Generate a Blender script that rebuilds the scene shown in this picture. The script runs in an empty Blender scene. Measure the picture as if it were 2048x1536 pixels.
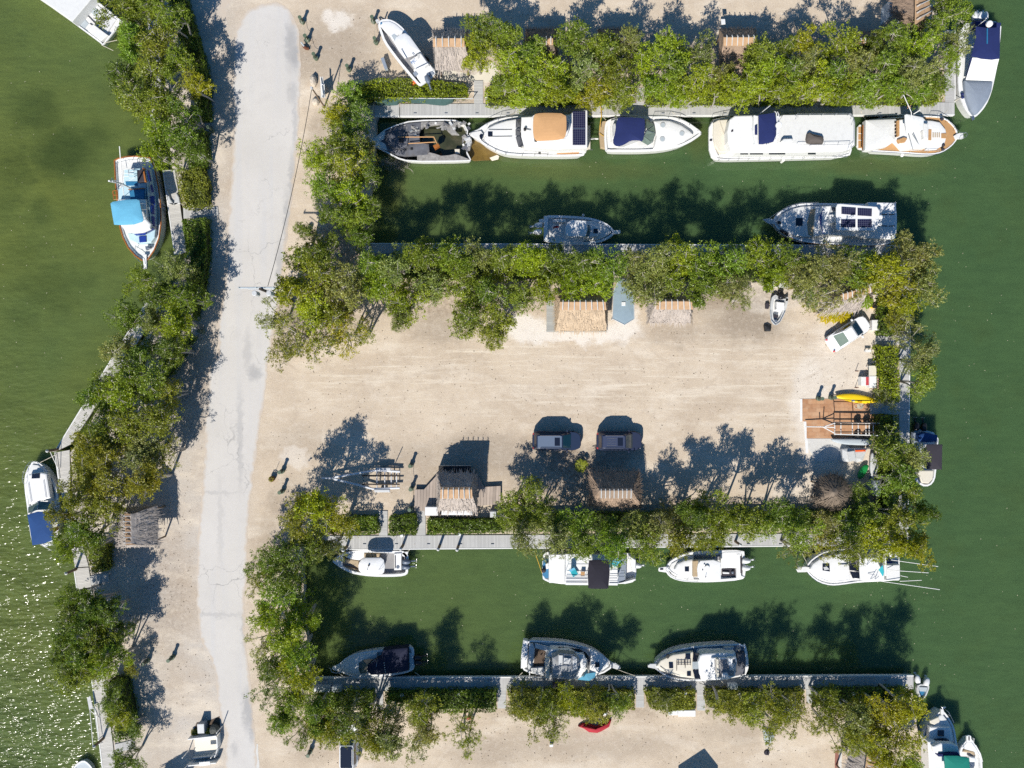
import bpy, bmesh, math, random
from mathutils import Vector, Matrix, noise as mnoise
R = math.radians
sc = bpy.context.scene
COL = sc.collection
# ---------------------------------------------------------------- camera, sky, sun, exposure
H = 71.0            # height of the drone above the ground (m)
PPM = 20.0          # photo pixels per metre on the ground
cam_d = bpy.data.cameras.new('Camera'); cam = bpy.data.objects.new('Camera', cam_d); COL.objects.link(cam)
cam.location = (0, 0, H); cam.rotation_euler = (0, 0, 0)
cam_d.sensor_width = 36.0; cam_d.lens = 36.0*H/102.4
cam_d.clip_start = 0.5; cam_d.clip_end = 6000
sc.camera = cam
SUN_AZ, SUN_EL = 20.0, 43.0      # shadows fall towards +Y, leaning 20 deg to +X
world = bpy.data.worlds.new('World'); sc.world = world; world.use_nodes = True
wn = world.node_tree; wn.nodes.clear()
wo = wn.nodes.new('ShaderNodeOutputWorld'); wb = wn.nodes.new('ShaderNodeBackground'); ws = wn.nodes.new('ShaderNodeTexSky')
ws.sky_type = 'NISHITA'; ws.sun_disc = False; ws.sun_elevation = R(SUN_EL); ws.sun_rotation = R(180+SUN_AZ)
ws.air_density = 1.0; ws.dust_density = 0.4; ws.ozone_density = 2.0
wb.inputs['Strength'].default_value = 0.086
whs = wn.nodes.new('ShaderNodeHueSaturation'); whs.inputs['Saturation'].default_value = 1.35
wn.links.new(ws.outputs[0], whs.inputs['Color']); wn.links.new(whs.outputs[0], wb.inputs[0]); wn.links.new(wb.outputs[0], wo.inputs[0])
sun_d = bpy.data.lights.new('Sun', 'SUN'); sun_d.energy = 4.9; sun_d.angle = R(0.5); sun_d.color = (1.0, 0.95, 0.87)
sun = bpy.data.objects.new('Sun', sun_d); COL.objects.link(sun); sun.location = (-20, -60, 70)
sd = Vector((math.sin(R(SUN_AZ))*math.cos(R(SUN_EL)), math.cos(R(SUN_AZ))*math.cos(R(SUN_EL)), -math.sin(R(SUN_EL))))
sun.rotation_euler = sd.to_track_quat('-Z', 'Y').to_euler()
sc.view_settings.view_transform = 'Standard'; sc.view_settings.look = 'None'
sc.view_settings.exposure = 0.22; sc.view_settings.gamma = 1.0; sc.view_settings.use_curve_mapping = False
sc.render.engine = 'CYCLES'
sc.cycles.max_bounces = 6; sc.cycles.diffuse_bounces = 2; sc.cycles.glossy_bounces = 2
sc.cycles.transparent_max_bounces = 6; sc.cycles.transmission_bounces = 3
sc.cycles.caustics_reflective = False; sc.cycles.caustics_refractive = False
sc.cycles.use_denoising = False
ZW = -0.9           # water level; the sand is z = 0

# ---------------------------------------------------------------- helpers
def W(p, z=0.0):
    """where the ray through photo pixel p meets height z (metres, camera axis = world z)"""
    k = (H-z)/H/PPM
    return ((p[0]-1024.0)*k, (768.0-p[1])*k)
def WL(pts, z=0.0): return [W(p, z) for p in pts]
def C(x0, y0, s):
    def f(pts): return [(x0+p[0]/s, y0+p[1]/s) for p in pts]
    return f
def area(p): return 0.5*sum(p[i][0]*p[(i+1) % len(p)][1]-p[(i+1) % len(p)][0]*p[i][1] for i in range(len(p)))
def ccw(p): return list(p) if area(p) > 0 else list(p)[::-1]
def cen(p): return (sum(q[0] for q in p)/len(p), sum(q[1] for q in p)/len(p))
def inset(p, d):
    n = len(p); out = []
    for i in range(n):
        a, b, c = Vector(p[i-1]), Vector(p[i]), Vector(p[(i+1) % n])
        e1 = (b-a); e2 = (c-b)
        if e1.length < 1e-6 or e2.length < 1e-6: out.append(tuple(b)); continue
        n1 = Vector((-e1.y, e1.x)).normalized(); n2 = Vector((-e2.y, e2.x)).normalized()
        m = n1+n2
        if m.length < 1e-3: out.append(tuple(b+n1*d)); continue
        m.normalize(); k = d/max(0.45, m.dot(n1)); out.append(tuple(b+m*k))
    return out
def smooth(p, it=1, keep=()):
    """corner cutting, closed"""
    for _ in range(it):
        q = []
        n = len(p)
        for i in range(n):
            a, b = p[i], p[(i+1) % n]
            q.append((a[0]*.75+b[0]*.25, a[1]*.75+b[1]*.25)); q.append((a[0]*.25+b[0]*.75, a[1]*.25+b[1]*.75))
        p = q
    return p
class MB:
    def __init__(s): s.v = []; s.f = []
    def ring(s, pts): i = len(s.v); s.v += [tuple(p) for p in pts]; return list(range(i, i+len(pts)))
    def face(s, pts): s.f.append(s.ring(pts))
    def loft(s, rings, cap0=False, cap1=True, closed=True):
        ids = [s.ring(r) for r in rings]
        for a, b in zip(ids, ids[1:]):
            n = len(a)
            for i in range(n if closed else n-1):
                j = (i+1) % n; s.f.append([a[i], a[j], b[j], b[i]])
        if cap0: s.f.append(ids[0][::-1])
        if cap1: s.f.append(ids[-1])
        return ids
    def prism(s, xy, z0, z1, b=0.0, taper=0.0, dome=0.0, cap0=False):
        xy = ccw(xy); r = [[(x, y, z0) for x, y in xy]]
        top = inset(xy, taper) if taper else xy
        if b:
            r.append([(x, y, z1-b) for x, y in top])
            r.append([(x, y, z1-b*.3) for x, y in inset(top, b*.3)])
            r.append([(x, y, z1) for x, y in inset(top, b)])
            top = inset(top, b)
        else: r.append([(x, y, z1) for x, y in top])
        if dome:
            c = cen(top)
            for k, h in ((.88, .3), (.7, .6), (.45, .86), (.2, .98)):
                r.append([(c[0]+(x-c[0])*k, c[1]+(y-c[1])*k, z1+dome*h) for x, y in top])
        s.loft(r, cap0, True)
    def box(s, c, sz, rz=0.0, b=0.0):
        ca, sa = math.cos(rz), math.sin(rz); x, y = sz[0]/2, sz[1]/2
        s.prism([(c[0]+ca*u-sa*v, c[1]+sa*u+ca*v) for u, v in ((-x, -y), (x, -y), (x, y), (-x, y))], c[2], c[2]+sz[2], b, cap0=True)
    def tube(s, pts, r, n=6, r1=None):
        pts = [Vector(p) for p in pts]; m = len(pts); rings = []
        for i, p in enumerate(pts):
            t = (pts[min(i+1, m-1)]-pts[max(i-1, 0)])
            t = t.normalized() if t.length > 1e-9 else Vector((0, 0, 1))
            u = t.cross(Vector((0, 0, 1)) if abs(t.z) < .9 else Vector((1, 0, 0))).normalized(); w = t.cross(u)
            rr = r if r1 is None else r+(r1-r)*i/(m-1)
            rings.append([tuple(p+(u*math.cos(a)+w*math.sin(a))*rr) for a in [2*math.pi*k/n for k in range(n)]])
        s.loft(rings, True, True)
    def cyl(s, c, r, z0, z1, n=12, r1=None, b=0.0):
        s.tube_ring = None
        r1 = r if r1 is None else r1
        def rg(rr, z): return [(c[0]+rr*math.cos(2*math.pi*k/n), c[1]+rr*math.sin(2*math.pi*k/n), z) for k in range(n)]
        rings = [rg(r, z0)]
        if b: rings += [rg(r1, z1-b), rg(r1-b*.3, z1-b*.3), rg(r1-b, z1)]
        else: rings.append(rg(r1, z1))
        s.loft(rings, True, True)
    def ball(s, c, r, n=10, m=6, sz=1.0):
        rings = []
        for j in range(1, m):
            t = math.pi*j/m
            rings.append([(c[0]+r*math.sin(t)*math.cos(2*math.pi*k/n), c[1]+r*math.sin(t)*math.sin(2*math.pi*k/n), c[2]-r*sz*math.cos(t)) for k in range(n)])
        s.loft(rings, True, True)
    def plate(s, pts, th=0.02):
        """thin solid through 3-d points (a pane, a sheet)"""
        pts = [Vector(p) for p in pts]
        n = Vector((0, 0, 0))
        for i in range(len(pts)):
            a, b = pts[i], pts[(i+1) % len(pts)]
            n += Vector(((a.y-b.y)*(a.z+b.z), (a.z-b.z)*(a.x+b.x), (a.x-b.x)*(a.y+b.y)))
        n = n.normalized() if n.length > 1e-9 else Vector((0, 0, 1))
        if n.z < 0: pts = pts[::-1]; n = -n
        s.loft([[tuple(p-n*th*.5) for p in pts], [tuple(p+n*th*.5) for p in pts]], True, True)
    def build(s, name, m, parent=None, flat=True):
        me = bpy.data.meshes.new(name)
        off = parent_loc(parent)
        me.from_pydata([(v[0]-off[0], v[1]-off[1], v[2]-off[2]) for v in s.v], [], s.f)
        if not flat: me.polygons.foreach_set('use_smooth', [True]*len(me.polygons))
        me.materials.append(m)
        o = bpy.data.objects.new(name, me); COL.objects.link(o)
        if parent: o.parent = parent
        me.update(); return o
def parent_loc(p):
    v = Vector((0, 0, 0))
    while p: v += p.location; p = p.parent
    return v
def thing(name, label, cat, loc=(0, 0, 0), group=None):
    o = bpy.data.objects.new(name, None); COL.objects.link(o); o.location = loc
    o.empty_display_size = .3; o['label'] = label; o['category'] = cat
    if group: o['group'] = group
    return o
def tag(o, label, cat, group=None):
    o['label'] = label; o['category'] = cat
    if group: o['group'] = group
    return o
def setorigin(o, loc):
    """move a top-level mesh object's origin"""
    o.data.transform(Matrix.Translation(-Vector(loc))); o.location = loc
    return o
def solo(name, mb, m, label, cat, group=None, loc=None, flat=True):
    o = mb.build(name, m, None, flat)
    if loc is None:
        n = max(1, len(mb.v)); loc = (sum(v[0] for v in mb.v)/n, sum(v[1] for v in mb.v)/n, min(v[2] for v in mb.v))
    setorigin(o, loc); return tag(o, label, cat, group)
def copy_tree(o, parent=None):
    c = o.copy(); COL.objects.link(c)
    if parent: c.parent = parent
    for ch in list(o.children): copy_tree(ch, c)
    return c

# ---------------------------------------------------------------- materials
MATS = {}
def nd(nt, t, **kw):
    n = nt.nodes.new(t)
    for k, v in kw.items(): setattr(n, k, v)
    return n
def mth(nt, op, a, b=None, c=None, clamp=False):
    n = nd(nt, 'ShaderNodeMath', operation=op); n.use_clamp = clamp
    for i, x in enumerate((a, b, c)):
        if x is None: continue
        if isinstance(x, (int, float)): n.inputs[i].default_value = x
        else: nt.links.new(x, n.inputs[i])
    return n.outputs[0]
def mix(nt, f, a, b, blend='MIX'):
    n = nd(nt, 'ShaderNodeMix', data_type='RGBA', blend_type=blend)
    for i, x in ((0, f), (6, a), (7, b)):
        if isinstance(x, (int, float)): n.inputs[i].default_value = x
        elif isinstance(x, tuple): n.inputs[i].default_value = (*x, 1) if len(x) == 3 else x
        else: nt.links.new(x, n.inputs[i])
    return n.outputs[2]
def noi(nt, vec, scale, detail=3, rough=.55, dist=0.0):
    n = nd(nt, 'ShaderNodeTexNoise'); n.inputs['Scale'].default_value = scale; n.inputs['Detail'].default_value = detail
    n.inputs['Roughness'].default_value = rough; n.inputs['Distortion'].default_value = dist
    if vec is not None: nt.links.new(vec, n.inputs['Vector'])
    return n.outputs['Fac']
def remap(nt, x, a, b, c=0.0, d=1.0, st=False):
    n = nd(nt, 'ShaderNodeMapRange'); n.clamp = True
    if st: n.interpolation_type = 'SMOOTHSTEP'
    nt.links.new(x, n.inputs[0])
    for i, v in enumerate((a, b, c, d)): n.inputs[i+1].default_value = v
    return n.outputs[0]
def vscale(nt, vec, s):
    n = nd(nt, 'ShaderNodeVectorMath', operation='MULTIPLY'); nt.links.new(vec, n.inputs[0]); n.inputs[1].default_value = s
    return n.outputs[0]
def newmat(name):
    m = bpy.data.materials.new(name); m.use_nodes = True; nt = m.node_tree
    b = nt.nodes['Principled BSDF']
    g = nd(nt, 'ShaderNodeNewGeometry')
    return m, nt, b, g.outputs['Position']
def bump(nt, b, h, strength, dist):
    n = nd(nt, 'ShaderNodeBump'); n.inputs['Strength'].default_value = strength; n.inputs['Distance'].default_value = dist
    nt.links.new(h, n.inputs['Height']); nt.links.new(n.outputs[0], b.inputs['Normal'])
def mat(name, col, rough=.5, metal=0.0, var=.12, scale=3.0, dirt=0.0, bmp=0.0, spec=.5, coat=0.0, fine=40.0, alpha=1.0):
    if name in MATS: return MATS[name]
    m, nt, b, pos = newmat(name)
    n1 = noi(nt, pos, scale, 4); n2 = noi(nt, pos, fine, 2)
    f = mth(nt, 'ADD', mth(nt, 'MULTIPLY', mth(nt, 'SUBTRACT', n1, .5), var*2), mth(nt, 'MULTIPLY', mth(nt, 'SUBTRACT', n2, .5), var))
    k = mth(nt, 'ADD', f, 1.0)
    cc = nd(nt, 'ShaderNodeCombineColor')
    for i in range(3): nt.links.new(mth(nt, 'MULTIPLY', k, col[i]), cc.inputs[i])
    c = cc.outputs[0]
    if dirt:
        d = remap(nt, noi(nt, pos, scale*.9, 6, .7), .52, .75)
        c = mix(nt, mth(nt, 'MULTIPLY', d, dirt), c, (.16, .13, .09))
    nt.links.new(c, b.inputs['Base Color'])
    b.inputs['Roughness'].default_value = rough; b.inputs['Metallic'].default_value = metal
    b.inputs['Specular IOR Level'].default_value = spec; b.inputs['Coat Weight'].default_value = coat
    if alpha < 1: b.inputs['Alpha'].default_value = alpha
    if bmp: bump(nt, b, n2, bmp, .02)
    MATS[name] = m; return m
WHITE = mat('white_gelcoat', (.80, .80, .79), .28, var=.04, dirt=.12)
WHITE2 = mat('nonskid_white', (.72, .72, .70), .6, var=.06, dirt=.15)
CREAM = mat('cream_gelcoat', (.70, .65, .54), .45, var=.06)
GREYW = mat('weathered_white', (.55, .56, .56), .5, var=.16, dirt=.35)
GLASS = mat('dark_glass', (.012, .016, .03), .06, var=.1, spec=.7)
BGLASS = mat('blue_cover_glass', (.01, .04, .27), .45, var=.1)
TGLASS = mat('tinted_glass', (.05, .10, .10), .08, var=.2, spec=.7)
GGLASS = mat('green_glass', (.17, .22, .18), .1, var=.2, spec=.6)
NAVY = mat('navy_canvas', (.010, .020, .105), .85, var=.15, bmp=.25)
BLUE = mat('blue_canvas', (.010, .055, .19), .85, var=.15, bmp=.25)
AQUA = mat('aqua_canvas', (.13, .42, .60), .8, var=.1, bmp=.2)
AQUAW = mat('aqua_white_deck', (.50, .67, .72), .5, var=.1)
DKAQUA = mat('aqua_deck_dark', (.02, .16, .32), .6, var=.1)
TANC = mat('tan_canvas', (.60, .34, .155), .85, var=.08, bmp=.2)
BLACK = mat('black_canvas', (.012, .010, .020), .85, var=.25, bmp=.3)
BLKN = mat('black_navy_cover', (.004, .008, .034), .8, var=.3, bmp=.4)
GREYC = mat('grey_cover', (.23, .27, .33), .8, var=.08, bmp=.3)
CHARC = mat('charcoal_fabric', (.035, .03, .04), .85, var=.15)
BROWNC = mat('brown_cover', (.10, .085, .075), .85, var=.2, bmp=.3)
TEAK = mat('teak_deck', (.48, .27, .115), .7, var=.16, scale=2)
TEAKD = mat('varnished_teak', (.36, .13, .03), .4, var=.2)
SEATT = mat('tan_upholstery', (.42, .32, .20), .6, var=.12)
SOLE = mat('grey_sole', (.28, .275, .28), .75, var=.15)
GREYM = mat('grey_motor', (.13, .16, .21), .3, var=.15)
WMOT = mat('white_motor', (.72, .73, .74), .3, var=.06)
BMOT = mat('black_motor', (.012, .012, .015), .3, var=.1)
STEEL = mat('stainless', (.62, .63, .65), .25, .9, var=.05)
ALU = mat('galvanised', (.70, .72, .75), .5, .1, var=.15)
BLACKP = mat('black_plastic', (.015, .015, .016), .5, var=.2)
TEAL = mat('teal_towel', (.02, .36, .42), .85, var=.15)
GREEN = mat('green_plastic', (.01, .25, .055), .45, var=.3)
GCAN = mat('green_canvas', (.0, .19, .14), .8, var=.1, bmp=.2)
YELL = mat('yellow_plastic', (.86, .58, .01), .4, var=.05)
ORNG = mat('orange_buoy', (.80, .12, .02), .5, var=.1)
REDC = mat('red_fabric', (.36, .012, .025), .8, var=.3, bmp=.4)
REDP = mat('red_paint', (.50, .05, .06), .6, var=.2)
RUST = mat('rusty_steel', (.14, .05, .025), .85, var=.35)
WPAINT = mat('white_paint', (.76, .76, .74), .55, var=.08, dirt=.2)
CONC = mat('pale_concrete', (.60, .585, .55), .85, var=.12, dirt=.2, bmp=.2)
STONE = mat('coral_stone', (.55, .48, .39), .95, var=.3, scale=5, bmp=.6)
WOODG = mat('grey_wood', (.30, .245, .20), .85, var=.25, scale=4)
WOODD = mat('dark_wood', (.06, .045, .035), .85, var=.3, scale=4)
WOODP = mat('post_wood', (.20, .14, .09), .85, var=.3, scale=4)
CAPT = mat('ridge_panel_plywood', (.43, .28, .165), .9, var=.25, scale=2.5, dirt=.3)
WETSILT = mat('wet_silt', (.05, .055, .03), .12, var=.5, scale=.8, dirt=.5)
ROPE = mat('rope', (.55, .50, .40), .9, var=.1)
YROPE = mat('yellow_rope', (.65, .40, .05), .9, var=.1)
CABLE = mat('black_cable', (.02, .02, .022), .6, var=.1)
BARK = mat('bark', (.40, .37, .32), .9, var=.3, scale=6)
NET = mat('green_netting', (.050, .105, .10), .9, var=.12)
MULCH = mat('litter', (.10, .07, .05), .95, var=.5, scale=6)
CLEAR = mat('cloudy_vinyl', (.30, .31, .32), .25, var=.45, scale=1.6, dirt=.5)
CHAR = mat('charred_fibreglass', (.115, .12, .14), .9, var=.85, scale=1.4, bmp=.5, dirt=.6)
ASH = mat('burnt_edge', (.30, .29, .28), .95, var=.7, scale=3.5, bmp=.7, dirt=.5)
ALGAE = mat('silted_wreckage', (.15, .095, .02), .35, var=.6, scale=1.6)
LGREY = mat('light_grey_paint', (.42, .47, .50), .6, var=.1)
def solarmat():
    m, nt, b, pos = newmat('solar_cells')
    sx = nd(nt, 'ShaderNodeSeparateXYZ'); nt.links.new(pos, sx.inputs[0])
    lx = mth(nt, 'LESS_THAN', mth(nt, 'FRACT', mth(nt, 'MULTIPLY', sx.outputs[0], 5.5)), .13)
    ly = mth(nt, 'LESS_THAN', mth(nt, 'FRACT', mth(nt, 'MULTIPLY', sx.outputs[1], 5.5)), .13)
    c = mix(nt, mth(nt, 'MAXIMUM', lx, ly), (.012, .012, .045), (.10, .11, .16))
    nt.links.new(c, b.inputs['Base Color']); b.inputs['Roughness'].default_value = .3; b.inputs['Specular IOR Level'].default_value = .25
    return m
SOLAR = solarmat()
def blobs(nt, pos, lst, warp=.9, wscale=.35, soft=.45):
    """mask of irregular stains: ellipses (photo px cx, cy, rx, ry[, strength]) with a noise-warped rim"""
    n = nd(nt, 'ShaderNodeTexNoise'); n.inputs['Scale'].default_value = wscale; n.inputs['Detail'].default_value = 5; n.inputs['Roughness'].default_value = .65
    nt.links.new(pos, n.inputs['Vector'])
    v = nd(nt, 'ShaderNodeVectorMath', operation='MULTIPLY_ADD'); nt.links.new(n.outputs['Color'], v.inputs[0])
    v.inputs[1].default_value = (warp*4, warp*4, 0); 
    sub = nd(nt, 'ShaderNodeVectorMath', operation='SUBTRACT'); nt.links.new(pos, sub.inputs[0]); sub.inputs[1].default_value = (warp*2, warp*2, 0)
    nt.links.new(sub.outputs[0], v.inputs[2])
    acc = None
    for e in lst:
        x, y = W(e[:2]); st = e[4] if len(e) > 4 else 1.0
        s = nd(nt, 'ShaderNodeVectorMath', operation='SUBTRACT'); nt.links.new(v.outputs[0], s.inputs[0]); s.inputs[1].default_value = (x, y, 0)
        q = vscale(nt, s.outputs[0], (PPM/e[2], PPM/e[3], 0))
        l = nd(nt, 'ShaderNodeVectorMath', operation='LENGTH'); nt.links.new(q, l.inputs[0])
        k = remap(nt, l.outputs['Value'], 1.0+soft, 1.0-soft, 0, st, True)
        acc = k if acc is None else mth(nt, 'MAXIMUM', acc, k)
    return acc
def thatchmat(name, col, ang=math.pi/2):
    m, nt, b, pos = newmat(name)
    mp = nd(nt, 'ShaderNodeMapping'); mp.inputs['Rotation'].default_value = (0, 0, -ang+math.pi/2); mp.inputs['Scale'].default_value = (9, 1.1, 1.1)
    nt.links.new(pos, mp.inputs[0])
    n1 = noi(nt, mp.outputs[0], 1.6, 5, .7); n2 = noi(nt, pos, .9, 4, .6)
    f = mth(nt, 'ADD', mth(nt, 'MULTIPLY', n1, 1.5), mth(nt, 'MULTIPLY', n2, .8))
    f = remap(nt, f, .65, 1.6, .55, 1.35)
    cc = nd(nt, 'ShaderNodeCombineColor')
    for i in range(3): nt.links.new(mth(nt, 'MULTIPLY', f, col[i]), cc.inputs[i])
    nt.links.new(cc.outputs[0], b.inputs['Base Color']); b.inputs['Roughness'].default_value = .95; b.inputs['Specular IOR Level'].default_value = .1
    bump(nt, b, n1, .9, .08)
    return m
def plankmat(name, col, ang, w=.14, gap=.12, var=.25):
    """boards running along direction ang"""
    m, nt, b, pos = newmat(name)
    mp = nd(nt, 'ShaderNodeMapping'); mp.inputs['Rotation'].default_value = (0, 0, -ang); nt.links.new(pos, mp.inputs[0])
    sx = nd(nt, 'ShaderNodeSeparateXYZ'); nt.links.new(mp.outputs[0], sx.inputs[0])
    t = mth(nt, 'MULTIPLY', sx.outputs[1], 1.0/w); fr = mth(nt, 'FRACT', t); fl = mth(nt, 'FLOOR', t)
    wn_ = nd(nt, 'ShaderNodeTexWhiteNoise', noise_dimensions='1D'); nt.links.new(fl, wn_.inputs['W'])
    mp2 = nd(nt, 'ShaderNodeVectorMath', operation='MULTIPLY'); nt.links.new(mp.outputs[0], mp2.inputs[0]); mp2.inputs[1].default_value = (1.2, 9, 1)
    n1 = noi(nt, mp2.outputs[0], 1.0, 4, .6); n2 = noi(nt, pos, .5, 4, .65)
    k = mth(nt, 'ADD', mth(nt, 'MULTIPLY', wn_.outputs['Value'], var), mth(nt, 'ADD', mth(nt, 'MULTIPLY', n1, var), mth(nt, 'MULTIPLY', n2, var*1.4)))
    k = mth(nt, 'ADD', k, 1.0-var*1.7)
    k = mth(nt, 'MULTIPLY', k, mth(nt, 'SUBTRACT', 1.0, mth(nt, 'MULTIPLY', mth(nt, 'LESS_THAN', fr, gap), .55)))
    cc = nd(nt, 'ShaderNodeCombineColor')
    for i in range(3): nt.links.new(mth(nt, 'MULTIPLY', k, col[i]), cc.inputs[i])
    nt.links.new(cc.outputs[0], b.inputs['Base Color']); b.inputs['Roughness'].default_value = .85
    return m
def leafmat(name):
    m, nt, b, pos = newmat(name)
    nt.nodes.remove(b)
    oi = nd(nt, 'ShaderNodeObjectInfo'); at = nd(nt, 'ShaderNodeAttribute', attribute_name='tint')
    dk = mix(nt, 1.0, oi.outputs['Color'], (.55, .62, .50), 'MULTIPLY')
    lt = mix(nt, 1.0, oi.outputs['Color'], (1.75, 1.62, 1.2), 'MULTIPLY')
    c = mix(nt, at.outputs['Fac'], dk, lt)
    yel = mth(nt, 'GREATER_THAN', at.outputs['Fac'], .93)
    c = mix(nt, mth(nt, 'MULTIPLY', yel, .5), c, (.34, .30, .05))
    d = nd(nt, 'ShaderNodeBsdfDiffuse'); t = nd(nt, 'ShaderNodeBsdfTranslucent'); g = nd(nt, 'ShaderNodeBsdfGlossy'); g.inputs['Roughness'].default_value = .42
    g.inputs['Color'].default_value = (1, 1, .95, 1)
    nt.links.new(c, d.inputs[0]); nt.links.new(mix(nt, 1.0, c, (1.25, 1.1, .5), 'MULTIPLY'), t.inputs[0])
    m1 = nd(nt, 'ShaderNodeMixShader'); m1.inputs[0].default_value = .38
    nt.links.new(d.outputs[0], m1.inputs[1]); nt.links.new(t.outputs[0], m1.inputs[2])
    m2 = nd(nt, 'ShaderNodeMixShader'); m2.inputs[0].default_value = .03
    nt.links.new(m1.outputs[0], m2.inputs[1]); nt.links.new(g.outputs[0], m2.inputs[2])
    nt.links.new(m2.outputs[0], nt.nodes['Material Output'].inputs[0])
    return m
LEAF = leafmat('leaves')
# ================================================================ SETTING: water, ground, road
def structure(o): o['kind'] = 'structure'; return o
def watermat():
    m, nt, b, pos = newmat('canal_water')
    sx = nd(nt, 'ShaderNodeSeparateXYZ'); nt.links.new(pos, sx.inputs[0])
    gx = remap(nt, sx.outputs[0], -44, 20)
    c = mix(nt, gx, (.112, .138, .032), (.052, .100, .038))
    big = noi(nt, pos, .05, 4, .6)
    c = mix(nt, remap(nt, big, .35, .7, 0, .55), c, (.066, .112, .040))
    mid = noi(nt, pos, .22, 5, .65); c = mix(nt, remap(nt, mid, .50, .74, 0, .32), c, (.054, .080, .024))
    grass = blobs(nt, pos, [(120, 300, 62, 52), (60, 215, 45, 38, .7), (25, 330, 40, 40, .6), (175, 260, 40, 30, .6), (80, 570, 60, 40, .45), (150, 560, 30, 25, .4),
        (30, 640, 30, 30, .35), (70, 420, 25, 20, .45), (0, 400, 30, 30, .4), (40, 500, 40, 25, .35)], 1.0, .33, .6)
    c = mix(nt, mth(nt, 'MULTIPLY', grass, .72), c, (.030, .050, .014))
    sil = blobs(nt, pos, [(985, 290, 70, 24, 1), (1150, 335, 160, 18, .35), (780, 360, 28, 60, .5), (745, 1310, 30, 45, .5), (1760, 325, 120, 18, .35), (1400, 270, 25, 45, .4), (790, 480, 60, 20, .4)], .5, .6, .6)
    c = mix(nt, mth(nt, 'MULTIPLY', sil, .6), c, (.13, .115, .03))
    wl_ = noi(nt, vscale(nt, pos, (.5, 1.6, 1)), .9, 4, .65); c = mix(nt, 1.0, c, mix(nt, remap(nt, wl_, .3, .7), (.90, .90, .92), (1.09, 1.08, 1.06)), 'MULTIPLY')
    nt.links.new(c, b.inputs['Base Color'])
    nt.links.new(remap(nt, sx.outputs[0], -44, -30, .18, .09), b.inputs['Roughness']); b.inputs['IOR'].default_value = 1.33; b.inputs['Specular IOR Level'].default_value = .5
    b.subsurface_method = 'BURLEY'
    b.inputs['Subsurface Weight'].default_value = 1.0; b.inputs['Subsurface Radius'].default_value = (1.0, 1.0, 1.0); b.inputs['Subsurface Scale'].default_value = 1.0
    # wind ripples: strong on the open water to the left, weak in the sheltered basins
    mp = nd(nt, 'ShaderNodeMapping'); mp.inputs['Rotation'].default_value = (0, 0, R(-22)); mp.inputs['Scale'].default_value = (.8, 2.3, 1); nt.links.new(pos, mp.inputs[0])
    h = mth(nt, 'ADD', noi(nt, mp.outputs[0], 1.35, 1, .5), mth(nt, 'ADD', mth(nt, 'MULTIPLY', noi(nt, mp.outputs[0], .3, 1, .5), 1.4), mth(nt, 'MULTIPLY', noi(nt, mp.outputs[0], 3.2, 0, .5), .30)))
    openw = mth(nt, 'MULTIPLY', remap(nt, sx.outputs[0], -50, -36, 1.0, .13), remap(nt, sx.outputs[1], 6, -34, .30, .95))
    bp = nd(nt, 'ShaderNodeBump'); bp.inputs['Distance'].default_value = .42
    nt.links.new(mth(nt, 'MULTIPLY', openw, .95), bp.inputs['Strength']); nt.links.new(h, bp.inputs['Height']); nt.links.new(bp.outputs[0], b.inputs['Normal'])
    return m
mb = MB(); mb.face([(-1500, -1500, ZW), (1500, -1500, ZW), (1500, 1500, ZW), (-1500, 1500, ZW)])
structure(mb.build('water', watermat()))

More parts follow.
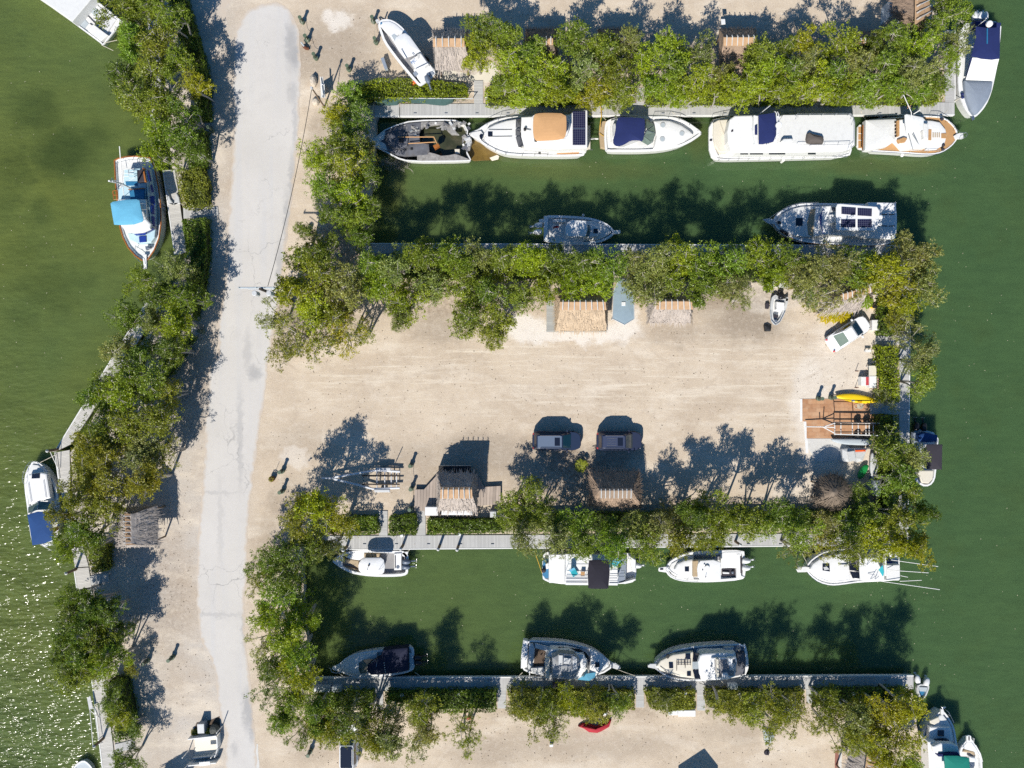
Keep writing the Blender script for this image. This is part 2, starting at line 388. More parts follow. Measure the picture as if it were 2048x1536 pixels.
def sandmat():
    m, nt, b, pos = newmat('coral_sand')
    sx = nd(nt, 'ShaderNodeSeparateXYZ'); nt.links.new(pos, sx.inputs[0])
    c = mix(nt, remap(nt, sx.outputs[0], -29, -25), (.55, .50, .44), (.63, .525, .40))
    n = noi(nt, pos, .16, 6, .6)
    c = mix(nt, remap(nt, n, .40, .68, 0, .75), c, (.49, .395, .295))
    pale = noi(nt, vscale(nt, pos, (.5, 1.3, 1)), .35, 5, .65)
    c = mix(nt, remap(nt, pale, .50, .70, 0, .8), c, (.73, .64, .52))
    # sweep lines left by the grader across the lot
    st = noi(nt, vscale(nt, pos, (.10, 1.6, 1)), 1.3, 4, .7)
    lot = blobs(nt, pos, [(1150, 745, 480, 85), (1560, 760, 120, 110), (800, 760, 180, 60)], 1.2, .2, .4)
    c = mix(nt, mth(nt, 'MULTIPLY', lot, remap(nt, st, .52, .66, 0, .8)), c, (.75, .66, .53))
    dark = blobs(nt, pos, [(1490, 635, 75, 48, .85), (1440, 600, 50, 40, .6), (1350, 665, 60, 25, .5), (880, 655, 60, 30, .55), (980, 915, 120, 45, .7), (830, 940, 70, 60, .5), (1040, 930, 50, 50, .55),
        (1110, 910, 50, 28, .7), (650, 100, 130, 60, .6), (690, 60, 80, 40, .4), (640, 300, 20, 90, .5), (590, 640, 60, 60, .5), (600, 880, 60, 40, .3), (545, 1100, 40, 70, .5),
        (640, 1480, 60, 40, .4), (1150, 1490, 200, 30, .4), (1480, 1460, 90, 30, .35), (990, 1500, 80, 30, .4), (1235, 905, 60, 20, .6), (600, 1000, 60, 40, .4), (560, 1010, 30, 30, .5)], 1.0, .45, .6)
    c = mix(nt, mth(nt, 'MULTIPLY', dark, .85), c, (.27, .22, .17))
    white = blobs(nt, pos, [(1145, 664, 128, 22), (1055, 656, 42, 28), (1252, 640, 24, 44), (1700, 690, 70, 120, .45), (1620, 800, 40, 90, .6), (1650, 910, 50, 40, .7), (1720, 930, 55, 40, .5), (590, 915, 30, 22, .5), (675, 38, 28, 20, .8),
        (1550, 590, 60, 40, .5), (960, 150, 22, 26, .7), (1600, 985, 60, 30, .4)], .7, .6, .3)
    c = mix(nt, mth(nt, 'MULTIPLY', white, .95), c, (.78, .72, .64))
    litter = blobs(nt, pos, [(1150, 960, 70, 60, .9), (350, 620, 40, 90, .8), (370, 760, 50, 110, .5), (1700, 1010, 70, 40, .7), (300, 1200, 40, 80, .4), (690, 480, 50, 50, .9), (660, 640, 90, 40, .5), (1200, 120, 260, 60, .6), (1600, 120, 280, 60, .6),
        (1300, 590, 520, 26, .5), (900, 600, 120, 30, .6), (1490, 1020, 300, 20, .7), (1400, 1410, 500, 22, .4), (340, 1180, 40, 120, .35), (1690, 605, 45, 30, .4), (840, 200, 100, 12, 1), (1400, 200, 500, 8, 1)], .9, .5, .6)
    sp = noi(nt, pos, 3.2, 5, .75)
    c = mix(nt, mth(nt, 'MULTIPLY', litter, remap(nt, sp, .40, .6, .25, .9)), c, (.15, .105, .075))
    tr = None
    for (ax_, ay_, rr_) in ((760, 1600, 15.5), (760, 1600, 17.1), (640, 1620, 9.5), (640, 1620, 11.1), (900, 1010, 13.5), (900, 1010, 15.1), (1500, 500, 14.0), (1500, 500, 15.6), (1640, 1000, 14.5), (1640, 1000, 16.0), (760, 500, 13.0), (760, 500, 14.6), (1150, 1750, 16.0), (1150, 1750, 17.6)):
        ss = nd(nt, 'ShaderNodeVectorMath', operation='DISTANCE'); nt.links.new(pos, ss.inputs[0]); ss.inputs[1].default_value = (*W((ax_, ay_)), 0)
        k_ = remap(nt, mth(nt, 'ABSOLUTE', mth(nt, 'SUBTRACT', ss.outputs['Value'], rr_)), .05, .22, 1, 0, True); tr = k_ if tr is None else mth(nt, 'MAXIMUM', tr, k_)
    trn = noi(nt, pos, .28, 4, .6)
    c = mix(nt, mth(nt, 'MULTIPLY', tr, remap(nt, trn, .45, .65, 0, .3)), c, (.40, .32, .24))
    mo = noi(nt, pos, .8, 6, .75)
    c = mix(nt, remap(nt, mo, .52, .72, 0, .45), c, (.42, .34, .265))
    mo2 = noi(nt, pos, 2.1, 5, .8)
    c = mix(nt, remap(nt, mo2, .50, .68, 0, .32), c, (.74, .66, .56))
    # gravel grain and scattered twigs / leaves
    g1 = noi(nt, pos, 9, 4, .8); g2 = noi(nt, pos, 34, 3, .8)
    k = mth(nt, 'ADD', remap(nt, g1, .3, .7, -.20, .16), remap(nt, g2, .3, .7, -.26, .22))
    c = mix(nt, 1.0, c, mix(nt, mth(nt, 'ADD', k, .5), (.55, .55, .55), (1.45, 1.45, 1.45)), 'MULTIPLY')
    tw = noi(nt, vscale(nt, pos, (1, 2.2, 1)), 5.5, 2, .5)
    c = mix(nt, remap(nt, tw, .72, .77, 0, .22), c, (.13, .10, .075))
    nt.links.new(c, b.inputs['Base Color']); b.inputs['Roughness'].default_value = .95; b.inputs['Specular IOR Level'].default_value = .12
    bump(nt, b, mth(nt, 'ADD', g1, mth(nt, 'MULTIPLY', n, 2.0)), .5, .06)
    return m
rng = random.Random(7)
def jag(pts, step=.9, amp=.12):
    out = []
    for i, a in enumerate(pts):
        bq = pts[(i+1) % len(pts)]; d = math.dist(a, bq); k = max(1, int(d/step))
        for j in range(k):
            t = j/k; w = 0 if j == 0 else amp
            out.append((a[0]+(bq[0]-a[0])*t+rng.uniform(-w, w), a[1]+(bq[1]-a[1])*t+rng.uniform(-w, w)))
    return out
LAND = [(300, -500), (310, 0), (330, 130), (335, 260), (345, 345), (372, 430), (380, 500), (330, 612), (250, 735), (160, 880), (140, 905), (142, 1000), (177, 1135), (190, 1200), (212, 1365),
        (236, 1560), (250, 2300), (1850, 2300), (1850, 1536), (1832, 1420), (1822, 1374), (640, 1377), (623, 1372), (612, 1300), (606, 1100), (640, 1080), (1799, 1074), (1801, 505), (730, 504),
        (722, 480), (738, 400), (750, 300), (752, 240), (762, 212), (1893, 210), (1893, -500)]
lp = ccw(jag(WL(LAND), 1.2, .18))
mb = MB(); mb.loft([[(x, y, -3.2) for x, y in lp], [(x, y, -.5) for x, y in lp], [(x, y, 0) for x, y in lp]], False, True)
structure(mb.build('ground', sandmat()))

def roadmat():
    m, nt, b, pos = newmat('worn_asphalt')
    n = noi(nt, pos, .25, 5, .6)
    c = mix(nt, remap(nt, n, .3, .7), (.57, .543, .505), (.64, .613, .575))
    lane = noi(nt, vscale(nt, pos, (1.4, .05, 1)), .8, 3, .5)
    c = mix(nt, remap(nt, lane, .5, .7, 0, .45), c, (.54, .54, .545))
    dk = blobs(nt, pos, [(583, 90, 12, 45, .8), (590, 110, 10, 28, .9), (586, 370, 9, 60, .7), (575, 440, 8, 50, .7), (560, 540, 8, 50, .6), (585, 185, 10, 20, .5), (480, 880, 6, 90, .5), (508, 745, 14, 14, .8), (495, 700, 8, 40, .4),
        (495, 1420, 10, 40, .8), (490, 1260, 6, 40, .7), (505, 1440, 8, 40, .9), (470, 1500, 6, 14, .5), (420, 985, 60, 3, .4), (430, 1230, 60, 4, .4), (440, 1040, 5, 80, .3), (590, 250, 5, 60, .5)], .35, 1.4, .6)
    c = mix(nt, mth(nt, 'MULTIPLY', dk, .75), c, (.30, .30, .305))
    v = nd(nt, 'ShaderNodeTexVoronoi', feature='DISTANCE_TO_EDGE'); v.inputs['Scale'].default_value = .16
    dp = nd(nt, 'ShaderNodeTexNoise'); dp.inputs['Scale'].default_value = .7; dp.inputs['Detail'].default_value = 5; nt.links.new(pos, dp.inputs['Vector'])
    vv = nd(nt, 'ShaderNodeVectorMath', operation='MULTIPLY_ADD'); nt.links.new(dp.outputs['Color'], vv.inputs[0]); vv.inputs[1].default_value = (3, 3, 0); nt.links.new(pos, vv.inputs[2])
    nt.links.new(vv.outputs[0], v.inputs['Vector'])
    cr = mth(nt, 'MULTIPLY', remap(nt, v.outputs['Distance'], .0, .006, 1, 0), remap(nt, noi(nt, pos, .12, 3), .47, .6))
    c = mix(nt, mth(nt, 'MULTIPLY', cr, .7), c, (.22, .22, .22))
    st = noi(nt, pos, 2.2, 6, .75)
    c = mix(nt, remap(nt, st, .62, .8, 0, .5), c, (.42, .41, .40))
    ea = nd(nt, 'ShaderNodeAttribute', attribute_name='inner'); en = noi(nt, pos, .9, 6, .7)
    dust = remap(nt, mth(nt, 'ADD', ea.outputs['Fac'], mth(nt, 'MULTIPLY', mth(nt, 'SUBTRACT', en, .5), 1.5)), .0, .5, .85, 0, True)
    c = mix(nt, dust, c, (.56, .47, .375))
    bl = noi(nt, pos, .5, 6, .7); c = mix(nt, remap(nt, bl, .48, .68, 0, .45), c, (.50, .475, .445))
    g = noi(nt, pos, 30, 3, .8)
    c = mix(nt, 1.0, c, mix(nt, remap(nt, g, .3, .7), (.86, .86, .86), (1.10, 1.10, 1.10)), 'MULTIPLY')
    nt.links.new(c, b.inputs['Base Color']); b.inputs['Roughness'].default_value = .9; b.inputs['Specular IOR Level'].default_value = .15
    return m
RM = roadmat()
ROAD = [(470, 62), (488, 25), (515, 8), (545, 4), (575, 12), (592, 40), (599, 80), (602, 130), (598, 250), (591, 330), (581, 430), (568, 520), (558, 600), (545, 660), (531, 780), (516, 880), (505, 960), (497, 1040), (493, 1120), (487, 1250),
        (498, 1330), (503, 1400), (509, 1460), (516, 1545), (520, 1900), (448, 1900), (447, 1545), (456, 1460), (440, 1440), (436, 1400), (430, 1335), (418, 1310), (402, 1280), (394, 1220), (393, 1130), (397, 1060), (404, 990), (409, 900),
        (412, 830), (418, 770), (420, 722), (438, 712), (441, 690), (432, 672), (437, 640), (449, 600), (453, 500), (458, 400), (466, 300), (471, 220), (462, 175), (468, 130)]
rb = ccw(smooth(WL(ROAD), 1)); rb = jag(rb, .5, 0); ro = [(x+rng.uniform(-.1, .1), y+rng.uniform(-.1, .1)) for x, y in rb]; rc = [(sum(rb[(i+k) % len(rb)][0] for k in range(-3, 4))/7, sum(rb[(i+k) % len(rb)][1] for k in range(-3, 4))/7) for i in range(len(rb))]; ri = inset(rc, .7); mb = MB(); mb.loft([[(x, y, .006) for x, y in ro], [(x, y, .007) for x, y in ri]], False, True); ob = structure(mb.build('road', RM))
at = ob.data.attributes.new('inner', 'FLOAT', 'POINT'); at.data.foreach_set('value', [0.0]*len(ro)+[1.0]*len(ri))
ROAD2 = [(438, -300), (438, 0), (442, 40), (450, 60), (456, 52), (452, 30), (458, 10), (462, 0), (462, -300)]
mb = MB(); mb.face([(x, y, .004) for x, y in ccw(jag(WL(ROAD2), .6, .07))]); structure(mb.build('road', RM))
mb = MB(); mb.face([(x, y, .005) for x, y in ccw(jag(WL([(488, 1492), (516, 1488), (522, 1600), (486, 1600)]), .6, .05))]); structure(mb.build('pavement', CONC))

# ================================================================ DOCKS
def dockmat(ang, dark=0):
    k = ('dock', round(ang, 2), dark)
    if k not in MATS: MATS[k] = plankmat('dock_boards', (.47, .465, .45) if not dark else (.52, .50, .46), ang+math.pi/2, .15, .10, .17)
    return MATS[k]
def dock(name, label, cat, px, waterside=(), z=.10, th=.14, group='docks and footbridges along the canals', piles=True, dark=0):
    """px: quad or strip outline (photo px, clockwise from one end); waterside: indices of edges that carry a white fascia"""
    pts = WL(px, z); c = cen(pts)
    root = thing(name, label, cat, (c[0], c[1], z-th), group)
    el = max(range(len(pts)), key=lambda i: math.dist(pts[i], pts[(i+1) % len(pts)])); a, b2 = pts[el], pts[(el+1) % len(pts)]
    ang = math.atan2(b2[1]-a[1], b2[0]-a[0])
    mb = MB(); mb.prism(pts, z-th, z); mb.build('deck', dockmat(ang, dark), root)
    q = ccw(pts)
    if waterside:
        for i in waterside:
            a, b2 = Vector(pts[i]), Vector(pts[(i+1) % len(pts)])
            n = Vector((-(b2-a).y, (b2-a).x)).normalized()
            if n.dot(Vector(c)-a) > 0: n = -n
            mb = MB(); mb.prism([tuple(a), tuple(b2), tuple(b2+n*.10), tuple(a+n*.10)], z-.34, z+.025); mb.build('fascia', WPAINT, root)
            if piles:
                L = (b2-a).length; k = max(2, int(L/3.2))
                for j in range(k+1):
                    if j > 30: break
                    p = a.lerp(b2, (j+.25)/(k+.5))-n*.18
                    mb = MB(); mb.cyl(p, .13, -2.5, z-th-.003, 8); mb.build('piling', WOODP, root)
    return root
dock('dock', 'long grey dock in front of the five boats of the upper basin', 'dock', [(800, 208), (1891, 204.8), (1909, 204.8), (1909, 228.5), (800, 231)], (3,))
dock('dock', 'short shaded grey dock section at the bow of the burnt boat', 'dock', [(749, 209), (798.5, 208.3), (798.5, 231), (749, 231.3)], (2,), z=.04)
dock('dock', 'narrow dock running up the end of the upper peninsula beside the navy covered boat', 'dock', [(1886, 60), (1909, 60), (1909, 204), (1890.5, 204)], (1,), z=.097)
dock('dock', 'dock half hidden under the tree row behind the blue shaded fishing boat', 'dock', [(724, 488), (1800, 492), (1800, 512), (724, 507)], (0,))
dock('dock', 'narrow dock along the right end of the middle peninsula, past the yellow kayak', 'dock', [(1800.6, 493), (1821, 493), (1814, 1101), (1797, 1101)], (1,))
dock('dock', 'pale dock behind the white open fishing boat of the lower basin', 'dock', [(642, 1072), (1796, 1066.5), (1796, 1089.5), (640, 1098.5)], (2,))
dock('dock', 'leaf shadowed dock along the lower side of the lower basin', 'dock', [(621, 1357), (1827, 1352.5), (1827, 1378), (621, 1383)], (0,))
LS = 'docks on the left shore'
dock('dock', 'left shore dock overgrown by trees near the top of the photo', 'dock', [(286, -60), (306, -60), (322, 130), (320, 245), (301, 245), (303, 130)], (), group=LS)
dock('dock', 'bare dock beside the trawler with the light blue canopy', 'dock', [(327, 340), (350, 340), (373, 503), (351, 512)], (3,), group=LS, dark=1)
dock('dock', 'slanting left shore dock ending in a corner above the blue topped cruiser', 'dock', [(298, 598), (323, 612), (142, 888), (111, 903)], (3,), group=LS, dark=1)
dock('dock', 'left shore dock beside the bow of the cruiser with the dark blue bimini', 'dock', [(111, 905), (139, 900), (141, 1000), (177, 1133), (150, 1135), (121, 980)], (5,), z=.094, group=LS, dark=1)
dock('dock', 'lowest left shore dock beside the folded white gangway', 'dock', [(149, 1137), (177, 1135), (211, 1365), (236, 1580), (211, 1580), (187, 1376), (158, 1200)], (4, 5, 6), group=LS, dark=1)
FB = 'short footbridges through the hedges'
for lab, px in (
    ('grey footbridge to the dock beside the green netting', [(948, 161), (966, 161), (966, 207.4), (948, 207.6)]),
    ('footbridge through the foliage above the navy topped express cruiser', [(1273, 176), (1291, 176), (1291, 206.3), (1273, 206.4)]),
    ('footbridge through the foliage above the long white houseboat', [(1638, 180), (1656, 180), (1656, 205.2), (1638, 205.4)]),
    ('footbridge near the white car at the right end of the lot', [(1752, 672), (1802, 672), (1800, 689), (1750, 689)]),
    ('footbridge just right of the tiled patio with the yellow kayak', [(1744, 806), (1800, 806), (1800, 828), (1740, 828)]),
    ('footbridge left of the small square hedge, behind the white open boat', [(758, 1022), (775, 1022), (775, 1071), (758, 1071)]),
    ('footbridge between the square hedge and the deck of the thatched hut', [(833, 1020), (851, 1020), (851, 1070.5), (833, 1070.7)]),
    ('sunlit footbridge below the boat with the black navy cover', [(748, 1383), (766, 1383), (766, 1416), (748, 1416)]),
    ('footbridge left of the vinyl enclosed cruiser at the lower dock', [(995, 1381.5), (1012, 1381.5), (1012, 1417), (995, 1417)]),
    ('footbridge left of the hedge with two white boxes', [(1272, 1380.5), (1288, 1380.5), (1288, 1415), (1272, 1415)]),
    ('footbridge right of the hedge with two white boxes', [(1394, 1380), (1410, 1380), (1410, 1421), (1394, 1421)]),
    ('narrow footbridge at the empty end of the lower dock', [(1612, 1379.2), (1626, 1379.2), (1624, 1407), (1614, 1407)]),
    ('left shore footbridge below the trawler dock, half in leaf shade', [(366, 416), (435, 413), (437, 431), (367, 437)]),
    ('shaded left shore footbridge near the two black bins by the road', [(396, 237), (425, 234), (427, 252), (400, 255)]),
    ('tilted left shore footbridge under the dark hedge by the road bend', [(368, 655), (382, 648), (402, 664), (390, 673)]),
    ('left shore footbridge above the lowest tree clump', [(178, 1153), (216, 1146), (218, 1163), (177, 1172)]),
    ('left shore footbridge near the bottom edge of the photo', [(229, 1489), (268, 1480), (270, 1497), (232, 1506)])):
    dock('footbridge', lab, 'footbridge', px, (), z=.085, th=.12, group=FB)

# ================================================================ TREES AND HEDGES
def leafmesh(name, pts):
    """pts: list of (centre, axis(unit), side(unit), length, width, tint)"""
    v = []; f = []; t = []
    for c, a, s_, L, w, ti in pts:
        i = len(v)
        v += [tuple(c-a*L*.5), tuple(c+s_*w*.5), tuple(c+a*L*.5), tuple(c-s_*w*.5)]
        f.append((i, i+1, i+2, i+3)); t += [ti]*4
    me = bpy.data.meshes.new(name); me.from_pydata(v, [], f)
    at = me.attributes.new('tint', 'FLOAT', 'POINT'); at.data.foreach_set('value', t)
    me.materials.append(LEAF); me.update(); return me
def rv(r):
    while True:
        v = Vector((r.uniform(-1, 1), r.uniform(-1, 1), r.uniform(-1, 1)))
        if .05 < v.length < 1: return v.normalized()
def crown_pair(seed, dense=1.0, leafn=11, lobes=8, spread=1.0):
    """crown + limbs for a tree about 6 m tall, 2.3 m radius, base at the origin"""
    r = random.Random(seed); pts = []; tb = MB()
    Rr = 2.05; Hh = 6.2
    tips = []
    nstem = r.choice((1, 2, 2, 3))
    stems = []
    for k in range(nstem):
        a = r.uniform(0, 6.28); d = r.uniform(.1, .5)
        p1 = Vector((math.cos(a)*d, math.sin(a)*d, Hh*.28)); p2 = p1+Vector((math.cos(a)*d*1.2, math.sin(a)*d*1.2, Hh*.25))
        tb.tube([(math.cos(a)*.08, math.sin(a)*.08, -.3), p1, p2], .13, 6, .07); stems.append((p1, p2))
    ph = r.uniform(0, 6.28)
    for k in range(lobes):
        a = ph+6.283*k/lobes*1.0+r.uniform(-.4, .4); d = Rr*r.uniform(.15, .86)*spread if k else 0
        z = Hh*r.uniform(.62, .97) if d < Rr*.5 else Hh*r.uniform(.48, .84)
        lc = Vector((math.cos(a)*d, math.sin(a)*d, z)); lr = Rr*r.uniform(.30, .50)
        s = r.choice(stems); mid = s[1].lerp(lc, .5)+rv(r)*.25
        tb.tube([s[1], mid, lc], .07, 5, .03)
        lt = r.uniform(-.16, .16)
        for q in range(int(30*dense)):
            dv = rv(r); dv.z = abs(dv.z)*.9-.25; dv.normalize()
            rad = lr*(r.random()**.45)*r.uniform(.75, 1.25)
            tip = lc+Vector((dv.x*rad*1.15, dv.y*rad*1.15, dv.z*rad*.85))
            if q % 4 == 0: tb.tube([lc, lc.lerp(tip, .6)+rv(r)*.08, tip+dv*(.12 if q % 8 == 0 else 0)], .024, 3, .010)
            ct = .42+lt+r.uniform(-.2, .2)+.10*dv.z
            for j in range(leafn):
                o = rv(r)*r.uniform(.05, .30); o.z *= .6
                ax = (dv*.7+rv(r)*.8+Vector((0, 0, .15))).normalized()
                nn = (Vector((-.1, -.3, .95))+rv(r)*.85).normalized()
                sd_ = ax.cross(nn)
                if sd_.length < 1e-3: continue
                sd_.normalize()
                L = r.uniform(.11, .21)
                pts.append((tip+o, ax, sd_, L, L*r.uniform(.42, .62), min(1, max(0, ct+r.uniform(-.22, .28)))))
    return leafmesh('crown', pts), tb
VAR = []
for i in range(9): VAR.append(crown_pair(100+i, 1.05+.14*(i % 3), 16, 8+i % 5))
SPARSE = [crown_pair(300+i, .7, 13, 9, 1.12) for i in range(3)]
def trunkmesh(tb):
    me = bpy.data.meshes.new('trunk'); me.from_pydata(tb.v, [], tb.f); me.materials.append(BARK); me.update(); return me
VAR = [(c, trunkmesh(t)) for c, t in VAR]; SPARSE = [(c, trunkmesh(t)) for c, t in SPARSE]
GRN = (.200, .285, .034); DGR = (.150, .225, .032); OLV = (.238, .275, .034); YEL = (.315, .345, .022); GRY = (.245, .285, .095); LIM = (.265, .350, .022)
KIND = {'g': (GRN, 'mid green'), 'd': (DGR, 'dark green'), 'o': (OLV, 'olive green'), 'y': (YEL, 'yellow green'), 'w': (GRY, 'grey green'), 'l': (LIM, 'bright green')}
trng = random.Random(11)
ORD = ['first', 'second', 'third', 'fourth', 'fifth', 'sixth', 'seventh', 'eighth', 'ninth', 'tenth', '11th', '12th', '13th', '14th', '15th', '16th', '17th', '18th', '19th', '20th', '21st', '22nd', '23rd', '24th', '25th', '26th', '27th', '28th', '29th', '30th', '31st', '32nd']
def tree(px, py, rad=2.0, kind='g', h=6.2, sparse=False):
    x, y = W((px, py), h*.72)
    root = bpy.data.objects.new('mangrove_tree', None); COL.objects.link(root); root.location = (x, y, 0)
    cm, tm = trng.choice(SPARSE if sparse else VAR)
    s = rad/2.3*1.10; sz = h/6.2
    a = trng.uniform(0, 6.283)
    for nm, me in (('crown', cm), ('trunk', tm)):
        o = bpy.data.objects.new(nm, me); COL.objects.link(o); o.parent = root
        o.scale = (s, s, sz); o.rotation_euler = (0, 0, a)
        if nm == 'crown':
            c = KIND[kind][0]; j = [trng.uniform(.93, 1.09) for _ in range(3)]; k = trng.uniform(.88, 1.16)
            o.color = (c[0]*j[0]*k, c[1]*j[1]*k, c[2]*j[2]*k, 1)
    return root
def row(items, where, along='x', kind='g', h=6.2, rad=2.0):
    """a row of trees; the label counts them along the row"""
    it = sorted(items, key=lambda t: t[0] if along == 'x' else t[1])
    for i, t in enumerate(it):
        k = t[3] if len(t) > 3 else kind; rd = t[2] if len(t) > 2 and t[2] else rad
        hh = (t[4] if len(t) > 4 and t[4] else h)*trng.uniform(.9, 1.1)
        o = tree(t[0], t[1], rd, k, hh, len(t) > 5 and t[5])
        o['label'] = '%s tree, %s from the %s %s' % (KIND[k][1], ORD[i], 'left' if along == 'x' else 'top', where); o['category'] = 'tree'; o['group'] = 'mangrove trees '+where
row([(250, 22, 2.3), (302, 12, 2.2), (262, 82, 2.0), (318, 88, 2.2, 'o'), (345, 40, 1.8), (248, 150, 2.0, 'd'), (300, 150, 2.3), (352, 120, 1.8), (392, 166, 1.5, 'y'), (278, 205, 2.2), (332, 215, 2.1, 'o'), (372, 225, 1.7, 'd'), (315, 265, 1.9, 'l'),
     (362, 275, 1.9), (392, 300, 1.4, 'd'), (322, 310, 1.5, 'l')], 'in the clump by the top left boat', 'y', 'g', 6.0)
row([(355, 535, 1.8, 'w'), (290, 570, 1.6, 'g'), (330, 590, 1.8, 'd'), (372, 600, 1.8, 'g'), (262, 632, 2.0, 'g'), (310, 645, 1.4, 'w'), (358, 648, 2.0, 'l'), (238, 695, 2.0, 'w'), (290, 712, 2.1, 'd'), (345, 700, 1.8, 'd'), (255, 760, 1.8, 'g'), (205, 775, 1.7, 'd')],
    'in the clump below the trawler', 'y', 'g', 5.8)
row([(185, 800, 1.7, 'd'), (240, 800, 2.1, 'l'), (300, 772, 2.2, 'g'), (338, 785, 1.6, 'o'), (205, 850, 2.0, 'd'), (258, 850, 2.2, 'o'), (312, 838, 2.2, 'o'), (175, 905, 1.8, 'o'), (228, 905, 2.3, 'o'), (285, 905, 2.2, 'w'), (335, 905, 1.5, 'o', 5, True),
     (180, 958, 2.1, 'o'), (238, 968, 2.2, 'o'), (295, 965, 1.9, 'o'), (150, 1000, 1.7, 'o'), (200, 1018, 2.1, 'o'), (128, 1030, 1.4, 'o'), (165, 1062, 1.9, 'd'), (186, 1088, 1.5, 'd'), (140, 1092, 1.5, 'g')],
    'in the clump by the blue topped cruiser', 'y', 'o', 6.4)
row([(190, 1212, 1.8, 'd'), (215, 1225, 1.6, 'd'), (148, 1230, 1.9, 'd'), (192, 1258, 2.0, 'g'), (138, 1282, 1.8, 'd'), (225, 1290, 1.5, 'g'), (170, 1308, 2.0, 'd'), (215, 1330, 1.7, 'l'), (145, 1352, 1.9, 'g'), (262, 1337, 1.0, 'o', 2.5),
     (235, 1430, 1.6, 'y', 3.6), (268, 1455, 1.3, 'd', 3), (250, 1525, 1.5, 'd', 4), (160, 1268, 1.8, 'd'), (205, 1288, 1.8, 'g'), (185, 1338, 1.8, 'g'), (245, 1262, 1.2, 'd', 4), (128, 1310, 1.3, 'd'), (222, 1395, 1.3, 'd', 4), (150, 1195, 1.3, 'd')], 'in the lowest left shore clump', 'y', 'g', 5.6)
row([(700, 190, 1.8, 'g', 4), (672, 232, 1.5, 'y', 4.5), (705, 240, 1.9, 'd', 4.5), (685, 285, 1.8, 'g'), (640, 315, 1.9, 'l'), (695, 330, 2.2, 'l'), (738, 350, 1.6, 'd'), (648, 372, 1.9, 'g'), (702, 388, 2.2, 'l'), (735, 300, 1.3, 'w', 4), (612, 462, 1.3, 'd', 4.5), (700, 440, 1.9, 'g'), (735, 420, 1.3, 'g'), (655, 430, 1.3, 'd'), (725, 478, 1.3, 'd')],
    'in the column left of the upper basin', 'y', 'l', 6.0)
row([(612, 520, 2.0, 'o'), (648, 500, 1.6, 'd'), (590, 580, 2.1, 'y'), (640, 560, 2.2, 'o'), (688, 575, 2.2, 'w'), (628, 625, 2.3, 'y'), (672, 630, 1.8, 'o'), (548, 640, 1.7, 'w', 6, True), (585, 668, 2.2, 'o', 6, True), (640, 685, 2.0, 'o', 6, True), (688, 668, 1.9, 'y', 6, True), (720, 660, 1.5, 'o', 6, True), (570, 705, 1.5, 'o', 5.5, True)],
    'in the olive clump by the utility pole', 'y', 'o', 6.6)
row([(742, 530), (795, 535, 2.1, 'w'), (845, 515, 1.9), (900, 518, 2.1), (950, 510, 1.8, 'w'), (1003, 520, 2.1), (1058, 515, 1.9, 'l'), (1108, 525, 1.9), (1160, 528, 2.0, 'd'), (1212, 540, 2.0), (1262, 520, 1.6, 'w'), (1312, 530, 2.0, 'w'), (1365, 512, 2.0, 'l'), (1412, 530, 2.0), (1465, 525, 2.0), (1518, 505, 1.9, 'l'), (1568, 530, 1.9), (1618, 545, 2.0, 'w'), (1668, 530, 1.9, 'w'), (1715, 535, 2.0), (1762, 540, 2.1, 'y'), (1812, 505, 1.9, 'w')],
    'in the front row behind the middle dock', 'x', 'g', 6.9)
row([(762, 575, 2.1, 'l'), (812, 600, 2.2, 'l'), (862, 572, 1.9, 'w'), (800, 635, 1.3, 'w'), (925, 575, 2.0), (975, 585, 2.1), (940, 640, 2.1, 'g'), (998, 640, 2.1, 'o'), (1040, 598, 1.8), (1090, 572, 1.9, 'l'), (1140, 562, 1.5, 'l'), (1190, 568, 1.8, 'l'), (985, 670, 1.3, 'o'), (1290, 575, 1.9, 'w'), (1345, 562, 1.8), (1400, 575, 1.8), (1450, 575, 1.9, 'w'), (1480, 598, 1.3, 'w', 4, True), (1540, 550, 1.5, 'l'), (1600, 565, 1.9, 'w'), (1645, 590, 1.9, 'w', 6, True), (1720, 570, 1.3, 'o'), (1618, 590, 1.4, 'w', 5, True)],
    'in the back row above the sandy lot', 'x', 'g', 5.8)
row([(1838, 520, 1.9, 'w'), (1790, 575, 2.0, 'y'), (1850, 570, 1.9, 'w'), (1808, 605, 1.6, 'y'), (1800, 640, 1.5, 'o', 4), (1822, 672, 1.5, 'w', 5, True), (1842, 715, 1.8, 'w'), (1845, 760, 1.8, 'g'), (1775, 800, 1.2, 'w', 1.8, True), (1782, 905, 2.1, 'g'), (1820, 920, 2.0, 'w'), (1790, 960, 2.0, 'd'), (1815, 985, 1.6, 'g'), (1718, 985, 1.2, 'g', 2.6)],
    'at the lot right end', 'y', 'g', 5.6)
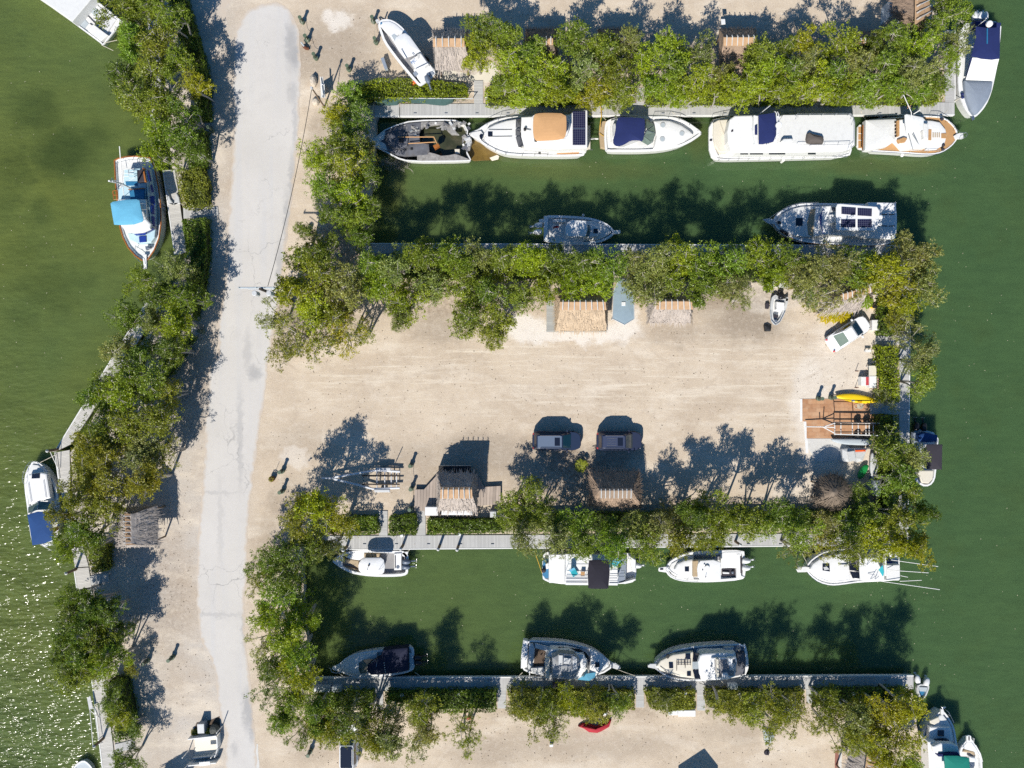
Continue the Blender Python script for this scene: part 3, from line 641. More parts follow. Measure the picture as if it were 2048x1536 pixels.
row([(1025, 1020, 1.8, 'g', 5), (1062, 985, 1.8, 'g', 4.6), (1085, 1030, 1.8, 'g', 5), (1045, 1072, 1.6, 'w'), (1110, 1075, 1.9, 'w'), (1150, 1048, 1.7, 'g', 4.8), (1170, 1085, 1.9), (1215, 1064, 1.6, 'g', 4.6), (1232, 1095, 1.8), (1272, 1056, 1.7, 'w', 4.8), (1295, 1088, 1.8), (1328, 1045, 1.8, 'w'), (1362, 1078, 1.9, 'o'), (1392, 1025, 1.8, 'd'), (1430, 1025, 1.9, 'o'), (1428, 1075, 1.7, 'o'), (1478, 1035, 1.9, 'o'), (1518, 1050, 1.9), (1560, 1032, 1.8, 'd'), (1595, 1055, 1.9), (1650, 1050, 1.7, 'w', 3.8), (1592, 1098, 1.4, 'w', 5, True), (1640, 1092, 1.4, 'y', 5, True),
     (1690, 1060, 2.0, 'g', 4.2), (1728, 1035, 1.9, 'g', 3.6), (1700, 1098, 1.7, 'o'), (1755, 1080, 2.0, 'y', 5), (1800, 1035, 1.9, 'o'), (1830, 1090, 1.9, 'y'), (1800, 1090, 1.6, 'y'), (1845, 1025, 1.2, 'd')], 'in the row above the lower basin', 'x', 'g', 6.6)
row([(638, 1012, 2.1, 'y', 8), (598, 1030, 1.9, 'o', 7), (682, 1045, 1.9, 'y', 7), (630, 1080, 2.0, 'g'), (585, 1090, 1.9, 'd'), (660, 1095, 1.4, 'w'), (535, 1130, 1.7, 'd'), (580, 1145, 2.1, 'd'), (520, 1165, 1.4, 'o', 5, True), (572, 1200, 2.2), (602, 1240, 1.8), (535, 1230, 1.7, 'l'), (575, 1265, 2.1, 'l'), (528, 1290, 1.5, 'w', 5, True), (590, 1310, 2.0), (545, 1335, 1.8, 'd'), (600, 1355, 2.0, 'l'), (535, 1385, 1.6, 'd', 5, True), (585, 1400, 2.0, 'g'), (560, 1440, 1.7), (605, 1470, 1.3, 'd', 5, True), (630, 1420, 1.9, 'd')],
    'in the column left of the lower basin', 'y', 'g', 6.4)
row([(650, 1450, 2.0, 'o'), (698, 1425, 1.9, 'd'), (668, 1470, 1.6, 'o'), (738, 1440, 2.0), (748, 1482, 1.5), (780, 1475, 2.0, 'w'), (782, 1425, 1.5, 'w', 5, True), (840, 1420, 1.9, 'o'), (850, 1462, 1.9, 'w'), (832, 1495, 1.4, 'w', 5, True), (925, 1460, 1.4, 'o', 5.5, True), (938, 1485, 1.2, 'o', 5.5, True), (1045, 1405, 1.7, 'o'), (1090, 1412, 1.9, 'o'), (1080, 1445, 1.7, 'o', 6, True), (1110, 1455, 1.3, 'o', 6, True), (1140, 1400, 1.6, 'y'), (1190, 1412, 1.7, 'o'), (1232, 1405, 1.7, 'g'),
     (1330, 1402, 1.3, 'o', 3), (1452, 1408, 1.6, 'o'), (1500, 1422, 1.9, 'o'), (1552, 1412, 1.8, 'o'), (1548, 1452, 1.5, 'o', 6, True), (1592, 1425, 1.6, 'o', 6, True), (1655, 1412, 1.7, 'o'), (1662, 1455, 1.6, 'o', 6, True), (1712, 1432, 2.0, 'w'), (1762, 1422, 2.0, 'y'), (1812, 1410, 1.9, 'y')],
    'in the front row below the lower dock', 'x', 'o', 6.0)
row([(1705, 1478, 1.7, 'o'), (1745, 1478, 2.0, 'y'), (1792, 1468, 2.0, 'y'), (1770, 1520, 1.8, 'y'), (1822, 1528, 1.4, 'l', 4)], 'in the clump at the lower right corner', 'x', 'y', 6.2)
row([(962, 62, 1.7, 'g'), (958, 108, 1.7, 'l'), (1010, 75, 1.9, 'g'), (1018, 125, 2.1, 'l'), (1008, 171, 1.5, 'g', 4.5), (1055, 172, 2.0, 'l'), (1062, 110, 1.8, 'g'), (1110, 150, 2.1, 'l'), (1118, 181, 1.7, 'l'), (1150, 85, 2.1, 'g'), (1165, 140, 2.1, 'w'), (1190, 181, 1.7, 'y'), (1208, 105, 2.0, 'g'), (1230, 150, 2.0, 'o'), (1245, 186, 1.6, 'o'), (1262, 90, 1.4, 'w'), (1290, 125, 2.0, 'l'), (1300, 171, 1.9, 'l'), (1340, 95, 1.9, 'l'), (1345, 150, 2.0, 'g'), (1350, 183, 1.6, 'l'), (1395, 115, 1.8, 'w'), (1395, 170, 1.9, 'l'), (1440, 155, 1.3, 'w'), (1450, 181, 1.6, 'l')],
    'in the top tree belt, left half', 'x', 'l', 5.8)
row([(1490, 176, 1.9, 'l'), (1515, 110, 2.0, 'g'), (1530, 150, 2.0, 'l'), (1545, 181, 1.7, 'l'), (1570, 95, 1.2, 'g'), (1580, 145, 1.9, 'g'), (1608, 85, 1.4, 'y'), (1612, 130, 1.7, 'w'), (1620, 169, 1.9, 'l'), (1670, 95, 2.0, 'l'), (1665, 150, 1.9, 'g'), (1675, 181, 1.6, 'l'), (1718, 125, 2.0, 'w'), (1725, 175, 1.9, 'g'), (1740, 92, 1.2, 'd'), (1770, 140, 1.9, 'g'), (1785, 85, 1.9, 'g'), (1780, 176, 1.7, 'g'), (1825, 140, 1.9, 'w'), (1835, 176, 1.7, 'g'), (1842, 95, 1.7, 'l'), (1872, 165, 1.6, 'd', 4.5), (1868, 55, 1.7, 'g'), (1900, 30, 1.9, 'g'), (1912, 85, 1.6, 'w'), (1895, 120, 1.4, 'g'), (1888, -10, 2.0, 'g')],
    'in the top tree belt, right half', 'x', 'l', 5.8)

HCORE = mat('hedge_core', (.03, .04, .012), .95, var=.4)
def hedge(label, px, h=1.3, col=DGR, dens=190, group='trimmed hedges between land and docks', wob=.24, z0=-.4):
    r = random.Random(int(px[0][0]*7+px[0][1])); poly = ccw(WL(px, h)); c = cen(poly)
    root = thing('hedge', label, 'hedge', (c[0], c[1], z0), group)
    xs = [p[0] for p in poly]; ys = [p[1] for p in poly]
    def inside(x, y):
        k = False
        for i in range(len(poly)):
            (x1, y1), (x2, y2) = poly[i-1], poly[i]
            if (y1 > y) != (y2 > y) and x < (x2-x1)*(y-y1)/(y2-y1)+x1: k = not k
        return k
    pts = []
    n = int(area(poly)*dens)
    def add(p, nrm, ti):
        ax = (rv(r)+nrm*.5).normalized(); nn = (nrm*1.0+rv(r)*.9).normalized(); s_ = ax.cross(nn)
        if s_.length < 1e-3: return
        s_.normalize(); L = r.uniform(.11, .2)
        pts.append((p, ax, s_, L, L*.6, min(1, max(0, ti+r.uniform(-.25, .3)))))
    def top(x, y): return h+wob*2.2*(mnoise.noise(Vector((x*.8, y*.8, 3)))) + wob*.9*mnoise.noise(Vector((x*2.7, y*2.7, 9)))
    tries = 0
    while len(pts) < n and tries < n*8:
        tries += 1
        x, y = r.uniform(min(xs), max(xs)), r.uniform(min(ys), max(ys))
        if not inside(x, y): continue
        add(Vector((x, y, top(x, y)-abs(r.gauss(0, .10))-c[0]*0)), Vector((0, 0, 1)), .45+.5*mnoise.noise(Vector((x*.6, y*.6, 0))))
    for i in range(len(poly)):
        a, b2 = Vector(poly[i]), Vector(poly[(i+1) % len(poly)]); d = b2-a
        nrm = Vector((d.y, -d.x, 0)).normalized()
        for _ in range(int(d.length*h*dens*.6)):
            t = r.random(); p = a.lerp(b2, t); z = r.uniform(-.3, 1)*h
            w = .26*mnoise.noise(Vector((p.x*1.5, p.y*1.5, z*2)))+r.uniform(-.1, .05)
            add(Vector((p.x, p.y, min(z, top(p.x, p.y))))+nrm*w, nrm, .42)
    me = leafmesh('foliage', [(p-Vector((c[0], c[1], z0)), a, s_, L, w, t) for p, a, s_, L, w, t in pts])
    o = bpy.data.objects.new('foliage', me); COL.objects.link(o); o.parent = root
    k = r.uniform(.9, 1.15); o.color = (col[0]*k, col[1]*k, col[2]*k, 1)
    mb = MB(); mb.prism(inset(poly, .2), z0, h-.45, .1); mb.build('light_block', HCORE, root)  # dark inner box added to block light behind the leaf shell
    return root
HD = (.13, .205, .024); HL = (.25, .32, .020); HO = (.215, .25, .036)
hedge('dark hedge curving along the road edge beside the top left trees', [(330, -20), (364, -20), (384, 45), (402, 105), (412, 150), (415, 234), (392, 236), (378, 140), (352, 60)], 1.6, HD)
hedge('tan green trimmed hedge right of the trawler dock, above its footbridge', [(352, 340), (402, 335), (412, 355), (413, 408), (366, 415), (356, 375)], 1.4, HO, 230)
hedge('short hedge between the two upper left footbridges', [(372, 258), (408, 258), (412, 300), (408, 332), (375, 335)], 1.4, HD)
hedge('long dark hedge below the trawler footbridge beside the road', [(364, 440), (410, 434), (413, 500), (404, 575), (385, 640), (372, 600), (372, 510)], 1.5, HD)
hedge('dark hedge strip inside the bend of the left shore trees', [(330, 700), (385, 672), (372, 690), (342, 742), (315, 765)], 1.4, HD, 150)
hedge('olive hedge behind the slanting left shore dock', [(145, 890), (180, 850), (200, 870), (180, 930), (175, 1010), (155, 1000), (140, 940)], 1.4, HO, 170)
hedge('green hedge above the lowest left shore footbridge', [(175, 1100), (212, 1090), (213, 1143), (180, 1147)], 1.4, HO, 200)
hedge('green hedge beside the folded white gangway', [(208, 1362), (244, 1362), (258, 1420), (262, 1480), (228, 1484), (212, 1420)], 1.7, HD)
hedge('yellow green hedge under the stern of the sport boat on its trailer', [(690, 172), (745, 158), (805, 156), (870, 160), (930, 168), (936, 184), (900, 192), (800, 196), (700, 200)], 1.5, HL, 200)
hedge('bright hedge along the dock behind the tan topped yacht and the navy topped cruiser', [(970, 172), (1268, 172), (1268, 200), (1040, 203), (972, 203)], 1.7, HL, 150)
hedge('bright hedge along the dock behind the long white houseboat', [(1296, 168), (1634, 168), (1634, 202), (1296, 202)], 1.7, HL, 150)
hedge('hedge corner above the teak decked sport fishing boat', [(1662, 165), (1885, 140), (1886, 200), (1662, 202)], 1.8, HL, 150)
hedge('hedge strip along the middle dock, left of the grey metal roof', [(735, 512), (1228, 516), (1228, 560), (735, 556)], 1.4, HD, 110)
hedge('hedge strip along the middle dock, right of the grey metal roof', [(1272, 516), (1795, 516), (1795, 555), (1272, 560)], 1.4, HD, 110)
hedge('hedge above the footbridge near the white car', [(1762, 590), (1797, 590), (1797, 669), (1762, 669)], 1.4, HD)
hedge('hedge beside the red and white boxes', [(1758, 692), (1798, 692), (1800, 803), (1762, 803)], 1.4, HL)
hedge('dark round hedge beyond the empty boat trailer on the patio', [(1760, 831), (1795, 831), (1800, 870), (1796, 900), (1768, 896), (1757, 860)], 1.5, HD)
hedge('hedge behind the small boats stored at the right end of the lot', [(1768, 900), (1797, 900), (1797, 1062), (1768, 1062)], 1.5, HD, 150)
hedge('trimmed hedge left of the lower basin footbridges, under the yellow tree', [(690, 1036), (752, 1034), (755, 1068), (690, 1071)], 1.2, HD, 240)
hedge('small square trimmed hedge between two footbridges', [(778, 1036), (830, 1030), (832, 1068), (778, 1070)], 1.2, HD, 240)
hedge('long trimmed hedge in front of the thatched hut with the wooden deck', [(854, 1040), (1010, 1040), (1010, 1066), (854, 1069)], 1.2, HD, 240)
hedge('hedge under the tree row right of the deck hut, above the lower basin', [(1014, 1028), (1795, 1022), (1795, 1062), (1014, 1064)], 1.3, HD, 110)
hedge('trimmed hedge below the dock boxes of the lower dock', [(626, 1388), (745, 1386), (745, 1422), (640, 1424)], 1.3, HD)
hedge('trimmed hedge right of the first lower footbridge', [(770, 1386), (992, 1384), (992, 1424), (880, 1428), (770, 1410)], 1.3, HD, 220)
hedge('trimmed hedge below the vinyl enclosed cruiser', [(1015, 1384), (1269, 1384), (1269, 1420), (1150, 1432), (1030, 1430)], 1.4, HO)
hedge('rounded hedge with two white boxes in front of it', [(1292, 1384), (1391, 1384), (1391, 1418), (1330, 1424), (1300, 1415)], 1.3, HO, 240)
hedge('trimmed hedge below the empty right part of the lower dock', [(1414, 1383), (1610, 1383), (1610, 1420), (1450, 1428), (1416, 1412)], 1.4, HO)
hedge('trimmed hedge at the right end of the lower dock', [(1630, 1383), (1818, 1380), (1820, 1420), (1700, 1426), (1635, 1420)], 1.4, HD, 170)
# ================================================================ BOATS
MOOR = 'boats moored along the canals and shore'
class Craft:
    """A boat built from outlines; every outline is given at the height where that edge really is (metres above the sand)."""
    def __init__(s, name, label, cat, crop, outline, zs, g=.22, sole=None, hullm=None, solem=None, zw=ZW, keel=.35, bot=.80, gm=None, group=MOOR, soft=1, wl=.93, rub=None):
        s.c = C(*crop); s.sc = crop[2]
        pts = ccw(WL(s.c(outline), zs)); c = cen(pts)
        s.root = thing(name, label, cat, (c[0], c[1], zw), group); s.zs = zs
        if soft: pts = smooth(pts, soft)
        s.pts = pts
        hullm = hullm or WHITE
        def sc_(k, z): return [(c[0]+(x-c[0])*k, c[1]+(y-c[1])*k, z) for x, y in pts]
        mb = MB(); zz = zs-zw
        rings = [sc_(bot*.8, zw-keel), sc_(wl*bot/.80 if bot < .8 else wl, zw), sc_((wl+1)/2, zw+zz*.5), sc_(1.0, zs-.06), sc_(1.0, zs)]
        i1 = inset(pts, g); rings += [[(x, y, zs) for x, y in i1]]
        sl = sole if sole is not None else zs-.10
        rings += [[(x, y, sl) for x, y in inset(pts, g+.03)]]
        mb.loft(rings, True, False); s.hull = mb.build('hull', hullm, s.root)
        mb = MB(); mb.face([(x, y, sl+.002) for x, y in inset(pts, g+.02)]); mb.build('deck', solem or WHITE2, s.root)
        mb = MB(); q = [(x, y, zs-.09) for x, y in pts]; mb.tube(q+[q[0]], .03, 5); mb.build('rub_rail', rub or GREYW, s.root)
    def at(s, p, z): return W(s.c([p])[0], z)
    def p3(s, p): x, y = s.at(p[:2], p[2]); return (x, y, p[2])
    def s(self, part, pts, z0, z1, m, b=.04, dome=0.0, taper=0.0, soft=0, parent=None):
        xy = WL(self.c(pts), z1)
        if soft: xy = smooth(ccw(xy), soft)
        mb = MB(); mb.prism(xy, z0, z1, b, taper, dome); return mb.build(part, m, parent or self.root)
    def q(self, part, pts, m, th=.03, parent=None):
        mb = MB(); mb.plate([self.p3(p) for p in pts], th); return mb.build(part, m, parent or self.root)
    def t(self, part, pts, r, m, parent=None, n=6):
        mb = MB(); mb.tube([self.p3(p) for p in pts], r, n); return mb.build(part, m, parent or self.root)
    def ts(self, part, lst, r, m, parent=None):
        """one part made of several bars (a frame)"""
        mb = MB()
        for l in lst: mb.tube([self.p3(p) for p in l], r, 5)
        return mb.build(part, m, parent or self.root)
    def cyl(self, part, p, rpx, z0, z1, m, b=.03, n=16, parent=None):
        mb = MB(); mb.cyl(self.at(p, z1), rpx/self.sc/PPM, z0, z1, n, None, b); return mb.build(part, m, parent or self.root)
    def ball(self, part, p, r, z, m, sz=1.0, parent=None):
        mb = MB(); x, y = self.at(p, z); mb.ball((x, y, z), r, 10, 6, sz); return mb.build(part, m, parent or self.root, False)
    def rail(self, part, pts, z, h, m=None, r=.022, every=1.1):
        """guard rail over deck points: bar at z+h, stanchions down to z"""
        mb = MB(); P = [Vector(self.p3((p[0], p[1], z+h))) for p in pts]; mb.tube(P, r, 6)
        for a, b in zip(P, P[1:]):
            L = (b-a).length; k = max(1, int(L/every))
            for j in range(k): q = a.lerp(b, j/k); mb.tube([q, (q.x, q.y, z)], r*.8, 5)
        q = P[-1]; mb.tube([q, (q.x, q.y, z)], r*.8, 5)
        return mb.build(part, m or STEEL, self.root)
    def canopy(self, part, pts, z, m, base, posts, dome=.16, soft=1):
        o = self.s(part, pts, z-.05, z, m, .02, dome, 0, soft)
        self.ts('canopy_frame', [[(p[0], p[1], base), (p[0], p[1], z)] for p in posts], .022, STEEL, o); return o
    def outboard(self, p, d, m, L=.75, z=None):
        """cowling centred at crop point p, leaning aft along pixel direction d"""
        z = (self.zs+.35) if z is None else z
        x, y = self.at(p, z); v = Vector((d[0], -d[1])).normalized(); n = Vector((-v.y, v.x))
        def P(a, b_): q = Vector((x, y))+v*a+n*b_; return (q.x, q.y)
        prof = [(-.38, .16), (-.30, .23), (0, .27), (.25, .22), (.42, .12), (.45, 0)]
        xy = [P(a, b_) for a, b_ in prof]+[P(a, -b_) for a, b_ in prof[::-1][1:]]
        mb = MB(); mb.prism(xy, z-.45, z, .14, 0, .05, True); o = mb.build('outboard_motor', m, self.root, False)
        mb = MB(); a = P(.2, 0); b_ = P(.2+L*.8, 0); e = P(.2+L*1.05, 0)
        mb.tube([(a[0], a[1], z-.4), (b_[0], b_[1], z-.62)], .10, 6, .07); mb.ball((b_[0], b_[1], z-.62), .11)
        mb.build('motor_leg', m, o)
        mb = MB(); e3 = Vector((e[0], e[1], z-.66))
        for k in range(3):
            t = k*2.094; u = Vector((n.x*math.cos(t), n.y*math.cos(t), math.sin(t)))
            w = Vector((v.x, v.y, 0)).cross(u)*.07
            mb.plate([e3-w*.4, e3+u*.17-w, e3+u*.19+w, e3+w*.4], .015)
        mb.build('propeller', STEEL, o); return o
    def text(self, part, body, p, size, z, ang, m, parent=None):
        cu = bpy.data.curves.new(part, 'FONT'); cu.body = body; cu.size = size; cu.align_x = 'CENTER'; cu.align_y = 'CENTER'; cu.extrude = .004
        t = bpy.data.objects.new(part, cu); COL.objects.link(t)
        dg = bpy.context.evaluated_depsgraph_get(); me = bpy.data.meshes.new_from_object(t.evaluated_get(dg)); bpy.data.objects.remove(t)
        o = bpy.data.objects.new(part, me); COL.objects.link(o); me.materials.clear(); me.materials.append(m)
        x, y = self.at(p, z); par = parent or self.root; off = parent_loc(par); o.parent = par
        o.location = (x-off[0], y-off[1], z-off[2]); o.rotation_euler = (0, 0, ang); return o
    def fender(self, p, z=-.3, m=None):
        mb = MB(); x, y = self.at(p, z); mb.cyl((x, y), .13, z-.5, z, 8, None, .06); mb.build('fender', m or WPAINT, self.root)

# ---- burnt-out wreck
b = Craft('burnt_boat', 'burnt out sailboat hull with a charred holed deck full of water', 'boat', (720, 190, 7.877),
    [(60, 738), (130, 690), (240, 665), (385, 548), (545, 475), (760, 412), (1000, 390), (1300, 384), (1500, 392), (1640, 440), (1700, 560), (1690, 720), (1690, 900), (1745, 1010), (1740, 1036), (1500, 1046), (1000, 1052), (720, 1036), (600, 1000), (420, 905), (280, 832), (150, 772)], .05, .10, -.86, WHITE, WETSILT, wl=.96, soft=0)
b.s('foredeck', [(130, 735), (250, 680), (400, 570), (560, 500), (760, 440), (960, 425), (955, 540), (935, 620), (945, 740), (1085, 770), (1095, 880), (1060, 940), (700, 960), (600, 950), (430, 880), (290, 815)], -.25, .10, CHAR, .05, .10)
b.s('bow_deck', [(95, 738), (240, 680), (390, 560), (400, 620), (385, 700), (410, 800), (430, 875), (280, 815)], .04, .16, WHITE2, .04)
b.s('burnt_cabin_top', [(380, 640), (460, 590), (640, 560), (740, 600), (760, 690), (750, 800), (680, 850), (540, 840), (440, 780)], .05, .42, CHAR, .12, .08)
b.s('side_deck', [(955, 425), (1300, 415), (1480, 425), (1520, 470), (1500, 560), (1560, 620), (1440, 615), (1380, 560), (1330, 475), (1180, 465), (1010, 490), (955, 540)], -.3, .06, ASH, .04)
b.s('side_deck', [(1090, 900), (1180, 920), (1280, 955), (1400, 945), (1500, 925), (1600, 960), (1720, 1010), (1500, 1030), (1000, 1036), (900, 1020), (900, 950)], -.3, .04, ASH, .04)
rr = random.Random(5)
for k in range(46):
    zx, zy = rr.choice([(rr.uniform(1480, 1740), rr.uniform(420, 640)), (rr.uniform(1590, 1720), rr.uniform(600, 860)), (rr.uniform(1000, 1500), rr.uniform(440, 520)), (rr.uniform(700, 930), rr.uniform(500, 640))])
    w_, h_ = rr.uniform(18, 60), rr.uniform(10, 30); a = rr.uniform(0, 3.1)
    q = [(zx+w_*math.cos(a)*u-h_*math.sin(a)*v, zy+w_*math.sin(a)*u+h_*math.cos(a)*v) for u, v in ((-1, -1), (.8, -1.2), (1.1, .7), (-.7, 1))]
    z = rr.uniform(.08, .3); b.q('debris', [(x, y, z+rr.uniform(-.12, .12)) for x, y in q], rr.choice((ASH, ASH, CHAR, GREYW)), .03)
b.s('stern_fragment', [(1690, 620), (1745, 640), (1760, 720), (1730, 820), (1690, 840), (1660, 760)], -.7, .1, GREYW, .05)
b.s('stern_fragment', [(2040, 985), (2160, 940), (2195, 960), (2180, 1010), (2080, 1035)], -1.2, -.8, CREAM, .05)
b.s('sunken_stern', [(1560, 900), (1700, 720), (1900, 700), (2060, 800), (2190, 960), (2180, 1020), (1800, 1040), (1600, 960)], -1.3, -.875, ALGAE, .02)
b.s('hatch', [(612, 685), (688, 685), (688, 752), (612, 752)], .40, .52, BLACKP, .01)
b.s('porthole', [(795, 828), (832, 828), (832, 862), (795, 862)], .1, .24, BLACKP, .01)
b.ts('wooden_beam', [[(590, 662, .55), (1165, 660, .5)], [(760, 765, .5), (1190, 740, .45)], [(1160, 655, .5), (1225, 790, .4)]], .045, TANC)
b.s('wooden_box', [(1150, 795), (1230, 760), (1255, 800), (1180, 845)], .0, .5, TEAKD, .02)
b.s('wooden_box', [(1490, 850), (1570, 850), (1570, 925), (1500, 925)], -1.0, -.3, CREAM, .03)
b.s('bow_sprit', [(45, 742), (70, 700), (190, 690), (215, 740), (190, 775), (75, 770)], .08, .24, WHITE, .03); b.ts('pulpit', [[(160, 705, .2), (60, 690, .8), (45, 740, .85), (60, 770, .8), (170, 765, .2)]], .025, STEEL)
b.t('mooring_line', [(125, 690, .2), (235, 45, .6)], .03, ROPE)

# ---- tan topped yacht
b = Craft('motor_yacht', 'white motor yacht with a tan flybridge top and a solar panel on its aft roof', 'yacht', (930, 190, 7.877),
    [(62, 604), (180, 552), (330, 455), (520, 375), (760, 335), (1100, 325), (1850, 330), (1895, 480), (1900, 760), (1885, 940), (1840, 957), (1500, 965), (900, 957), (640, 935), (480, 880), (300, 785), (200, 695), (95, 645)], .45, .16, .30)
b.s('foredeck_house', [(300, 600), (350, 520), (480, 455), (650, 400), (825, 372), (880, 372), (880, 830), (845, 835), (640, 830), (480, 785), (350, 690)], .3, .85, WHITE, .12, .06)
b.q('windshield', [(805, 385, 1.0), (890, 372, 1.85), (868, 500, 1.95), (800, 515, 1.0)], GLASS)
b.q('windshield', [(798, 540, 1.0), (868, 525, 1.95), (868, 635, 1.95), (798, 640, 1.0)], GLASS)
b.q('windshield', [(800, 662, 1.0), (872, 650, 1.95), (925, 805, 1.85), (845, 828, 1.0)], GLASS)
b.s('cabin', [(890, 345), (1060, 335), (1640, 300), (1720, 255), (1920, 232), (1930, 250), (1930, 830), (1480, 850), (1350, 848), (930, 812), (885, 650), (880, 520)], .3, 1.95, WHITE, .10)
b.q('side_window', [(935, 832, 1.0), (1140, 850, 1.0), (1115, 818, 1.7), (930, 806, 1.75)], GLASS); b.q('side_window', [(1185, 855, 1.0), (1340, 862, 1.0), (1240, 840, 1.7), (1160, 822, 1.7)], GLASS)
o = b.s('solar_panel', [(1697, 255), (1897, 255), (1897, 785), (1697, 785)], 1.94, 2.02, SOLAR, .01); b.s('panel_frame', [(1697, 521), (1897, 521), (1897, 534), (1697, 534)], 2.015, 2.04, STEEL, 0, parent=o)
b.s('flybridge', [(1050, 340), (1110, 292), (1600, 295), (1645, 400), (1640, 580), (1560, 700), (1400, 745), (1100, 752), (1055, 660), (1040, 500)], 1.93, 2.65, WHITE, .08, soft=1)
b.q('flybridge_screen', [(1078, 350, 2.75), (1100, 345, 3.2), (1095, 430, 3.25), (1075, 430, 2.75)], GLASS, .02); b.q('flybridge_screen', [(1075, 450, 2.75), (1105, 440, 3.3), (1105, 605, 3.3), (1078, 605, 2.75)], GLASS, .02); b.q('flybridge_screen', [(1080, 630, 2.75), (1105, 625, 3.25), (1135, 740, 3.1), (1095, 735, 2.75)], GLASS, .02)
b.canopy('bimini_top', [(1082, 330), (1120, 288), (1300, 278), (1590, 290), (1602, 450), (1592, 640), (1540, 700), (1160, 724), (1112, 720), (1075, 640), (1070, 450)], 3.75, TANC, 2.6, [(1130, 320), (1560, 320), (1560, 660), (1140, 690)])
b.s('solar_panel', [(1563, 427), (1645, 432), (1645, 524), (1565, 524)], 2.7, 2.78, LGREY, .01)
b.s('hatch', [(360, 575), (434, 575), (434, 648), (360, 648)], .84, .93, GLASS, .01)
b.ts('grab_rail', [[(370, 548, .97), (740, 545, .97)], [(370, 655, .97), (740, 650, .97)]], .02, BLACKP)
b.cyl('radar', (945, 530), 22, 1.95, 2.25, BLACKP); b.t('horn', [(960, 540, 2.1), (1035, 555, 2.1)], .04, STEEL)
b.s('anchor_platform', [(62, 604), (110, 585), (250, 560), (290, 620), (250, 700), (150, 670)], .44, .56, WHITE2, .03); b.s('anchor_locker', [(225, 640), (245, 610), (290, 625), (270, 700), (240, 690)], .55, .62, GLASS, .01)
b.rail('bow_rail', [(80, 590), (200, 540), (340, 445), (520, 362), (740, 318), (960, 300)], .45, .75); b.rail('bow_rail', [(280, 690), (350, 760), (480, 850), (640, 905), (900, 925), (1300, 925)], .45, .75)
b.s('cockpit_seat', [(1420, 880), (1730, 865), (1860, 850), (1800, 900), (1450, 915)], .3, .75, TANC, .05); b.s('cushion', [(1480, 855), (1740, 850), (1720, 890), (1490, 890)], .5, .82, CHARC, .05); b.q('side_curtain', [(1410, 760, 1.9), (1410, 880, .8), (1475, 865, .8)], CREAM)
b.s('swim_platform', [(1900, 480), (1975, 480), (1975, 860), (1900, 860)], -.7, -.55, CREAM, .02); b.ts('davit', [[(1940, 690, .4), (2000, 690, .5), (2050, 695, .4)], [(1940, 862, .4), (2015, 862, .5)]], .035, STEEL)
b.fender((1178, 895), .75, BLACKP)

# ---- navy topped express cruiser
b = Craft('express_cruiser', 'sleek white express cruiser with a navy canvas top and beige swim platform', 'boat', (1180, 190, 7.877),
    [(240, 862), (252, 890), (600, 893), (850, 890), (1150, 870), (1400, 820), (1560, 752), (1700, 662), (1768, 602), (1700, 532), (1560, 440), (1400, 368), (1250, 338), (900, 332), (440, 345), (285, 392), (240, 440), (225, 640)], .30, .20, .10)
b.s('swim_platform', [(142, 600), (150, 480), (200, 410), (335, 400), (335, 832), (250, 850), (165, 830)], -.75, -.40, SEATT, .05)
b.s('foredeck', [(1000, 400), (1130, 385), (1260, 392), (1450, 465), (1590, 560), (1640, 615), (1590, 660), (1500, 720), (1350, 785), (1150, 830), (1000, 835), (1040, 640)], .1, .62, WHITE, .15, .08, .05)
for p in ((1148, 475), (1447, 605), (1142, 695)): o = b.cyl('round_hatch', p, 44, .6, .72, GREYW, .02); b.cyl('lens', p, 34, .715, .735, LGREY, .005, parent=o)
b.s('cockpit', [(330, 400), (440, 370), (880, 360), (1010, 470), (1020, 620), (960, 760), (850, 810), (380, 815), (335, 740)], .09, .55, WHITE2, .05)
b.q('windshield', [(1010, 480, .65), (1028, 610, .65), (985, 745, .65), (855, 640, 1.25), (900, 560, 1.3)], GGLASS); b.q('windshield', [(905, 372, .65), (1010, 470, .65), (895, 545, 1.3), (862, 400, 1.2)], GGLASS); b.q('windshield', [(905, 790, .65), (980, 750, .65), (850, 650, 1.25), (810, 735, 1.1)], GGLASS)
b.ts('windshield_frame', [[(905, 372, .66), (1010, 470, .66), (1030, 610, .66), (985, 747, .66), (905, 792, .66)], [(862, 395, 1.22), (900, 555, 1.32), (850, 650, 1.27), (805, 735, 1.12)], [(1028, 600, .68), (900, 560, 1.3)]], .02, STEEL)
b.s('dash', [(860, 470), (945, 480), (940, 580), (860, 590)], .5, .85, WHITE, .05)
b.canopy('bimini_top', [(447, 345), (640, 350), (845, 362), (868, 400), (858, 600), (835, 735), (760, 712), (640, 715), (560, 770), (480, 805), (400, 805), (355, 740), (395, 600), (415, 430)], 2.1, NAVY, .3, [(470, 370), (820, 390), (800, 700), (430, 770)], .14)
b.s('side_panel', [(450, 740), (540, 720), (640, 705), (760, 712), (540, 790), (460, 790)], .5, 1.1, GREYW, .03); b.s('aft_curtain', [(365, 460), (400, 440), (420, 560), (400, 650), (370, 640)], .5, 1.2, GREYW, .04)
b.rail('bow_rail', [(1000, 335), (1250, 330), (1420, 365), (1580, 450), (1715, 545), (1760, 590)], .30, .6)
b.t('water_hose', [(152, 560, .2), (165, 420, .25), (180, 330, .25), (170, 180, .3)], .04, YROPE); b.t('dock_line', [(150, 600, -.3), (200, 640, -.3), (310, 660, -.3)], .03, YROPE); b.t('fender', [(130, 690, -.2), (0, 690, -.2)], .08, WPAINT)
b.s('registration_mark', [(1035, 755), (1100, 755), (1100, 775), (1035, 780)], .3, .315, CHARC, 0)

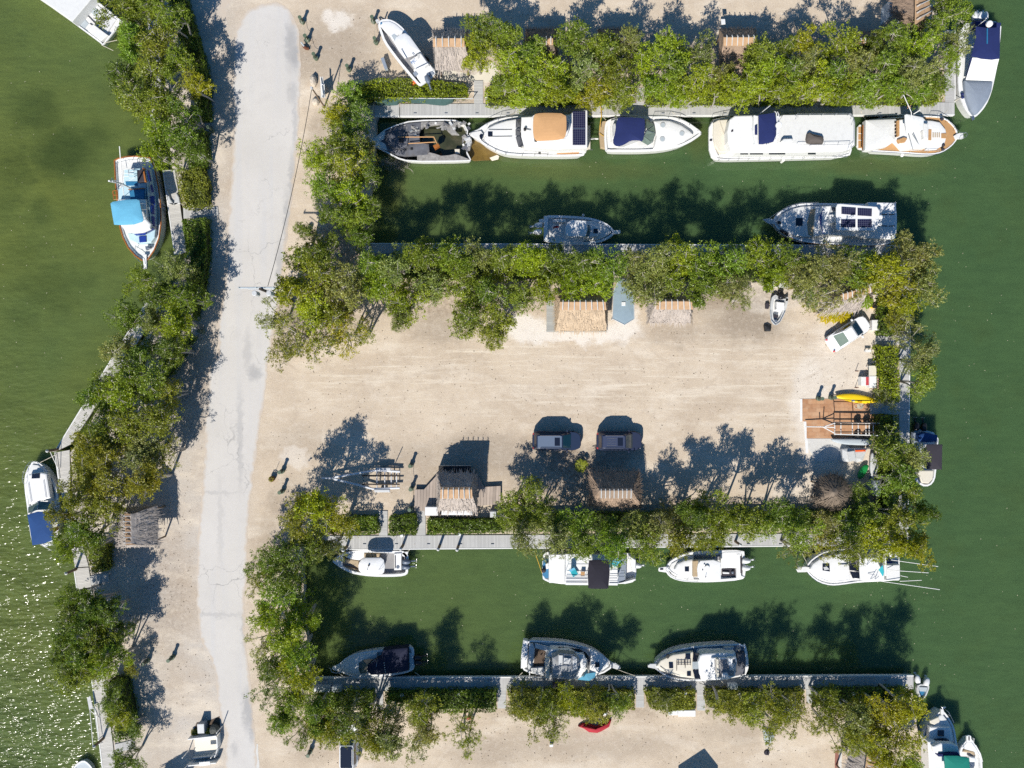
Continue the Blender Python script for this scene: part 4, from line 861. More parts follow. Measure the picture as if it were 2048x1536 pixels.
# ---- long houseboat
b = Craft('houseboat', 'long white houseboat with a navy canopy on its big flat roof', 'houseboat', (1400, 190, 6.0235),
    [(105, 500), (105, 380), (150, 310), (230, 282), (400, 262), (1000, 252), (1700, 242), (1800, 245), (1836, 300), (1836, 640), (1800, 747), (1400, 758), (1000, 768), (600, 776), (200, 784), (140, 752), (108, 650)], .35, .14, .25)
b.s('front_deck', [(165, 330), (220, 300), (360, 290), (360, 690), (230, 690), (175, 600), (160, 480)], .2, .85, CREAM, .08)
b.s('bow_moulding', [(108, 500), (112, 380), (150, 318), (165, 340), (158, 480), (172, 610), (230, 735), (180, 770), (140, 745), (112, 650)], .3, .62, WHITE, .10)
b.s('cabin', [(360, 290), (420, 245), (700, 238), (1000, 240), (1180, 222), (1815, 217), (1860, 260), (1875, 330), (1875, 600), (1820, 652), (1700, 680), (700, 690), (440, 692), (375, 652), (338, 560), (332, 420)], .25, 2.05, WHITE, .14)
b.s('upper_deck', [(960, 300), (1000, 240), (1800, 235), (1845, 270), (1855, 340), (1850, 585), (1690, 590), (1180, 590), (930, 590)], 2.04, 2.16, WHITE2, .03)
for x0, x1 in ((485, 580), (600, 760), (830, 1028), (1300, 1395)): b.q('side_window', [(x0, 716, 1.6), (x1, 716, 1.6), (x1, 704, 1.82), (x0, 704, 1.82)], GLASS)
b.s('flybridge_console', [(652, 240), (703, 250), (703, 592), (665, 592), (645, 420)], 2.04, 2.75, WHITE, .06)
b.q('console_glass', [(660, 375, 2.9), (690, 375, 3.1), (690, 480, 3.1), (660, 480, 2.9)], NAVY, .03)
b.canopy('bimini_top', [(705, 240), (900, 212), (922, 300), (918, 520), (890, 562), (760, 592), (708, 592)], 3.6, NAVY, 2.1, [(730, 260), (880, 250), (880, 540), (730, 570)], .12, 0)
arch = [[(880, 205, 2.2), (905, 200, 3.65), (920, 215, 3.75), (930, 350, 3.8), (925, 480, 3.8), (890, 560, 3.6), (800, 600, 2.2)], [(905, 205, 2.2), (935, 205, 3.6), (948, 230, 3.7), (952, 350, 3.75), (945, 500, 3.75), (905, 560, 3.5), (820, 600, 2.2)]]
b.ts('radar_arch', arch+[[(922, 260, 3.75), (950, 260, 3.72)], [(925, 470, 3.78), (948, 470, 3.75)]], .05, WHITE); b.cyl('radome', (955, 355), 36, 3.75, 3.98, WHITE, .08)
b.s('lifted_dinghy', [(1290, 520), (1300, 460), (1325, 440), (1360, 462), (1480, 490), (1500, 530), (1490, 578), (1400, 580), (1305, 568)], 2.1, 2.6, BROWNC, .15, .12); b.s('deck_box', [(985, 550), (1010, 525), (1110, 522), (1122, 560), (1090, 578), (1000, 582)], 2.1, 2.7, WPAINT, .08)
b.rail('roof_rail', [(1180, 265), (1180, 222), (1815, 218), (1850, 260), (1862, 330), (1862, 600), (1815, 648)], 2.05, .8); b.rail('roof_rail', [(1180, 600), (1680, 595), (1815, 590)], 2.15, .5); b.rail('side_rail', [(240, 770), (600, 764), (1000, 757), (1400, 747), (1780, 738)], .35, .7, None, .02, .9); b.rail('bow_rail', [(150, 300), (280, 268), (370, 255)], .35, .8)
b.ts('stern_ladder', [[(1620, 670, .9), (1750, 665, .9), (1720, 735, .9), (1590, 740, .9), (1620, 670, .9)], [(1690, 668, .9), (1670, 735, .9)]], .025, STEEL)
b.t('whip_antenna', [(725, 222, 2.6), (845, 128, 5.2)], .035, WPAINT); b.t('bow_line', [(232, 300, .9), (300, 500, .9), (330, 680, .9), (370, 700, .6)], .025, ROPE)
b.cyl('fender', (1008, 785), 16, -.7, -.1, WPAINT); b.s('roof_hatch', [(378, 425), (400, 412), (402, 438), (378, 445)], 2.04, 2.12, CHARC, .01); b.s('windlass', [(120, 535), (150, 530), (148, 550), (122, 550)], .6, .75, CHARC, .03)

# ---- teak decked sport fisher
b = Craft('sport_fishing_boat', 'white sport fishing boat with teak decks and a covered cockpit', 'boat', (1700, 190, 7.877),
    [(205, 876), (800, 906), (1100, 932), (1300, 937), (1450, 908), (1600, 812), (1690, 700), (1700, 640), (1690, 560), (1640, 470), (1500, 350), (1300, 322), (900, 332), (500, 367), (255, 392), (205, 470)], .35, .10, .27, WHITE, TEAK, rub=NAVY)
b.s('swim_platform', [(120, 500), (150, 466), (218, 460), (218, 862), (140, 850), (110, 800)], -.75, -.5, WHITE, .04); 
for y0, y1 in ((500, 600), (615, 705), (720, 835)): b.s('teak_board', [(132, y0), (205, y0), (205, y1), (132, y1)], -.51, -.48, TEAK, 0)
b.s('trunk_cabin', [(1180, 395), (1290, 400), (1420, 425), (1510, 540), (1532, 640), (1490, 780), (1380, 850), (1200, 862)], .27, .62, WHITE, .10, .06)
b.s('teak_panel', [(1230, 540), (1286, 540), (1282, 712), (1210, 708)], .60, .70, TEAK, .01); b.s('teak_panel', [(1440, 602), (1522, 602), (1522, 680), (1440, 680)], .60, .71, TEAK, .01)
for x in (1305, 1337, 1369, 1401): b.s('step_slat', [(x, 590), (x+14, 590), (x+14, 668), (x, 668)], .62, .72, SEATT, 0)
b.s('cockpit_cover', [(250, 392), (720, 372), (742, 390), (762, 420), (722, 560), (700, 680), (740, 702), (600, 800), (320, 868), (240, 862)], .3, 1.0, WHITE2, .10, .10)
b.s('transom_rail', [(205, 470), (240, 465), (230, 868), (203, 860)], .35, .55, TEAKD, .03)
b.s('helm_deck', [(730, 395), (1000, 350), (1150, 345), (1245, 450), (1240, 700), (1200, 830), (850, 850), (770, 760), (700, 690)], .27, 1.0, WHITE, .10)
b.s('bulkhead', [(745, 400), (782, 396), (782, 640), (750, 650)], .9, 1.3, TEAK, .03); b.s('helm_seat', [(752, 700), (850, 662), (910, 680), (870, 740), (785, 752)], .9, 1.25, TEAK, .05)
b.s('hardtop', [(866, 312), (895, 297), (1010, 320), (1130, 345), (1168, 382), (1155, 540), (1120, 556), (1000, 578), (892, 602), (872, 420)], 2.55, 2.68, WHITE, .05, .05)
b.ts('hardtop_frame', [[(880, 560, 1.0), (900, 560, 2.55)], [(1140, 540, 1.0), (1120, 540, 2.55)], [(880, 340, 1.0), (895, 340, 2.55)], [(1130, 380, 1.0), (1130, 380, 2.55)], [(920, 600, 2.4), (990, 860, .9)], [(980, 610, 2.3), (1080, 770, 1.0)], [(1080, 770, 1.0), (1200, 840, .8)]], .035, STEEL)
b.s('windscreen', [(1165, 440), (1240, 450), (1235, 690), (1165, 690), (1150, 560)], .95, 1.5, WHITE2, .1)
for k in range(5): b.q('cover_strap', [(700+k*3, 415+k*55, 1.12), (722+k*3, 412+k*55, 1.12), (722, 445+k*55, 1.12), (702, 448+k*55, 1.12)], BLACKP, .01)
o = b.t('outrigger', [(985, 600, 2.5), (965, 270, 3.0), (845, 0, 5.0)], .035, WPAINT); b.ts('spreader', [[(905, 212, 3.3), (960, 160, 3.3)], [(905, 170, 3.3), (955, 200, 3.3)]], .03, TANC, o)
b.t('outrigger', [(1000, 300, 2.7), (1110, 232, 3.2)], .04, WPAINT); b.s('pulpit', [(1640, 640), (1700, 600), (1785, 598), (1790, 680), (1760, 692), (1660, 692)], .36, .5, WHITE2, .03)
b.rail('bow_rail', [(1300, 330), (1430, 330), (1560, 400), (1680, 540), (1740, 590), (1830, 590), (1855, 620), (1830, 660), (1760, 680)], .38, .55); b.rail('side_rail', [(980, 880), (1250, 880), (1420, 865)], .38, .5)
for p in ((1470, 790), (1465, 855), (1450, 380)): b.ball('fender', p, .16, .65, CHARC, 1.1)
o = b.t('fender_line', [(1000, 920, .3), (850, 945, -.1)], .02, ROPE); b.ball('fender', (820, 948), .19, -.2, WPAINT); b.fender((500, 335), -.1, GREYW); b.fender((440, 290), .1, GREYW)

# ---- navy covered boat at the tip of the upper peninsula
b = Craft('covered_boat', 'motor boat with navy canopy, white screen panel and grey bow cover', 'boat', (1900, 20, 6.676),
    [(110, 560), (108, 900), (120, 1080), (160, 1230), (230, 1355), (310, 1440), (380, 1400), (480, 1280), (550, 1120), (595, 930), (640, 700), (672, 400), (690, 160), (400, 140), (150, 190)], .25, .38, .1)
b.s('bow_cover', [(202, 938), (578, 948), (560, 1080), (520, 1185), (440, 1305), (372, 1382), (330, 1395), (280, 1330), (240, 1222), (205, 1100)], .2, .62, GREYC, .12, .22)
b.q('front_screen', [(208, 935, .75), (578, 948, .75), (655, 650, 2.0), (300, 635, 2.0)], WHITE2, .03); b.q('side_screen', [(205, 900, .5), (208, 935, .75), (300, 638, 2.0), (280, 630, 1.9)], NAVY, .03)
b.canopy('bimini_top', [(345, 215), (500, 240), (672, 228), (665, 648), (560, 662), (420, 650), (285, 615), (340, 400)], 2.3, NAVY, .3, [(370, 260), (640, 260), (640, 620), (330, 590)], .12, 0)
b.q('canopy_stripe', [(490, 245, 2.44), (506, 245, 2.44), (504, 450, 2.47), (488, 450, 2.47)], DKAQUA, .02)
b.s('stern_cover', [(340, 140), (690, 165), (675, 235), (500, 235), (345, 210)], .3, 1.2, NAVY, .08); b.cyl('radome', (540, 175), 40, 2.2, 2.45, WHITE, .08); b.t('radome_mast', [(540, 175, 1.0), (540, 175, 2.2)], .05, WPAINT); b.t('antenna', [(375, 205, 1.2), (475, 130, 2.2)], .03, WPAINT)
for x in (350, 420, 490): b.outboard((x, 70), (.05, -1), WMOT, .6)
b.s('anchor_roller', [(285, 1425), (325, 1415), (330, 1460), (300, 1475)], .2, .34, STEEL, .02); b.ball('fender', (165, 1125), .15, .5, NAVY); b.ball('fender', (170, 1165), .15, .5, NAVY); b.t('mooring_line', [(150, 1170, .3), (65, 1215, .2)], .05, ROPE)

# ---- grey boat in tree shade, upper basin
b = Craft('cuddy_boat', 'white cuddy cabin fishing boat with twin outboards dappled with leaf shade', 'boat', (1030, 390, 7.877),
    [(460, 320), (700, 322), (1000, 335), (1200, 360), (1350, 402), (1480, 470), (1560, 552), (1570, 590), (1540, 640), (1450, 700), (1330, 750), (1100, 775), (800, 766), (520, 742), (450, 720)], .10, .22, -.25)
b.s('foredeck', [(1080, 400), (1250, 410), (1400, 470), (1500, 550), (1515, 590), (1420, 660), (1300, 710), (1080, 720)], -.25, .18, WHITE2, .06, .06)
b.s('cuddy_cabin', [(1090, 450), (1190, 450), (1310, 500), (1342, 570), (1300, 650), (1160, 680), (1090, 670)], .1, .62, WHITE, .14)
b.s('hatch', [(1238, 530), (1306, 532), (1306, 602), (1238, 600)], .6, .70, GLASS, .01)
b.q('windshield', [(1178, 478, .65), (1190, 560, .65), (1135, 560, 1.45), (1125, 460, 1.45)], TGLASS); b.q('windshield', [(1190, 570, .65), (1165, 655, .65), (1115, 650, 1.45), (1135, 565, 1.45)], TGLASS)
b.s('hardtop', [(790, 520), (830, 430), (900, 390), (1118, 405), (1140, 480), (1140, 560), (1112, 655), (850, 655), (800, 640)], 1.55, 1.67, WHITE, .05, .04)
b.ts('hardtop_frame', [[(x, y, 0), (x, y, 1.55)] for x, y in ((830, 440), (1090, 430), (1090, 640), (840, 640))], .03, STEEL)
b.s('transom_box', [(455, 330), (520, 325), (515, 740), (452, 715)], -.25, .22, WHITE, .06); b.s('bait_tank', [(600, 380), (800, 375), (800, 430), (600, 430)], -.25, .2, WHITE2, .05); b.s('red_towel', [(600, 505), (650, 485), (700, 495), (690, 510), (600, 522)], -.24, -.18, REDC, .01)
b.s('swim_bracket', [(378, 380), (455, 375), (455, 440), (385, 440)], -.6, -.2, WHITE, .04); b.outboard((375, 468), (-1, .08), WMOT, .7); b.outboard((365, 575), (-1, .03), WMOT, .7)
b.s('pulpit', [(1550, 555), (1660, 550), (1668, 590), (1640, 615), (1560, 612)], .1, .22, WHITE2, .03); b.ball('fender', (1075, 318), .15, -.1, GREYW)

# ---- solar roof trawler, upper basin
b = Craft('trawler', 'white trawler with four black solar panels on its hardtop', 'yacht', (1520, 380, 6.827),
    [(180, 420), (195, 370), (250, 310), (400, 222), (550, 183), (800, 178), (1060, 182), (1480, 190), (1840, 200), (1868, 300), (1870, 450), (1855, 660), (1800, 742), (1400, 762), (900, 742), (600, 712), (450, 662), (300, 582), (210, 500)], .45, .16, .3, rub=TEAKD)
b.s('foredeck', [(235, 420), (300, 330), (420, 265), (560, 225), (760, 215), (780, 640), (600, 640), (450, 620), (300, 530)], .3, .62, WHITE2, .06, .05); b.s('tan_mat', [(690, 270), (755, 250), (745, 650), (660, 610), (640, 450)], .60, .67, SEATT, .01)
b.s('trunk_cabin', [(770, 225), (850, 222), (870, 222), (835, 330), (830, 480), (862, 610), (740, 640), (748, 450)], .3, .95, WHITE, .10)
b.s('wheelhouse', [(850, 222), (1060, 205), (1450, 230), (1450, 640), (960, 610), (865, 612), (832, 480), (838, 330)], .3, 1.35, WHITE, .10)
b.q('windshield', [(850, 230, .98), (872, 230, 1.4), (840, 330, 1.42), (818, 330, .98)], BGLASS); b.q('windshield', [(816, 335, .98), (840, 335, 1.42), (836, 475, 1.42), (812, 475, .98)], BGLASS); b.q('windshield', [(812, 480, .98), (836, 480, 1.42), (868, 600, 1.4), (846, 605, .98)], BGLASS)
b.s('helm_well', [(975, 225), (1060, 220), (1060, 570), (970, 580), (945, 470), (945, 330)], 1.3, 1.5, GREYW, .04); b.s('helm_seat', [(955, 335), (1050, 320), (1050, 440), (955, 458)], 1.4, 1.8, WHITE, .05); b.ball('steering_wheel', (1005, 260), .22, 1.7, GLASS, .5)
o = b.s('hardtop', [(1060, 190), (1100, 186), (1600, 228), (1640, 290), (1602, 555), (1560, 560), (1060, 552), (1040, 520), (1042, 230)], 2.45, 2.58, WHITE, .06)
for q in ([(1115, 230), (1310, 242), (1305, 340), (1115, 326)], [(1335, 246), (1530, 256), (1526, 358), (1336, 346)], [(1110, 400), (1305, 400), (1305, 506), (1110, 506)], [(1335, 400), (1526, 400), (1526, 508), (1335, 508)]): b.s('solar_panel', q, 2.57, 2.64, SOLAR, .01, parent=o)
b.ts('hardtop_frame', [[(x, y, 1.2), (x, y, 2.45)] for x, y in ((1075, 215), (1590, 260), (1580, 540), (1075, 530), (1330, 540), (1330, 215))], .035, WPAINT, o)
b.s('aft_deck', [(1480, 165), (1860, 172), (1872, 420), (1845, 672), (1440, 662), (1430, 400)], .3, 1.1, WHITE, .08); 
b.ball('dome_antenna', (1640, 370), .26, 2.35, WHITE, .8); b.ball('dome_antenna', (1630, 465), .26, 2.35, WHITE, .8)
for yy in (330, 488): b.ts('rod_holder', [[(1660, yy, 1.3), (1740, yy+6, 1.5)], [(1760, yy+6, 1.5), (1835, yy, 1.3)]], .05, BLACKP)
b.t('crane', [(1700, 280, 1.2), (1860, 165, 1.9)], .045, STEEL); b.s('hatch', [(495, 382), (585, 382), (582, 488), (492, 484)], .62, .74, GLASS, .01); b.s('hatch', [(240, 425), (280, 420), (290, 460), (250, 462)], .6, .7, BLACKP, .02)
for p in ((290, 560), (330, 580), (365, 605)): b.ball('fender', p, .17, .6, BLACKP)
b.s('pulpit', [(40, 400), (120, 385), (195, 400), (190, 468), (105, 452)], .45, .6, GREYW, .03); b.rail('bow_rail', [(120, 392), (250, 300), (400, 212), (560, 172), (800, 168)], .45, .7); b.rail('bow_rail', [(110, 450), (210, 520), (300, 600), (450, 680), (600, 730)], .45, .7); b.rail('side_rail', [(1060, 690), (1400, 700), (1800, 700)], .45, .5)

# ---- open boat with white T-top
b = Craft('center_console', 'white open fishing boat with a rounded white T-top and two grey outboards', 'boat', (650, 1070, 7.877),
    [(110, 412), (200, 340), (300, 282), (450, 247), (700, 236), (1000, 248), (1310, 258), (1312, 560), (1290, 628), (1170, 656), (850, 660), (600, 642), (400, 602), (250, 522), (150, 452)], .0, .24, -.45, None, SOLE)
b.s('bow_deck', [(140, 412), (270, 330), (285, 350), (270, 500), (240, 495)], -.4, .03, WHITE, .04); b.s('bow_cushion', [(285, 375), (372, 382), (530, 405), (530, 530), (490, 500), (400, 450), (290, 452)], -.45, -.12, SEATT, .06); b.s('bow_cushion', [(290, 520), (400, 570), (540, 600), (545, 585), (500, 540), (300, 490)], -.45, -.15, SEATT, .04)
b.s('bow_liner', [(310, 340), (450, 285), (620, 275), (620, 345), (540, 400), (380, 378)], -.45, -.1, WHITE, .06); b.s('side_seat', [(615, 290), (862, 290), (862, 350), (612, 352)], -.45, .0, SEATT, .08); b.s('console', [(600, 400), (760, 400), (780, 560), (600, 560)], -.45, .6, WHITE, .08); b.s('leaning_post', [(820, 410), (900, 410), (900, 560), (820, 560)], -.45, .45, SEATT, .08)
b.canopy('t_top', [(525, 480), (540, 430), (580, 385), (650, 360), (880, 357), (925, 392), (945, 500), (930, 585), (900, 615), (660, 615), (570, 600), (530, 550)], 1.75, WHITE, -.4, [(620, 420), (880, 410), (880, 560), (620, 560)], .14, 0)
b.t('antenna', [(680, 500, 1.9), (640, 620, 2.2)], .03, WPAINT); b.ball('gps_dome', (690, 480), .09, 1.98, BLACKP); b.t('light_pole', [(845, 548, 1.85), (930, 500, 2.6)], .015, STEEL)
b.s('transom', [(1090, 292), (1205, 282), (1205, 552), (1088, 556)], -.45, .12, WHITE, .06); b.cyl('live_well', (1147, 505), 26, .1, .16, GREYM, .01); b.s('rod_rack', [(1100, 330), (1110, 330), (1110, 525), (1100, 525)], .1, .2, CHARC, .01)
b.s('stern_step', [(1210, 275), (1312, 262), (1290, 360), (1215, 330)], -.45, .0, WHITE, .04); b.outboard((1275, 430), (1, .0), GREYM, .75); b.outboard((1268, 512), (1, .04), GREYM, .75)

# ---- sundeck houseboat
b = Craft('party_houseboat', 'white two deck houseboat with a black canopy and teal chairs under overhanging trees', 'houseboat', (1060, 1070, 7.877),
    [(195, 690), (200, 330), (260, 262), (600, 258), (1300, 262), (1640, 300), (1672, 420), (1672, 690), (1600, 760), (1300, 775), (560, 780), (300, 745), (240, 715)], -.2, .15, -.35)
b.s('lower_cabin', [(300, 330), (1390, 335), (1390, 760), (300, 755)], -.35, 1.45, WHITE, .06); b.s('front_roof', [(300, 310), (548, 310), (548, 755), (300, 755)], 1.40, 1.58, WHITE, .03)
b.s('sundeck', [(548, 300), (1380, 310), (1384, 795), (560, 788)], 1.40, 1.66, WHITE, .04)
b.rail('sundeck_rail', [(560, 330), (560, 640), (900, 640)], 1.66, .9); b.ts('rail_bars', [[(565, 660+k*28, 1.7+.15*(3-k)), (905, 662+k*28, 1.7+.15*(3-k))] for k in range(4)]+[[(1250, 640+k*38, 1.7+.15*(3-k)), (1380, 640+k*38, 1.7+.15*(3-k))] for k in range(4)], .025, STEEL)
b.ts('ladder', [[(1380, 690, 1.7), (1400, 600, 2.4), (1440, 560, 2.5), (1490, 560, 2.4), (1500, 690, 1.2)], [(1400, 600, 2.3), (1490, 600, 2.2)], [(1385, 650, 1.9), (1495, 650, 1.8)]], .03, STEEL)
b.canopy('sun_canopy', [(930, 400), (1080, 392), (1245, 408), (1256, 600), (1235, 838), (1200, 850), (960, 848), (920, 835), (908, 600)], 3.3, BLACK, 1.66, [(950, 440), (1220, 440), (1210, 800), (950, 800)], .15, 0)
def deckchair(px, ang, lab):
    x, y = W(px, 1.9); r = thing('beach_chair', lab, 'chair', (x, y, 1.672), 'teal chairs on the houseboat')
    M = Matrix.Rotation(ang, 3, 'Z')
    def T(u, v, z): q = M @ Vector((u, v, 0)); return (x+q.x, y+q.y, 1.672+z)
    mb = MB(); mb.plate([T(-.28, -.3, .3), T(.28, -.3, .3), T(.28, .28, .24), T(-.28, .28, .24)], .04); mb.build('seat', TEAL, r)
    mb = MB(); mb.plate([T(-.28, .26, .26), T(.28, .26, .26), T(.28, .62, .85), T(-.28, .62, .85)], .04); mb.build('backrest', AQUA, r)
    for u in (-.26, .26):
        mb = MB(); mb.tube([T(u, -.3, .3), T(u, -.3, 0), T(u, .5, 0), T(u, .3, .26)], .02, 5); mb.build('leg', STEEL, r)
deckchair((1060+695/7.877, 1070+595/7.877), .5, 'teal beach chair beside the small brown table on the houseboat sundeck'); deckchair((1060+1340/7.877, 1070+440/7.877), -.9, 'teal beach chair right of the black canopy on the houseboat sundeck')
b.s('stern_panel', [(1390, 345), (1520, 350), (1510, 700), (1390, 770)], -.35, .2, GREYC, .04); b.s('stern_box', [(1560, 330), (1668, 395), (1665, 580), (1620, 580)], -.3, .5, WHITE, .06); b.s('stern_wall', [(1400, 760), (1660, 690), (1670, 712), (1500, 772)], -.3, .35, WHITE, .03)
b.s('bow_deck', [(205, 400), (300, 380), (300, 680), (240, 680), (200, 640)], -.3, .05, DKAQUA, .04); b.ball('bow_fender', (215, 560), .24, .2, CHARC); b.s('bow_box', [(245, 460), (290, 440), (295, 530), (255, 540)], .0, .4, WPAINT, .04); b.outboard((1695, 490), (1, .1), WMOT, .6)
b.t('mooring_line', [(190, 600, .1), (80, 280, .1)], .03, YROPE)
x, y = W((1060+832/7.877, 1070+615/7.877), 2.1); r = thing('side_table', 'small brown wooden table beside a teal chair on the houseboat', 'table', (x, y, 1.67)); mb = MB(); mb.box((x, y, 2.02), (.38, .42, .05), 0, .01); mb.build('tabletop', TEAK, r)
for u in (-.15, .15):
    for v in (-.17, .17): mb = MB(); mb.box((x+u, y+v, 1.67), (.04, .04, .35)); mb.build('leg', TEAKD, r)

# ---- white cruiser with white outboards
b = Craft('walkaround_boat', 'white walkaround fishing boat with a square cockpit hatch and two white outboards', 'boat', (1300, 1070, 7.877),
    [(235, 545), (270, 470), (330, 400), (500, 310), (700, 262), (1000, 247), (1480, 237), (1492, 330), (1510, 640), (1450, 710), (1000, 745), (600, 742), (420, 712), (300, 655)], .12, .25, -.2)
b.s('pulpit', [(132, 545), (140, 515), (240, 500), (300, 500), (300, 590), (240, 590), (140, 575)], .12, .26, WHITE, .04); b.s('anchor', [(160, 532), (210, 530), (210, 550), (160, 552)], .25, .33, CHARC, .01)
b.s('foredeck', [(290, 545), (340, 450), (500, 360), (690, 320), (690, 700), (450, 680), (350, 620)], -.1, .22, WHITE2, .05); b.s('trunk_cabin', [(385, 545), (440, 450), (560, 400), (690, 385), (690, 665), (480, 650), (400, 600)], .2, .58, WHITE, .12, .05); b.s('hatch', [(550, 505), (615, 505), (615, 575), (550, 575)], .58, .69, GLASS, .01)
b.s('cabin_side', [(690, 330), (1110, 325), (1120, 395), (700, 400)], -.2, -.1, SOLE, .02); b.s('console', [(690, 410), (1060, 400), (1060, 680), (690, 670)], -.2, .75, WHITE, .08); b.s('dash', [(680, 410), (760, 400), (752, 662), (680, 662)], .6, .95, SEATT, .06)
o = b.s('hardtop', [(745, 530), (760, 450), (800, 405), (1000, 392), (1115, 430), (1120, 690), (1080, 715), (800, 722), (755, 650)], 1.72, 1.84, WHITE, .05, .05); b.cyl('radome', (903, 515), 38, 1.85, 2.05, WHITE, .06); b.ball('dome_antenna', (858, 466), .08, 1.93, STEEL); b.ball('dome_antenna', (830, 550), .06, 1.92, CHARC); b.t('antenna', [(870, 670, 1.85), (888, 650, 2.2)], .02, CHARC)
b.ts('hardtop_frame', [[(x, y, .0), (x, y, 1.72)] for x, y in ((790, 430), (1090, 440), (1090, 690), (790, 690))], .03, STEEL, o)
b.s('transom_deck', [(1120, 290), (1180, 265), (1440, 262), (1450, 520), (1120, 520)], -.2, .16, WHITE, .06); b.s('cockpit_well', [(1130, 540), (1250, 525), (1340, 530), (1360, 655), (1132, 660)], -.25, -.10, CHARC, .02); b.s('cockpit_seat', [(1150, 585), (1250, 590), (1250, 615), (1150, 612)], -.15, .1, WHITE, .03); b.ball('bucket', (1300, 590), .14, .05, GREYM)
b.s('transom', [(1362, 300), (1420, 295), (1440, 640), (1500, 660), (1440, 700), (1362, 690)], -.2, .2, WHITE, .05); b.s('motor_well', [(1422, 340), (1445, 340), (1450, 600), (1425, 600)], .12, .22, CHARC, .01); b.outboard((1525, 415), (1, -.03), WMOT, .75); b.outboard((1522, 530), (1, -.05), WMOT, .75); b.rail('bow_rail', [(260, 560), (330, 640), (420, 695), (600, 725), (760, 730)], .12, .45)

# ---- sport fisher with outriggers
b = Craft('sport_fishing_boat', 'white sport fishing boat with long white outrigger poles over its stern', 'boat', (1580, 1070, 6.827),
    [(212, 468), (240, 400), (300, 330), (420, 252), (560, 206), (740, 190), (1100, 184), (1478, 178), (1500, 400), (1500, 610), (1300, 632), (930, 647), (700, 682), (560, 692), (400, 652), (280, 562)], .45, .12, .35, rub=NAVY)
b.s('pulpit', [(88, 470), (110, 440), (215, 430), (270, 440), (270, 500), (210, 508), (110, 510)], .45, .6, WHITE2, .04); b.s('foredeck', [(270, 470), (320, 390), (450, 300), (620, 260), (820, 250), (830, 610), (650, 640), (500, 630), (340, 560)], .35, .78, WHITE, .12, .10)
o = b.s('hatch', [(448, 402), (540, 398), (546, 500), (448, 485)], .86, .95, GLASS, .01); b.q('hatch_shade', [(455, 440, .97), (500, 430, .98), (540, 470, .97), (470, 480, .97)], GREYW, .01, o); b.s('front_box', [(685, 402), (805, 402), (805, 485), (685, 485)], .8, .98, WHITE2, .03)
b.s('cabin', [(945, 290), (1200, 280), (1290, 300), (1290, 620), (1000, 625), (955, 615), (938, 450)], .35, 1.5, WHITE, .08)
b.q('windshield', [(822, 302, .9), (955, 305, 1.75), (948, 378, 1.8), (805, 410, .9)], GLASS); b.q('windshield', [(806, 420, .9), (950, 395, 1.8), (950, 495, 1.8), (812, 480, .9)], GLASS); b.q('windshield', [(815, 495, .9), (950, 508, 1.8), (965, 592, 1.75), (855, 588, .9)], GLASS)
b.s('hardtop', [(955, 312), (1210, 308), (1212, 618), (965, 620), (952, 470)], 1.8, 1.95, WHITE, .06); b.ts('rod', [[(1050, 410, 2.0), (1130, 325, 2.3)], [(1065, 525, 2.0), (1160, 545, 2.2)], [(1100, 605, 2.0), (1190, 545, 2.4)], [(1160, 605, 2.0), (1215, 560, 2.4)]], .025, GREYM)
b.q('teal_towel', [(1210, 475, 2.05), (1262, 412, 2.2), (1285, 500, 2.1), (1268, 570, 2.0)], TEAL, .03); b.s('tower_bench', [(1290, 310), (1320, 305), (1322, 560), (1290, 560)], 1.4, 2.1, WHITE, .06); b.s('aft_cover', [(1322, 412), (1500, 408), (1506, 600), (1490, 622), (1318, 622)], .4, 1.25, WHITE2, .05); b.s('cockpit_well', [(1300, 230), (1470, 220), (1480, 400), (1320, 400)], .3, .42, GREYC, .02); b.s('transom', [(1340, 205), (1475, 195), (1490, 330), (1380, 345)], .35, .6, WHITE, .05); b.s('vent', [(1400, 235), (1425, 235), (1432, 300), (1402, 300)], .6, .63, CHARC, 0)
b.q('blue_cushion', [(1325, 360, .6), (1390, 370, .6), (1400, 405, .6), (1330, 400, .6)], BGLASS)
for a_, c_ in (((1380, 340, 1.2), (2022, 430, 3.2)), ((1330, 478, 1.4), (1892, 516, 3.0)), ((1500, 632, .7), (1796, 617, 1.6)), ((1180, 622, 1.2), (2046, 745, 2.6)), ((1510, 555, .6), (1610, 575, 1.0))): b.t('outrigger', [a_, c_], .032, WPAINT)
b.rail('side_rail', [(390, 610), (520, 660), (620, 662), (740, 650), (900, 632)], .45, .5); b.rail('bow_rail', [(240, 385), (300, 315), (420, 240), (560, 194), (740, 178)], .45, .5); b.t('bow_line', [(240, 400, .6), (165, 250, .2)], .03, ROPE)

# ---- black navy covered cruiser
b = Craft('covered_cruiser', 'white cruiser with a black navy cockpit cover tied up at the lower dock', 'boat', (640, 1270, 7.877),
    [(185, 535), (300, 460), (420, 352), (600, 282), (900, 236), (1250, 200), (1462, 176), (1482, 280), (1492, 520), (1420, 582), (1250, 622), (1000, 658), (700, 672), (500, 662), (380, 612), (290, 572)], .1, .22, -.1)
b.s('foredeck', [(310, 540), (330, 470), (440, 375), (620, 310), (900, 275), (900, 640), (700, 645), (500, 630), (390, 590)], -.1, .26, WHITE2, .08, .10); b.q('windshield', [(612, 440, .35), (680, 392, .35), (840, 372, .9), (745, 470, 1.0), (735, 600, 1.0), (640, 615, .35), (612, 550, .35)], TGLASS)
b.s('cockpit_cover', [(990, 242), (1200, 215), (1382, 200), (1392, 570), (1250, 600), (1100, 618), (800, 640), (745, 590), (735, 540), (770, 460), (850, 410), (940, 365)], .1, 1.05, BLKN, .16, .14); b.ts('wiper', [[(800, 440, 1.05), (905, 365, 1.15), (885, 500, 1.15)]], .02, STEEL)
